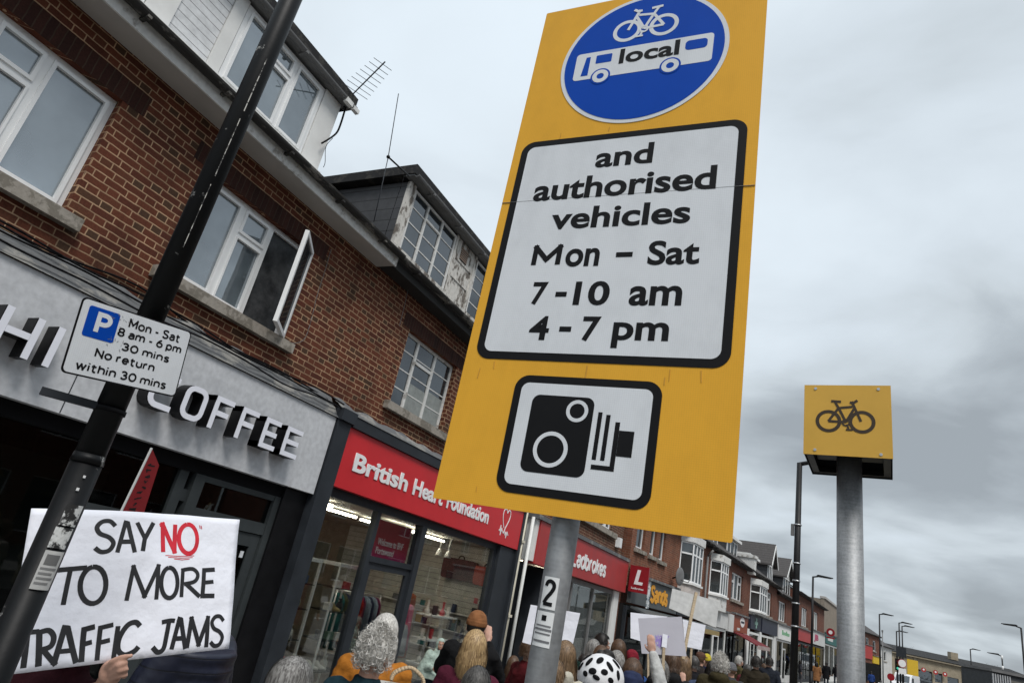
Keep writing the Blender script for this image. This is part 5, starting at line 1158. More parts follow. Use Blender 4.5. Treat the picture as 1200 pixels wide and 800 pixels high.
# ------------------------------------------------------------------ street lamps
def at(px, py, depth):
    """place in the street seen at this spot of a 1200 px wide view, so many metres ahead"""
    return Vector((0, 0, EYE))+(_f+R_*(px-600)/FPX-U_*(py-400)/FPX)*depth
def onX(px, py, X):
    d = _f+R_*(px-600)/FPX-U_*(py-400)/FPX; return Vector((0, 0, EYE))+d*(X/d.x)
def lamp(p, h, head, label, r=.07, headlen=.75, bands=False, group='street lamps along the road', armup=.05):
    t = thing('street_lamp', label, 'street lamp', (p[0], p[1], -.1), head, group)
    MB().cone((0, 0, 0), (0, 0, 1.3), r*1.45, r*1.4, 24).build('base_tube', POSTK, t)
    MB().cone((0, 0, 1.3), (0, 0, h), r, r*.75, 24).build('shaft', POSTK, t)
    MB().tube([(0, 0, h-.03), (.30, 0, h+armup)], r*.6, 12).build('arm', POSTK, t)
    m = MB(); m.prism([(.22, h-.03+armup), (.22+headlen, h+armup), (.22+headlen, h+.04+armup), (.3, h+.10+armup), (.2, h+.06+armup)], -.13, .13); m.bevel(.015, 2); hd_ = m.build('lamp_head', POSTK, t)
    MB().box(.34, .12+headlen, -.10, .10, h-.035+armup, h-.022+armup).build('lens', GUTG, hd_)
    if bands:
        b = MB()
        for z in (3.4, 4.3, 5.2): b.cone((0, 0, z), (0, 0, z+.35), r+.004, r+.004, 20)
        b.build('white_band', WHITEP, t)
    return t
ml_ = lamp(Vector((-.585, 17.3)), 6.55, R(-5), 'tall black street lamp with grey boxes strapped to its shaft left of the galvanised post', .085, .8)
eq = MB(); eq.box(-.15, -.08, -.05, .05, 4.75, 5.02); eq.bevel(.02, 2); eq.build('equipment_box', GUTG, ml_)
eb = MB()
for z in (5.0, 4.1, 3.7, 3.2, 2.7): eb.cone((0, 0, z), (0, 0, z+.03), .089, .089, 20)
eb.build('steel_band', ALU, ml_); MB().box(-.095, .095, -.128, -.10, .75, 1.1).build('notice', WHITEP, ml_)
for px, py, d, hd, lb, bnd in [(952.8, 675, 39.5, 0, 'slim black street lamp in front of the far brick terrace with the red sign', 0), (1030.5, 719, 57, 5, 'street lamp standing over the yellow shop sign at the bend', 0), (1053.5, 729, 62, 5, 'tallest of the cluster of street lamps beyond the galvanised post', 0), (1057, 733, 66, 5, 'thinner street lamp just right of the tallest one in the far cluster', 0), (1050.5, 739, 70, 8, 'shorter street lamp just left of the tallest one in the far cluster', 0), (1196.5, 735, 45, 175, 'street lamp at the far right edge with its head turned left', 0), (1174, 768, 60, 175, 'black and white banded lamp post above the metal container', 1), (1137, 760, 81, 10, 'distant street lamp above the roof of the buff stone parade', 0)]:
    p = at(px, py, d); lamp(p, p.z+.1, R(hd), lb, .075 if d < 70 else .085, .9, bool(bnd))
p = at(1034, 739, 75); t = thing('mast', 'thin plain pole left of the far lamp cluster', 'pole', (p.x, p.y, -.1)); MB().cone((0, 0, 0), (0, 0, p.z), .07, .05, 12).build('shaft', GUTG, t); MB().box(-.09, .09, -.09, .09, p.z, p.z+.22).bevel(.02, 1).build('pole_cap', GUTG, t)
p = at(1051.5, 778, 58); t = thing('traffic_light', 'black traffic light showing green below the far lamp cluster', 'traffic light', (p.x, p.y, -.1), R(10))
MB().cone((0, 0, 0), (0, 0, 3.3), .06, .055, 16).build('pole', POSTK, t); h_ = MB().box(-.16, .16, -.14, .10, 2.35, 3.35).bevel(.03, 2).build('signal_head', BLACKM, t)
for z, mt in ((3.16, M('red_lens_off', (.06, .006, .006), .3)), (2.85, M('amber_lens_off', (.07, .035, .004), .3)), (2.55, M('green_lens_lit', (.06, .45, .30), .3, emit=.35))): MB().disc(0, z, .10, -.142, -.152, 20).build('lens', mt, h_)
p = at(1057, 776, 56); t = thing('road_sign', 'round red ringed road sign over white plates beside the traffic light', 'road sign', (p.x, p.y, -.1), R(12))
MB().cone((0, 0, 0), (0, 0, 3.6), .05, .05, 14).build('pole', POSTK, t); MB().disc(0, 3.0, .34, -.06, -.05, 32).build('sign_plate', REDL, t); MB().disc(0, 3.0, .30, -.064, -.061, 32).build('sign_face', WTXT, t); MB().box(-.3, .3, -.06, -.05, 2.15, 2.6).build('sign_plate', WTXT, t); MB().box(-.45, .35, -.05, -.02, 3.5, 4.3).build('back_plate', CHAR, t)

# ------------------------------------------------------------------ aerials and cables on the roofs
def ray(px, py): return _f+R_*(px-600)/FPX-U_*(py-400)/FPX
b0 = onX(412, 112, -5.98); d_ = -ray(-34, 559); d_.z = 0; d_.normalize(); e_ = Vector((-d_.y, d_.x, 0))
t = thing('television_aerial', 'many toothed television aerial at the end of the white clad dormer roof', 'aerial', tuple(b0))
m = MB(); m.tube([(0, 0, 0), tuple(d_*.95)], .009, 8); m.build('boom', CHAR, t); m = MB()
for k in range(8):
    c = d_*(.12+.11*k); l = .19-.008*k; m.tube([tuple(c-e_*l), tuple(c+e_*l)], .0038, 6)
m.build('element', CHAR, t); m = MB(); m.tube([(0, 0, 0), (-.05, -.02, -.25)], .012, 8); m.build('bracket', CHAR, t)
q = [onX(a, b, -5.7) for a, b in ((467, 110), (455, 184), (438, 260), (480, 207))]
t = thing('whip_aerial', 'thin upright whip aerial bracketed to the corner of the slate dormer', 'aerial', tuple(q[1]))
MB().tube([tuple(q[2]-q[1]), (0, 0, 0), tuple(q[0]-q[1])], .0062, 8).build('rod', CHAR, t); br_ = MB().tube([(0, 0, 0), tuple(q[3]-q[1])], .013, 8).build('bracket', BLACK, t); MB().ball((0, 0, 0), .028, 12, 8).build('clamp', BLACK, br_)
def cable(pts, r, label, mat=BLACKM):
    o = MB().tube([tuple(p) for p in bez([tuple(p) for p in pts], 6)], r, 6).build('cable', mat); return tag(o, label, 'cable')
cable([onX(a, b, -5.98) for a, b in ((405, 126), (400, 143), (395, 155), (387, 162), (377, 168))], .013, 'thick black cable looping from the white clad dormer roof to its corner board')
cable([onX(a, b, -5.98) for a, b in ((390, 162), (382, 172), (381, 190), (379, 196))], .004, 'thin loose wire dangling below the black cable at the dormer corner')
cable([onX(a, b, -5.68) for a, b in ((474, 206), (462, 242), (449, 282))], .004, 'thin wire hanging beside the whip aerial down the slate dormer')
cable([onX(a, b, -5.98) for a, b in ((462, 291), (476, 300), (482, 315), (477, 345), (468, 382))], .005, 'pale thin wire dropping from the gutter across the brickwork', GUTG)
cable([onX(a, b, -6.03) for a, b in ((388, 292), (380, 320), (372, 345), (358, 395), (340, 402))], .004, 'thin wire running down the brick beside the open casement window', GUTG)
rc = random.Random(11)
for k, lb in enumerate(('lowest', 'middle', 'uppermost')):
    pts = []; x = -4.0
    while x < 6.6:
        pts.append((-6.05+.275-.07*k, x, 3.85+.07*k+rc.uniform(-.025, .035))); x += .62
    cable(pts, .010, lb+' of the three dark cables lying along the lead flashing over the coffee shop')
cable([(-6.03, -4, 4.12), (-6.03, 0, 4.08), (-6.03, 1.8, 4.03), (-6.03, 2.6, 4.02), (-6.03, 3.4, 4.12), (-6.02, 4.2, 4.0), (-6.0, 5.4, 4.02), (-6.0, 6.3, 3.98)], .011, 'dark cable clipped to the brick below the first floor window sills')

# ------------------------------------------------------------------ placards
def board(name, label, c, mat, thick=.005, group=None, cat='placard'):
    """c = TL, TR, BR, BL corners in the street; local frame on the board"""
    eye = Vector((0, 0, EYE)); c = list(c); nn_ = (c[0]-c[3]).cross(c[2]-c[3]); c[1] = eye+(c[1]-eye)*((c[3]-eye).dot(nn_)/(c[1]-eye).dot(nn_))     # keep the sheet flat
    o = c[3]; ex = (c[2]-c[3]).normalized(); ez0 = c[0]-c[3]; ny = ez0.cross(ex).normalized()   # ny points away from the viewer
    ez = ex.cross(ny).normalized()
    if ez.dot(ez0) < 0: ez = -ez; ny = -ny
    M4 = Matrix(((ex.x, ny.x, ez.x, o.x), (ex.y, ny.y, ez.y, o.y), (ex.z, ny.z, ez.z, o.z), (0, 0, 0, 1)))
    t = thing(name, label, cat, mat4=M4, group=group); inv = M4.inverted()
    P = [inv @ q for q in c]; P2 = [(q.x, q.z) for q in P]
    MB().prism(P2, 0, thick).build('board', mat, t)
    def loc(px, py):
        d = inv.to_3x3() @ ray(px, py); s = inv @ Vector((0, 0, EYE)); k = -s.y/d.y; q = s+d*k; return (q.x, q.z)
    return t, loc
arc = lambda cx, cy, rx, ry, a0, a1, n=14: [(cx+rx*math.cos(R(a0+(a1-a0)*i/n)), cy+ry*math.sin(R(a0+(a1-a0)*i/n))) for i in range(n+1)]
HAND = {'S': [bez([(.95, .82), (.70, .98), (.35, .97), (.12, .80), (.25, .60), (.65, .47), (.85, .28), (.66, .06), (.30, .02), (.03, .16)], 5)],
 'A': [[(.02, 0), (.50, 1.0), (.62, .98), (.95, 0)], [(.16, .36), (.84, .36)]], 'Y': [[(.05, 1), (.45, .45)], [(.98, 1.0), (.45, .42), (.32, 0)]],
 'N': [[(.08, 0), (.12, .98), (.85, .05), (.98, 1.0)]], 'O': [arc(.5, .5, .46, .49, 95, 455, 26)], 'T': [[(-.05, .97), (1.05, 1.0)], [(.55, .97), (.35, 0)]],
 'M': [[(.0, 0), (.2, 1.0), (.55, .12), (.98, 1.0), (.92, .0)]], 'R': [[(.05, 0), (.15, .98)], bez([(.05, .95), (.65, 1.0), (.92, .80), (.75, .55), (.2, .46)], 5), [(.30, .47), (1.0, .0)]],
 'E': [[(1.0, .97), (.22, .95), (.05, .03), (.9, .02)], [(.14, .5), (.85, .53)]], 'F': [[(1.05, 1.0), (.25, .96), (.05, 0)], [(.17, .52), (.85, .56)]], 'I': [[(.75, 1.0), (.25, 0)]],
 'C': [bez([(1.0, .86), (.80, 1.0), (.45, .92), (.12, .55), (.08, .18), (.35, .0), (.75, .08), (.95, .22)], 5)], 'J': [bez([(.40, .95), (.75, .98), (.98, .96)], 3), bez([(.72, .96), (.62, .5), (.50, .10), (.25, .0), (.02, .18)], 5)]}
cor = [at(36, 596, 2.50), at(282, 608, 3.12), at(266, 760, 2.86), at(8, 790, 2.24)]
PL, ploc = board('placard', 'white handwritten placard reading SAY NO TO MORE TRAFFIC JAMS behind the black lamp post', cor, PAPER)
def hand(letters, mat, name='handwriting', w_=.0185):
    m = MB(); k = 0
    for ch, x0, x1, yb0, yb1, h in letters:       # crop units: 2.5 per px, origin (0, 480)
        for st_ in HAND[ch]:
            pts = []
            for a, b in st_:
                x = x0+a*(x1-x0); y = yb0+(yb1-yb0)*a-h*b; pts.append(ploc(x/2.5, 480+y/2.5))
            k += 1; m.ribbon(pts, w_*random.uniform(.9, 1.1), -.0005-.00004*k, -.0009-.00004*k)
    return m.build(name, mat, PL)
hand([('S', 266, 330, 424, 422, 92), ('A', 330, 384, 424, 424, 88), ('Y', 388, 440, 420, 420, 84), ('T', 150, 242, 573, 570, 104), ('O', 226, 304, 573, 569, 108), ('M', 360, 452, 563, 560, 96), ('O', 456, 510, 558, 556, 90), ('R', 516, 574, 553, 551, 82), ('E', 580, 624, 551, 549, 82)], INK)
hand([('T', 44, 112, 757, 754, 106), ('R', 108, 160, 752, 748, 104), ('A', 152, 222, 748, 742, 106), ('F', 232, 270, 740, 735, 98), ('F', 276, 322, 736, 730, 98), ('I', 320, 344, 730, 727, 92), ('C', 334, 400, 722, 716, 92), ('J', 436, 502, 714, 708, 90), ('A', 492, 536, 704, 702, 86), ('M', 538, 600, 700, 697, 84), ('S', 606, 650, 696, 692, 88)], INK)
hand([('N', 462, 506, 422, 424, 84), ('O', 512, 574, 428, 424, 88)], INKR, w_=.021)
m = MB()
for i, (a, b, y) in enumerate(((472, 560, 432), (480, 555, 437), (498, 545, 442))): m.ribbon([ploc(a/2.5, 480+y/2.5), ploc((a+b)/5, 480+(y+2)/2.5), ploc(b/2.5, 480+(y-1)/2.5)], .003, -.0006, -.001-.0001*i)
for i, (x, y) in enumerate(((458, 338), (464, 336), (580, 340), (585, 341))): m.ribbon([ploc(x/2.5, 480+y/2.5), ploc((x+2)/2.5, 480+(y+10)/2.5)], .004, -.0006, -.001-.0001*i)
m.build('handwriting', INKR, PL)
def bend(o, W_):
    b = bmesh.new(); b.from_mesh(o.data)
    for _ in range(5):
        es = [e for e in b.edges if e.calc_length() > .035]
        if not es: break
        bmesh.ops.subdivide_edges(b, edges=es, cuts=1, use_grid_fill=True)
    bmesh.ops.triangulate(b, faces=[f for f in b.faces if len(f.verts) > 4])
    for v in b.verts:
        x, z = v.co.x, v.co.z
        v.co.y += -.030*math.sin(math.pi*x/W_)+.010*math.sin(5*x+7*z)+.004*noise.noise(Vector((x*9, 0, z*9)))
    b.to_mesh(o.data); b.free()
    for p in o.data.polygons: p.use_smooth = False
cb_ = [q for q in PL.children if q.name.startswith('board')][0]
P2 = {}
xs_ = [v.co.x for v in cb_.data.vertices]; W_ = max(xs_)
inv_ = PL.matrix_world.inverted() if False else None
fv = [v.co.copy() for v in cb_.data.vertices if abs(v.co.y) < 1e-5]     # TL, TR, BR, BL
gm_ = MB(); nx_, nz_ = 32, 20
for yy in (0, .005):
    V = [[gm_.b.verts.new(((fv[3]*(1-i/nx_)+fv[2]*(i/nx_))*(1-j/nz_)+(fv[0]*(1-i/nx_)+fv[1]*(i/nx_))*(j/nz_))+Vector((0, yy, 0))) for i in range(nx_+1)] for j in range(nz_+1)]
    for j in range(nz_):
        for i in range(nx_): gm_.b.faces.new((V[j][i], V[j][i+1], V[j+1][i+1], V[j+1][i])).smooth = True
    if yy == 0: V0 = V
ed = lambda V: V[0][:-1]+[r[-1] for r in V[:-1]]+V[-1][:0:-1]+[r[0] for r in V[:0:-1]]
E0, E1 = ed(V0), ed(V)
for i in range(len(E0)): gm_.b.faces.new((E0[i], E0[(i+1) % len(E0)], E1[(i+1) % len(E0)], E1[i]))
cb_.data = gm_.mesh('board'); cb_.data.materials.append(PAPER)
for q in list(PL.children): bend(q, W_)
for p_ in cb_.data.polygons: p_.use_smooth = True
c = [at(178.2, 525, 3.35), at(186.5, 545, 3.5), at(165, 612, 3.5), at(140, 604, 3.3)]
RB, rloc = board('placard', 'red placard seen almost edge on behind the handwritten white one', c, REDC, .006)
m = MB(); rs = random.Random(4)
for k in range(9):
    y = 545+k*6.5; x = 176-.42*(y-545)
    m.ribbon([rloc(x+rs.uniform(-3, 6), y+rs.uniform(-2, 2)) for _ in range(4)], .008, -.0006, -.001-.00005*k)
m.build('handwriting', INK, RB); m = MB(); a_, b_ = rloc(140, 604), rloc(178.2, 525); m.ribbon([a_, b_], .006, -.003, .008); m.build('white_edge', WHITEP, RB)
def crowd_board(label, px, d, mat, stick=None, mark=None, thick=.006, dd=(0, 0, -.17, -.17)):
    t, lc = board('placard', label, [at(x, y, d+e) for (x, y), e in zip(px, dd)], mat, thick, 'placards held up by the crowd')
    if stick:
        (x0, y0), (x1, y1), front_ = stick; a_ = lc(x0, y0); b_ = lc(x1, y1); m = MB(); yy = (-.022, -.002) if front_ else (thick+.001, thick+.02)
        m.ribbon([a_, b_], .028, *yy); m.build('stick', WOOD, t)
    return t, lc
crowd_board('small plain white placard half behind the grey sign pole', [(622, 708), (680, 718), (668, 768), (612, 752)], 6.5, PAPER, ((640, 730), (634, 800), False))
crowd_board('plain white placard partly behind the grey one with purple scribbles', [(739, 717), (782, 722), (780, 760), (739, 747)], 9.0, PAPER, ((760, 730), (760, 800), False))
t, lc = crowd_board('grey placard back with purple scribbles and a paper wrapped stick', [(748, 724), (799, 722), (804.5, 768.5), (752, 765)], 7.0, PAPERG, ((778, 746), (776, 800), True))
m = MB(); rs = random.Random(9)
for k in range(11): m.ribbon([lc(768+rs.uniform(0, 16), 743+rs.uniform(0, 15)) for _ in range(4)], .008, -.0006, -.0012-.00005*k)
m.build('drawing', INKP, t); m = MB(); m.ribbon([lc(779, 743), lc(777.5, 758)], .055, -.026, -.0225); m.build('paper_wrap', PAPER, t)
crowd_board('small white placard just right of the big grey one', [(800, 725), (827, 732), (822, 761), (803, 757)], 9.4, PAPER, ((812, 740), (808, 800), False))
t, lc = board('placard', 'tilted worn grey board on a wooden stick rising above the other placards', [at(*q, e) for q, e in (((788, 689), 8.05), ((843, 704.5), 8.05), ((839, 735), 7.85), ((784, 712), 7.9))], PAPERT, .012, 'placards held up by the crowd')
m = MB(); m.ribbon([lc(815.5, 694), lc(809, 725), lc(800, 772)], .035, -.022, -.002); m.build('stick', WOOD, t)

# ------------------------------------------------------------------ people
def remesh(m, voxel, smooth=5, name='body', noise_amt=0., nscale=7.):
    me = bpy.data.meshes.new('tmp'); bmesh.ops.recalc_face_normals(m.b, faces=m.b.faces[:]); m.b.to_mesh(me); m.b.free()
    o = bpy.data.objects.new('tmp', me); COL.objects.link(o)
    r = o.modifiers.new('r', 'REMESH'); r.mode = 'VOXEL'; r.voxel_size = voxel; r.use_smooth_shade = True
    s = o.modifiers.new('s', 'SMOOTH'); s.factor = .5; s.iterations = smooth
    dg = bpy.context.evaluated_depsgraph_get(); out = bpy.data.meshes.new_from_object(o.evaluated_get(dg)); out.name = name
    bpy.data.objects.remove(o); bpy.data.meshes.remove(me)
    if noise_amt:
        for v in out.vertices:
            c = v.co; n = noise.noise(Vector((c.x*nscale, c.y*nscale, c.z*nscale*1.6)))+.5*noise.noise(Vector((c.x*nscale*2.3, c.y*nscale*2.3, c.z*nscale*3.5+4)))
            v.co = c+v.normal*n*noise_amt
    for p in out.polygons: p.use_smooth = True
    return out
ARMS = {
 'grip': (((-.27, -.10, 1.16), (-.14, -.30, 1.36), (.1, -.2, 1)), ((.245, .03, 1.17), (.255, -.07, .88), (0, -.2, -1))),  # elbow, wrist, finger direction for right (x < 0) and left (x > 0)
 'down': (((-.245, .03, 1.17), (-.255, -.07, .88), (0, -.2, -1)), ((.245, .03, 1.17), (.255, -.07, .88), (0, -.2, -1))),
 'fold': (((-.25, .02, 1.14), (-.12, -.24, 1.17), (.8, -.4, .1)), ((.25, .02, 1.14), (.12, -.24, 1.10), (-.8, -.4, .1))),
 'hold': (((-.27, -.10, 1.16), (-.14, -.30, 1.36), (.1, -.2, 1)), ((.27, -.10, 1.16), (.12, -.30, 1.30), (-.1, -.2, 1))),
 'raise': (((-.27, -.02, 1.53), (-.16, -.10, 1.79), (.25, -.05, 1)), ((.245, .03, 1.17), (.255, -.07, .88), (0, -.2, -1))),
 'phone': (((-.26, -.16, 1.22), (-.10, -.36, 1.45), (.2, -.3, 1)), ((.26, -.14, 1.20), (.06, -.36, 1.43), (-.2, -.3, 1))),
 'walk': (((-.25, .10, 1.13), (-.24, .06, .90), (0, -.2, -1)), ((.25, -.06, 1.13), (.24, -.22, .94), (0, -.4, -1)))}
def add_hand(m, wrist, d, side, curl=.5, sc=1.0):
    w_ = Vector(wrist); d = Vector(d).normalized(); up = Vector((0, 1, 0)) if abs(d.y) < .8 else Vector((0, 0, 1))
    lat = d.cross(up).normalized(); nrm = lat.cross(d).normalized()
    m.cap(w_-d*.05, w_+d*.02, .028*sc, .027*sc, 10)
    rot = Matrix((lat, nrm, d)).transposed(); m.ball(w_+d*.06*sc, (.042*sc, .017*sc, .052*sc), 12, 8, rot)
    for i, (off, ln) in enumerate(((-.031, .066), (-.010, .076), (.011, .070), (.030, .054))):
        k = w_+d*.10*sc+lat*off*sc; a = k+d*ln*.5*sc+nrm*(-.012*curl); b = a+d*ln*.45*sc+nrm*(-.030*curl)
        m.cap(k-d*.02, a, .0098*sc, .009*sc, 8); m.cap(a, b, .009*sc, .0078*sc, 8)
    s = -1 if side < 0 else 1
    q = w_+d*.03*sc+lat*(.032*s)*sc; a = q+(d*.028+lat*s*.024-nrm*.012)*sc; b = a+(d*.03+lat*s*.006-nrm*.01)*sc
    m.cap(q, a, .013*sc, .011*sc, 8); m.cap(a, b, .011*sc, .009*sc, 8)
LEGS = {'stand': [((s*.09, .0, .90), (s*.105, -.015, .49), (s*.11, .02, .085)) for s in (-1, 1)],
        'walk': [((-.09, 0, .90), (-.10, -.10, .50), (-.10, -.02, .10)), ((.09, 0, .90), (.10, -.05, .48), (.10, .26, .12))]}
BODY = {}
def body_mesh(arms, legs, voxel, custom=None):
    key = (arms, legs, voxel)
    if key in BODY and not custom: return BODY[key]
    m = MB()
    m.ball((0, .014, 1.598), (.076, .095, .104), 24, 16); m.ball((0, -.020, 1.548), (.060, .074, .072), 20, 12); m.ball((0, -.060, 1.502), (.030, .030, .022), 14, 8)
    m.ball((0, -.098, 1.560), (.0135, .017, .013), 12, 8); m.cap((0, -.083, 1.596), (0, -.098, 1.563), .008, .010, 8); m.ball((0, -.078, 1.612), (.052, .018, .010), 14, 8)
    for s in (-1, 1): m.ball((s*.078, .012, 1.572), (.011, .021, .031), 10, 8); m.ball((s*.040, -.066, 1.553), (.022, .020, .022), 12, 8)
    m.ball((0, -.089, 1.524), (.026, .012, .012), 12, 8)
    m.cap((0, .025, 1.38), (0, .012, 1.53), .058, .054, 18)
    m.loft([(0, .0, .84, .15, .10), (0, .0, .95, .155, .105), (0, 0, 1.08, .14, .095), (0, 0, 1.25, .165, .11), (0, .005, 1.36, .165, .10), (0, .012, 1.42, .10, .075), (0, .018, 1.46, .06, .06)], 28)
    for sd_, s in ((0, -1), (1, 1)):
        e, w_, fd = ARMS[arms][sd_]
        m.cap((s*.165, .01, 1.385), e, .052, .040, 14); m.cap(e, w_, .040, .027, 14)
        if not (custom and sd_ == custom[0]): add_hand(m, w_, fd, s)
        a, b, c = LEGS[legs][sd_]
        m.cap(a, b, .082, .058, 16); m.cap(b, c, .056, .038, 16); m.ball((c[0], c[1]-.055, .045), (.042, .115, .040), 14, 8)
    if custom: custom[1](m)
    out = remesh(m, voxel, 4, 'person_body')
    if not custom: BODY[key] = out
    return out
TOPS = {}
def top_mesh(arms, kind, voxel):
    key = (arms, kind, voxel)
    if key in TOPS: return TOPS[key]
    m = MB(); hem = {'jacket': .82, 'coat': .55, 'jumper': .86, 'parka': .66, 'puffer': .84, 'cape': .95, 'hoodie': .84}[kind]
    g = {'jacket': .012, 'coat': .02, 'jumper': .006, 'parka': .03, 'puffer': .035, 'cape': .03, 'hoodie': .02}[kind]
    fl = {'coat': .05, 'cape': .10, 'parka': .03}.get(kind, .0)
    m.loft([(0, .0, hem, .178+g+fl, .125+g+fl*.6), (0, 0, hem+.10, .178+g+fl*.6, .128+g+fl*.5), (0, 0, 1.08, .168+g, .120+g), (0, 0, 1.25, .190+g, .132+g), (0, .006, 1.35, .190+g, .122+g), (0, .012, 1.415, .130+g, .092+g*.6), (0, .016, 1.452, .076+g*.4, .074+g*.3)], 32)
    for sd_, s in ((0, -1), (1, 1)):
        e, w_, fd = ARMS[arms][sd_]; e = Vector(e); w_ = Vector(w_); sh = Vector((s*.170, .01, 1.375))
        w2 = e+(w_-e)*.94; m.ball(sh, (.072+g, .070+g, .066+g*.5), 16, 10); m.cap(sh, e, .066+g, .055+g*.8, 16); m.cap(e, w2, .054+g*.8, .040+g*.5, 16)
        if kind == 'cape': m.cap(sh, Vector((s*.25, .02, 1.05)), .10, .13, 16)
        if kind == 'puffer':
            for k in range(7):
                q = sh+(e-sh)*(k/6); m.ball(q, .066+g+.012, 12, 8)
    if kind in ('hoodie', 'parka'):
        m.ball((0, .085, 1.455), (.125, .075, .075), 20, 12); m.ball((0, .095, 1.40), (.10, .05, .09), 18, 12)
    if kind in ('jacket', 'coat', 'puffer'): m.loft([(0, .016, 1.41, .085, .080), (0, .016, 1.485, .074, .072)], 24)
    if kind == 'puffer':
        for k in range(8): m.loft([(0, 0, .86+k*.07, .196+g, .148+g), (0, 0, .89+k*.07, .21+g, .160+g), (0, 0, .92+k*.07, .196+g, .148+g)], 30)
    out = remesh(m, voxel, 4, kind, .010 if kind != 'puffer' else .004, 8.)
    TOPS[key] = out; return out
def legs_mesh(legs, voxel):
    key = ('legs', legs, voxel)
    if key in TOPS: return TOPS[key]
    m = MB(); m.ball((0, 0, .91), (.172, .125, .12), 20, 12)
    for sd_ in (0, 1):
        a, b, c = LEGS[legs][sd_]; m.cap(a, b, .096, .070, 18); m.cap(b, (c[0], c[1], c[2]+.03), .070, .058, 18)
    TOPS[key] = remesh(m, voxel, 4, 'trousers', .008); return TOPS[key]
SH = {}
def shoe_mesh(legs):
    if legs in SH: return SH[legs]
    m = MB()
    for sd_ in (0, 1):
        c = LEGS[legs][sd_][2]; z = c[2]-.085
        m.ball((c[0], c[1]-.055, .045+z), (.050, .135, .044), 16, 10); m.cap((c[0], c[1], .05+z), (c[0], c[1], .11+z), .05, .048, 14)
    SH[legs] = remesh(m, .012, 3, 'shoes'); return SH[legs]
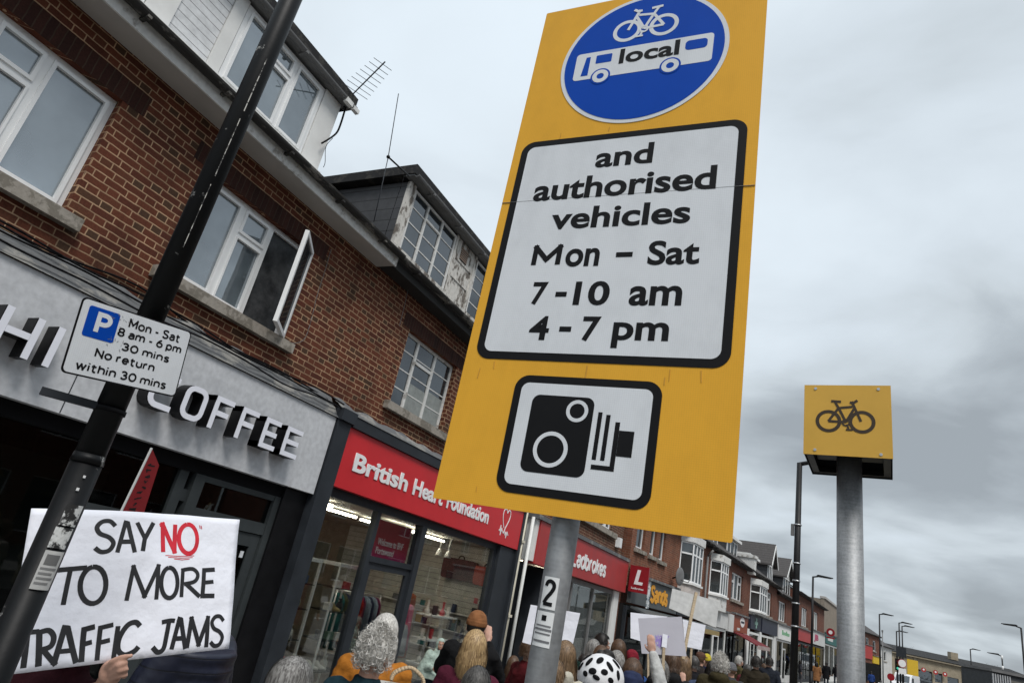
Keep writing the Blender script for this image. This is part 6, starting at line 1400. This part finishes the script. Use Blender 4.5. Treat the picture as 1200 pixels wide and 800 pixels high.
# hair: a cap over the skull plus several hundred fine locks
HAIR = {}
def hair_mesh(kind):
    if kind in HAIR: return HAIR[kind]
    rh = random.Random(hash(kind) % 1000 if False else len(kind)*7+ord(kind[0])); m = MB()
    c = Vector((0, .016, 1.604)); rad = Vector((.083, .103, .112))
    def surf(az, pol, k=1.0): return c+Vector((rad.x*math.sin(az)*math.sin(pol), -rad.y*math.cos(az)*math.sin(pol), rad.z*math.cos(pol)))*k
    front_lim = lambda az: R(56) if abs(az) < R(55) else (R(95) if abs(az) < R(85) else R(122))
    n = 26; V = []
    for j in range(13):
        row = []
        for i in range(n):
            az = -math.pi+2*math.pi*i/n; row.append(m.b.verts.new(surf(az, front_lim(az)*j/12, 1.0)))
        V.append(row)
    for j in range(12):
        for i in range(n):
            f = [V[j][i], V[j][(i+1) % n], V[j+1][(i+1) % n], V[j+1][i]]
            if j == 0: f = [V[0][i], V[1][(i+1) % n], V[1][i]]
            m.b.faces.new(f).smooth = True
    def lock(pts, w_, nrm):
        A = []; B = []
        for i, p in enumerate(pts):
            t = (pts[min(i+1, len(pts)-1)]-pts[max(0, i-1)]); s = t.cross(nrm).normalized()*(w_/2*(1-.75*i/(len(pts)-1)))
            A.append(m.b.verts.new(p-s)); B.append(m.b.verts.new(p+s))
        for i in range(len(pts)-1): m.b.faces.new((A[i], B[i], B[i+1], A[i+1])).smooth = True
    L = {'short': .05, 'bob': .17, 'long': .30, 'curly': .0, 'bun': .02, 'balding': .035, 'straightlong': .34, 'flat': .05}[kind]
    N_ = {'short': 2000, 'bob': 2300, 'long': 2300, 'curly': 0, 'bun': 1000, 'balding': 600, 'straightlong': 2200, 'flat': 900}[kind]
    for k in range(N_):
        az = rh.uniform(-math.pi, math.pi)
        if abs(az) < R(60) and kind in ('long', 'straightlong', 'bob') and rh.random() < .55: az = math.copysign(rh.uniform(R(60), R(140)), az)
        lim = front_lim(az); p0 = rh.uniform(0.02, .9)*lim
        if kind == 'balding' and p0 < R(62): p0 = rh.uniform(R(70), max(R(72), lim))
        sweep = rh.gauss(0, .10); pts = []; k_ = rh.uniform(1.01, 1.16) if kind != 'flat' else 1.015
        if kind == 'bun':
            tgt = Vector((0, .125, 1.655)); a = surf(az, p0, 1.02); mid = surf(math.copysign(math.pi*.8, az) if az else math.pi, max(R(40), p0*.8), 1.06); pts = [a, (a*.5+mid*.5), mid*.6+tgt*.4, tgt]
            for i in (1, 2): pts[i] = c+(pts[i]-c).normalized()*max((pts[i]-c).length, .108)
        else:
            pol = p0; arcl = (.055 if kind in ('short', 'balding') else 9)
            while len(pts) < 6 and pol < lim and (len(pts) < 4 or arcl > 1): pts.append(surf(az+sweep*len(pts)*.25, pol, k_)); pol += R(17)
            if L > .1:
                base = pts[-1] if pts else surf(az, p0, k_); drop = L*rh.uniform(.75, 1.05); out = Vector((math.sin(az), -math.cos(az), 0))
                for q in range(1, 5): pts.append(base+Vector((0, 0, -drop*q/4))+out*(.014*math.sin(q*.8)+(.03 if kind == 'long' else .010)*q/4*rh.uniform(.2, 1))+Vector((rh.gauss(0, .004), rh.gauss(0, .004), 0)))
            elif len(pts) >= 1 and kind != 'flat': pts.append(pts[-1]+(pts[-1]-c).normalized()*rh.uniform(.004, .022)+Vector((rh.gauss(0, .006), rh.gauss(0, .006), -rh.uniform(.010, .03))))
        if len(pts) >= 2: lock(pts, rh.uniform(.003, .0075), (pts[0]-c).normalized())
    if kind == 'curly':
        for k in range(950):
            az = rh.uniform(-math.pi, math.pi); lim = front_lim(az); p = surf(az, min(lim*1.05, rh.uniform(0, 1.05)*lim), rh.uniform(1.0, 1.26)); a = Vector((rh.gauss(0, 1), rh.gauss(0, 1), rh.gauss(0, 1))).normalized(); b = a.orthogonal().normalized(); q = a.cross(b); r0 = rh.uniform(.010, .018)
            lock([p+b*r0*math.cos(t*.9)+q*r0*math.sin(t*.9)+a*.004*t for t in range(8)], .0052, a)
    if kind == 'bun': m.ball((0, .135, 1.665), (.045, .038, .042), 16, 10)
    for v in m.b.verts: pass
    HAIR[kind] = m.mesh('hair'); return HAIR[kind]
def hair_mat(name, c, c2=None):
    m, nt, b = newmat(name); tc = nd(nt, 'ShaderNodeTexCoord'); mp = nd(nt, 'ShaderNodeMapping'); mp.inputs['Scale'].default_value = (60, 60, 5); lk(nt, tc.outputs['Object'], mp.inputs[0])
    n = nd(nt, 'ShaderNodeTexNoise', i_Scale=2., i_Detail=3.); lk(nt, mp.outputs[0], n.inputs[0]); c2 = c2 or [x*.45 for x in c]
    lk(nt, ramp(nt, n.outputs[0], [(.38, c2), (.60, c)]), b.inputs['Base Color']); b.inputs['Roughness'].default_value = .5; b.inputs['Specular IOR Level'].default_value = .4; return m  # strand colour contrast also paints in the highlights between locks
HM = {'grey': hair_mat('grey_hair', (.34, .33, .31), (.11, .10, .095)), 'white': hair_mat('white_hair', (.66, .64, .60), (.36, .34, .31)), 'blonde': hair_mat('blonde_hair', (.52, .36, .18), (.24, .15, .07)), 'brown': hair_mat('brown_hair', (.12, .065, .035)), 'dark': hair_mat('dark_hair', (.022, .017, .014)), 'darkgrey': hair_mat('dark_grey_hair', (.09, .085, .08)), 'lightbrown': hair_mat('light_brown_hair', (.24, .15, .08))}
EYEB = MB().ball((0, 0, 0), .0125, 14, 10).mesh('eye'); PUP = MB().ball((0, -.0085, 0), .0062, 10, 8).mesh('iris'); LIPM = MB().ball((0, 0, 0), (.023, .008, .006), 12, 8).mesh('mouth')
BROW = MB().cap((-.016, 0, 0), (.014, -.003, .004), .0045, .003, 8).mesh('eyebrow')
def hat_mesh(kind):
    key = 'hat_'+kind
    if key in HAIR: return HAIR[key]
    m = MB()
    if kind == 'beanie': m.loft([(0, .012, 1.60, .090, .110), (0, .014, 1.655, .090, .110), (0, .016, 1.70, .072, .09), (0, .016, 1.728, .035, .045), (0, .016, 1.733, .008, .01)], 26); m.loft([(0, .012, 1.598, .093, .113), (0, .012, 1.638, .096, .116), (0, .012, 1.642, .090, .110)], 26)
    if kind == 'cap': m.loft([(0, .012, 1.63, .090, .110), (0, .014, 1.675, .086, .104), (0, .016, 1.71, .058, .072), (0, .016, 1.722, .01, .012)], 26); m.ball((0, -.13, 1.635), (.075, .085, .010), 18, 8)
    if kind == 'hijab':
        m.ball((0, .022, 1.60), (.094, .108, .122), 24, 16); m.loft([(0, .02, 1.22, .20, .15), (0, .02, 1.36, .185, .14), (0, .01, 1.44, .12, .11), (0, .01, 1.52, .085, .10), (0, .02, 1.56, .085, .10)], 26)
        HAIR[key] = remesh(m, .010, 4, 'headscarf', .005)
        bmx = bmesh.new(); bmx.from_mesh(HAIR[key]); bmesh.ops.delete(bmx, geom=[v for v in bmx.verts if v.co.y < -.045 and abs(v.co.x) < .056 and 1.505 < v.co.z < 1.66], context='VERTS'); bmx.to_mesh(HAIR[key]); bmx.free(); return HAIR[key]
    if kind == 'helmet': m.loft([(0, .016, 1.640+.112*math.sin(R(a)), .117*math.cos(R(a)), .147*math.cos(R(a))) for a in (-14, 0, 12, 24, 36, 48, 60, 72, 82, 88)], 36)
    HAIR[key] = remesh(m, .006, 3, kind)
    return HAIR[key]
HELM = M('white_helmet', (.74, .74, .75), .35, .05)
def vent_mesh():
    out = []; c = Vector((0, .016, 1.640))
    for az, el_, ln, wd in ((180, 50, .026, .015), (146, 38, .026, .013), (214, 38, .026, .013), (168, 18, .015, .020), (198, 22, .014, .017), (122, 20, .022, .012), (238, 20, .022, .012), (112, 48, .026, .012), (248, 48, .026, .012), (150, 8, .012, .016), (215, 6, .012, .016), (60, 40, .03, .013), (300, 40, .03, .013), (0, 40, .03, .013), (180, 6, .010, .018)):
        a, e = R(az), R(el_); d = Vector((math.sin(a)*math.cos(e), -math.cos(a)*math.cos(e), math.sin(e)))
        # outermost point of the shell along d
        p = c+Vector((d.x*.117, d.y*.147, d.z*.112)); u = Vector((math.cos(a), math.sin(a), 0)); w_ = d.cross(u)
        nr = Vector((d.x/.117, d.y/.147, d.z/.112)).normalized(); u = (u-nr*u.dot(nr)).normalized(); w_ = nr.cross(u)
        m = MB(); m.ball(p*1.0, (wd*1.05, ln*1.05, .005), 16, 8, Matrix((u, w_, nr)).transposed() @ Matrix.Rotation(R((az*7) % 50-25), 3, 'Z')); out.append(m.mesh('helmet_vent'))
    return out
PANTS = [cloth('dark_jeans', (.025, .032, .05)), cloth('black_trousers', (.012, .012, .014)), cloth('grey_trousers', (.10, .10, .11)), cloth('blue_jeans', (.10, .15, .24))]
SHOE = M('shoe_black', (.02, .02, .02), .6, .2)
def person(label, px, py, d, face, hair=None, hcol='brown', top='jacket', topc=(.02, .02, .02), arms='down', legs='stand', hat=None, hatc=None, skin=SKIN, pants=0, near=False, tmat=None, zmax=None, tilt=0, custom=None, glasses=False):
    p = at(px, py, d); z = min(p.z, zmax) if zmax else p.z
    s = z/(1.735 if hat == 'beanie' else 1.722)
    t = thing('person', label, 'person', (p.x, p.y, 0), R(face)); t.scale = (s, s, s)
    vx = .0085 if near else .0115
    b = link('body', body_mesh(arms, legs, .0058 if custom else vx, custom(t) if custom else None), skin, t)
    for sg in (-1, 1):
        e = link('eye', EYEB, EYEW, b, (sg*.031, -.0755, 1.590)); link('iris', PUP, IRIS, b, (sg*.031, -.0755, 1.590))
        q = link('eyebrow', BROW, HM[hcol], b, (sg*.032, -.089, 1.611)); q.scale = (sg, 1, 1)
    link('mouth', LIPM, LIP, b, (0, -.096, 1.523))
    link(top, top_mesh(arms, top, .0125 if near else .016), tmat or cloth('cloth_'+top, topc), t)
    link('trousers', legs_mesh(legs, .016), PANTS[pants], t); link('shoes', shoe_mesh(legs), SHOE, t)
    if hat and hair: hair = 'flat'
    if hair: link('hair', hair_mesh(hair), HM[hcol], t)
    if hat: link({'beanie': 'beanie', 'cap': 'cap', 'hijab': 'headscarf', 'helmet': 'helmet'}[hat], hat_mesh(hat), HELM if hat == 'helmet' else cloth('cloth_hat', hatc), t)
    if hat == 'helmet':
        for vm in vent_mesh(): link('helmet_vent', vm, BLACKM, t)
    if glasses:
        g = MB()
        for sg in (-1, 1): g.ring(sg*.034, 1.590, .022, .003, -.100, -.097, 24); g.tube([(sg*.056, -.098, 1.594), (sg*.082, -.03, 1.595), (sg*.084, .02, 1.588)], .0022, 6)
        g.tube([(-.012, -.099, 1.592), (.012, -.099, 1.592)], .002, 6); g.build('glasses', BLACK, t)
    return t
def holder_hand(side):
    # the hand that grips the lower edge of the white placard: index finger along its face, other fingers curled below
    def mk(t):
        bpy.context.view_layer.update(); inv = t.matrix_world.inverted(); dpt = 2.47; k = dpt/FPX
        W = lambda px, py, w_=0: inv @ at(px, py, dpt+w_*k)
        def f(m):
            sc = 1/t.scale[0]
            m.ball(W(126, 786, -3), (.030*sc, .026*sc, .042*sc), 14, 10); m.ball(W(132, 792, -2), (.032*sc, .026*sc, .036*sc), 14, 10)
            ch = lambda P, r: [m.cap(W(*P[i]), W(*P[i+1]), r[i]*sc, r[i+1]*sc, 10) for i in range(len(P)-1)]
            ch([(124, 783, -6), (132, 774, -11), (142, 769.5, -11), (153.5, 767.8, -9)], [.0125, .0112, .0098, .0085])
            ch([(130, 785, -9), (139, 778.5, -15), (147, 776, -11), (146, 779, -4)], [.012, .0108, .0098, .0088])
            ch([(131, 790, -9), (140, 785, -15), (148, 783.5, -11), (146, 786, -4)], [.012, .0105, .0095, .0085])
            ch([(131, 795, -8), (140, 791.5, -13), (147.5, 790.5, -9), (145, 793, -4)], [.0115, .0098, .009, .008])
            ch([(124, 788, 2), (129, 778, 6), (137, 771, 7)], [.0135, .012, .0095])
            m.cap(W(127, 790, -2), W(118, 806, 2), .028*sc, .029*sc, 14); m.cap(W(118, 806, 2), Vector(ARMS['hold'][side][0]), .029*sc, .042, 14)
        return (side, f)
    return mk
PUFF = lines_mat('navy_puffer', (.012, .015, .032), (.004, .005, .010), .07, .10, 2, .5)
COW = spotted('black_spotted_fleece', (.70, .69, .68), (.012, .012, .012), 7.5, .40)
PEOPLE = [
 dict(label='person gripping the white handwritten placard from behind in a dark maroon jacket', px=118, py=690, d=2.95, face=28, hair='short', hcol='dark', top='jacket', topc=(.035, .008, .012), arms='grip', near=True, zmax=1.66, custom=holder_hand(0)),
 dict(label='dark haired bearded person in a navy quilted puffer jacket half hidden by the white placard', px=257, py=687, d=3.75, face=98, hair='short', hcol='dark', top='puffer', tmat=PUFF, near=True, skin=SKIN2),
 dict(label='person with straight grey hair and glasses looking right near the bottom edge', px=352, py=767, d=2.85, face=100, hair='bob', hcol='grey', top='jacket', topc=(.05, .05, .055), near=True, glasses=True, zmax=1.64),
 dict(label='person with curly white hair in a dark teal jacket seen from behind', px=447, py=736, d=3.6, face=190, hair='curly', hcol='white', top='jacket', topc=(.016, .042, .055), near=True),
 dict(label='person with straight white hair in an orange jacket beyond the curly white haired one', px=455, py=719, d=4.5, face=215, hair='bob', hcol='white', top='jacket', topc=(.46, .17, .025), near=True, arms='fold'),
 dict(label='person in a tan beanie and black coat holding a phone up at the shop window', px=562, py=714, d=6.2, face=200, hair='short', hcol='dark', top='coat', topc=(.012, .012, .013), hat='beanie', hatc=(.30, .13, .055), arms='phone'),
 dict(label='person with a blonde bob in a maroon jumper before the tan beanie', px=560, py=738, d=5.0, face=195, hair='bob', hcol='blonde', top='jumper', topc=(.085, .014, .030), near=True),
 dict(label='person with short dark grey hair lowest in front of the one in maroon', px=563, py=781, d=3.9, face=185, hair='short', hcol='darkgrey', top='jacket', topc=(.03, .032, .035), near=True),
 dict(label='child in a pale mint headscarf facing the street by the charity shop window', px=518, py=747, d=9.6, face=40, hair=None, hcol='dark', top='cape', topc=(.42, .52, .46), hat='hijab', hatc=(.44, .54, .48), skin=SKIN2, arms='fold'),
 dict(label='person in a white patterned scarf top and dark red jacket left of the sign pole', px=624, py=747, d=7.0, face=150, hair='short', hcol='brown', top='jacket', topc=(.10, .012, .016)),
 dict(label='person with long light brown hair in a cream hooded coat right of the sign pole', px=665, py=751, d=5.6, face=185, hair='long', hcol='lightbrown', top='hoodie', topc=(.58, .55, .46), near=True),
 dict(label='person with short grey hair in a dark green jacket', px=697, py=749, d=8, face=190, hair='short', hcol='grey', top='jacket', topc=(.010, .028, .022)),
 dict(label='tall dark haired person looking right in front of the betting shop window', px=708, py=742, d=9.2, face=120, hair='short', hcol='dark', top='jacket', topc=(.02, .018, .02), skin=SKIN2),
 dict(label='person with brown hair in a dark brown coat behind the spotted fleece', px=706, py=756, d=7.4, face=185, hair='bob', hcol='brown', top='coat', topc=(.05, .028, .02)),
 dict(label='person with long wavy brown hair beside the betting shop pillar', px=727, py=749, d=8.4, face=170, hair='straightlong', hcol='brown', top='jacket', topc=(.10, .07, .05)),
 dict(label='person with dark hair in a bun and a charcoal jacket behind the cycle helmet', px=714, py=760, d=6.4, face=160, hair='bun', hcol='dark', top='jacket', topc=(.05, .05, .055), near=True),
 dict(label='person in a white cycle helmet with black vents just right of the sign pole', px=707, py=773, d=3.45, face=188, hair='bob', hcol='brown', top='jacket', topc=(.04, .045, .05), near=True, hat='helmet'),
 dict(label='person in a cream fleece half hidden by the right edge of the sign pole', px=652, py=772, d=5.1, face=185, hair='short', hcol='lightbrown', top='hoodie', topc=(.52, .49, .42)),
 dict(label='person with brown hair in a black coat left of the sign pole near the downpipes', px=603, py=768, d=7.8, face=200, hair='bob', hcol='brown', top='coat', topc=(.015, .015, .018)),
 dict(label='person with dark hair in a grey coat between the dark green jacket and the pillar', px=686, py=766, d=8.8, face=175, hair='short', hcol='dark', top='coat', topc=(.09, .09, .095)),
 dict(label='person with greying hair in a navy coat just right of the raised arm', px=775, py=772, d=7.2, face=195, hair='short', hcol='grey', top='coat', topc=(.02, .025, .045)),
 dict(label='person with brown hair in a mid blue jacket under the small white placard', px=803, py=768, d=9.2, face=185, hair='bob', hcol='lightbrown', top='jacket', topc=(.06, .08, .14)),
 dict(label='person with dark hair in a burgundy coat left of the olive parka', px=835, py=774, d=10.4, face=190, hair='bob', hcol='dark', top='coat', topc=(.09, .015, .025)),
 dict(label='person in a grey woolly hat right of the olive parka', px=858, py=775, d=11.5, face=180, hair='short', hcol='brown', top='jacket', topc=(.06, .06, .065), hat='beanie', hatc=(.16, .16, .17)),
 dict(label='person with short brown hair in a green coat near the awning edge', px=896, py=777, d=19, face=170, hair='short', hcol='brown', top='coat', topc=(.03, .06, .04)),
 dict(label='person in a dark blue cap low in front of the grey placard', px=742, py=785, d=4.9, face=190, hair='short', hcol='brown', top='jacket', topc=(.03, .035, .05), hat='cap', hatc=(.03, .04, .09)),
 dict(label='person with grey hair in a bright red jacket', px=724, py=762, d=7.0, face=190, hair='bob', hcol='grey', top='jacket', topc=(.34, .016, .022)),
 dict(label='person in a bright blue jacket and a red hat', px=742, py=760, d=8.5, face=175, hair='short', hcol='brown', top='jacket', topc=(.05, .12, .34), hat='beanie', hatc=(.25, .02, .035)),
 dict(label='person in a pale grey hoodie raising one arm in a white sleeve', px=743, py=771, d=6.0, face=190, hair='bob', hcol='brown', top='hoodie', topc=(.60, .60, .58), arms='raise', near=True),
 dict(label='person with short grey hair in a dark jacket below the white placards', px=768, py=760, d=9.0, face=200, hair='short', hcol='darkgrey', top='jacket', topc=(.03, .035, .03)),
 dict(label='person in a black hooded top holding the grey placard with purple scribbles', px=789, py=763, d=7.6, face=190, hair='short', hcol='brown', top='hoodie', topc=(.020, .020, .021), arms='hold'),
 dict(label='balding person in a black jacket right of the grey placard', px=814, py=767, d=10.5, face=195, hair='balding', hcol='darkgrey', top='jacket', topc=(.018, .018, .022)),
 dict(label='person in a brown cap in front of the pale shop front', px=822, py=763, d=12.2, face=160, hair='short', hcol='brown', top='jacket', topc=(.03, .025, .025), hat='cap', hatc=(.13, .07, .05)),
 dict(label='person in a bright yellow hat and navy jacket', px=829, py=765, d=13.2, face=190, hair='short', hcol='brown', top='jacket', topc=(.02, .025, .06), hat='beanie', hatc=(.62, .50, .05)),
 dict(label='person with white hair in a broad olive hooded parka', px=845, py=766, d=8.6, face=185, hair='curly', hcol='white', top='parka', topc=(.055, .045, .022)),
 dict(label='person with white hair in an olive jacket standing side on by the awning', px=867, py=768, d=17, face=120, hair='short', hcol='white', top='jacket', topc=(.09, .075, .035)),
 dict(label='person in a patterned dark red coat under the maroon awning', px=877, py=778, d=15, face=180, hair='bob', hcol='darkgrey', top='coat', topc=(.12, .025, .03)),
 dict(label='person in a long dark brown coat in front of the chemist shop', px=886.5, py=768, d=13.5, face=190, hair='short', hcol='dark', top='coat', topc=(.035, .028, .018)),
 dict(label='person in a dark navy jacket and jeans walking past the chemist shop', px=902, py=769, d=17, face=185, hair='short', hcol='dark', top='jacket', topc=(.022, .026, .036), legs='walk', arms='walk', pants=3),
 dict(label='distant walker in pale trousers left of the slim street lamp', px=938, py=773, d=45, face=120, hair='bob', hcol='dark', top='jacket', topc=(.05, .05, .06), legs='walk', arms='walk', pants=2),
 dict(label='distant walker in a tan coat beside the slim street lamp', px=957, py=775, d=43, face=185, hair='bob', hcol='dark', top='coat', topc=(.30, .14, .06), pants=1),
 dict(label='distant person in black by the far pale fascia', px=968.5, py=774, d=50, face=190, hair='short', hcol='dark', top='coat', topc=(.012, .012, .014), zmax=1.78),
 dict(label='distant person in black in front of the teal shop', px=980, py=777, d=54, face=185, hair='short', hcol='dark', top='jacket', topc=(.014, .014, .016), zmax=1.78),
 dict(label='distant person in a blue top right of the galvanised post', px=1021, py=786, d=60, face=180, hair='short', hcol='dark', top='jacket', topc=(.03, .07, .25), zmax=1.75)]
for q in PEOPLE: person(**q)
# phone held by the person in the beanie
p = at(562, 714, 6.2)
ph = thing('phone', 'dark phone held up by the person in the tan beanie', 'phone', tuple(Matrix.Translation((p.x, p.y, 0)) @ Matrix.Rotation(R(200), 4, 'Z') @ Vector((-.02, -.44, 1.58))), R(200)); MB().box(-.037, .037, -.004, .004, -.075, .075).bevel(.003, 2).build('case', BLACK, ph); MB().box(-.034, .034, .0042, .0048, -.07, .07).build('screen', PANE_DARK, ph)
p = at(480, 786, 3.9)
bg_ = thing('tote_bag', 'pale patterned tote bag beside the curly white haired person', 'bag', (p.x, p.y, p.z-.38), R(35)); bm2 = MB(); bm2.loft([(0, 0, 0, .17, .06), (0, 0, .2, .19, .07), (0, 0, .30, .19, .05)], 24, True); bm2.build('bag_body', patchy('printed_canvas', (.5, .48, .44), (.10, .10, .13), .55, 9.), bg_)
hh = MB()
for y in (-.05, .05): hh.tube([tuple(v) for v in bez([(-.10, y, .32), (-.085, y*.6, .36), (0, y*.3, .40), (.085, y*.6, .36), (.10, y, .32)], 5)], .010, 8)
hh.build('handle', M('canvas_strap', (.45, .34, .22), .8), bg_)

# ------------------------------------------------------------------ vehicles far along the road
def car(p, rz, mat, label, van=False):
    t = thing('parked_car' if not van else 'white_van', label, 'car' if not van else 'van', (p.x, p.y, -.13), rz, None if van else 'cars queuing at the bend')
    L_, W_ = (4.2, 1.74) if not van else (5.0, 1.95)
    pr = [(-2.1, .35), (-2.1, .72), (-1.95, .86), (-1.0, .95), (1.6, .95), (2.05, .9), (2.1, .5), (2.1, .3), (-2.1, .28)] if not van else [(-2.5, .35), (-2.5, .95), (-2.2, 1.15), (-1.55, 1.25), (-.95, 2.1), (-.6, 2.25), (2.45, 2.25), (2.5, 1.9), (2.5, .35)]
    b = MB().prism([(x, z) for x, z in pr], -W_/2, W_/2).bevel(.06, 3).build('body', mat, t)
    if not van:
        cm_ = MB(); cm_.hexa([(-1.1, -.80, .93), (1.75, -.80, .93), (1.75, .80, .93), (-1.1, .80, .93), (-.35, -.62, 1.44), (1.2, -.62, 1.44), (1.2, .62, 1.44), (-.35, .62, 1.44)]); cm_.bevel(.05, 3).build('cabin', mat, b)
        MB().hexa([(-1.09, -.66, .98), (-1.04, -.66, .98), (-1.04, .66, .98), (-1.09, .66, .98), (-.46, -.52, 1.39), (-.41, -.52, 1.39), (-.41, .52, 1.39), (-.46, .52, 1.39)]).build('windscreen', PANE_DARK, b)
        for s in (-1, 1): MB().hexa([(-.8, s*.79, .99), (1.5, s*.79, .99), (1.5, s*.80, .99), (-.8, s*.80, .99), (-.25, s*.645, 1.38), (1.1, s*.645, 1.38), (1.1, s*.66, 1.38), (-.25, s*.66, 1.38)]).build('side_window', PANE_DARK, b)
    else:
        MB().hexa([(-1.57, -.80, 1.28), (-1.52, -.80, 1.28), (-1.52, .80, 1.28), (-1.57, .80, 1.28), (-1.05, -.74, 2.02), (-1.0, -.74, 2.02), (-1.0, .74, 2.02), (-1.05, .74, 2.02)]).build('windscreen', PANE_DARK, b)
        for s in (-1, 1): MB().box(-1.0, -.2, s*W_/2-.004, s*W_/2+.006, 1.25, 1.9).build('side_window', PANE_DARK, b)
    xf = -L_/2
    for s in (-1, 1):
        MB().ball((xf-.0, s*W_*.36, .68 if not van else .85), (.05, .17, .085), 14, 8).build('headlight', WTXT, b)
        for x in (-L_*.31, L_*.31):
            wq = MB().cone((x, s*(W_/2-.20), .31), (x, s*(W_/2+.01), .31), .31, .31, 24).build('wheel', BLACKM, t); MB().cone((x, s*(W_/2+.01), .31), (x, s*(W_/2+.02), .31), .20, .18, 18).build('rim', ALU, wq)
    MB().box(xf-.03, xf-.004, -.26, .26, .45, .56).build('number_plate', WTXT, b)
    return t
p = at(1061, 786, 82); car(p, R(-100+170), M('van_white', (.75, .76, .77), .3, .04, coat=.5), 'white van beyond the traffic light', True)
for px, py, d, mt, lb in [(1070, 797, 58, ((.55, .56, .57), 'pale_silver'), 'pale silver car nearest the galvanised post'), (1084, 798, 66, ((.16, .02, .025), 'dark_red'), 'dark red car in the queue under the stone parade'), (1099, 801, 70, ((.12, .12, .15), 'grey'), 'grey car at the right end of the queue')]:
    p = at(px, py, d); car(p, R(60), M('car_'+mt[1], mt[0], .3, .05, coat=.6), lb)
p = at(1044, 787, 52); t = thing('sign_board', 'round red sign on a stand by the far kerb', 'sign', (p.x, p.y, -.1), R(8)); MB().disc(0, 1.75, .27, 0, .05, 28).build('sign_disc', REDD, t); MB().box(-.05, .05, .05, .1, 0, 1.7).build('post', CHAR, t)
p = at(1034, 790, 50); t = thing('pavement_board', 'pale pavement board near the far kerb', 'sign', (p.x, p.y, 0), R(8))
for s in (-1, 1): MB().hexa([(-.3, s*.25, 0), (.3, s*.25, 0), (.3, s*.25+.03, 0), (-.3, s*.25+.03, 0), (-.3, 0, 1.1), (.3, 0, 1.1), (.3, .03, 1.1), (-.3, .03, 1.1)]).build('board', PALEF, t)

# ------------------------------------------------------------------ bare trees behind the stone parade
BARK = M('bark', (.07, .055, .045), .9, .3)
def bare_tree(x, y, h, label, seed):
    rt_ = random.Random(seed); t = thing('bare_tree', label, 'tree', (x, y, -.1), 0, 'bare trees beyond the stone parade'); tr = MB(); tw = MB()
    def grow(p, d, l, r, lev):
        q = p+d*l; (tr if lev < 2 else tw).cone(p, q, r, r*.7, 7 if lev < 2 else 4, False)
        if lev >= 6: return
        for k in range(3 if lev else 5):
            a = Vector((rt_.gauss(0, 1), rt_.gauss(0, 1), rt_.gauss(.2, .7))).normalized(); grow(q, (d*.75+a*.62).normalized(), l*rt_.uniform(.62, .82), r*.58, lev+1)
    grow(Vector((0, 0, 0)), Vector((0, 0, 1)), h*.3, .16, 0); tr.build('trunk', BARK, t); tw.build('crown', BARK, t)
bare_tree(13.5, 142, 7.2, 'bare tree rising behind the yellow panel', 1); bare_tree(27, 150, 6.6, 'bare tree at the right end of the stone parade', 2); bare_tree(31.5, 148, 6.2, 'low bare tree between the stone parade and the container', 3)
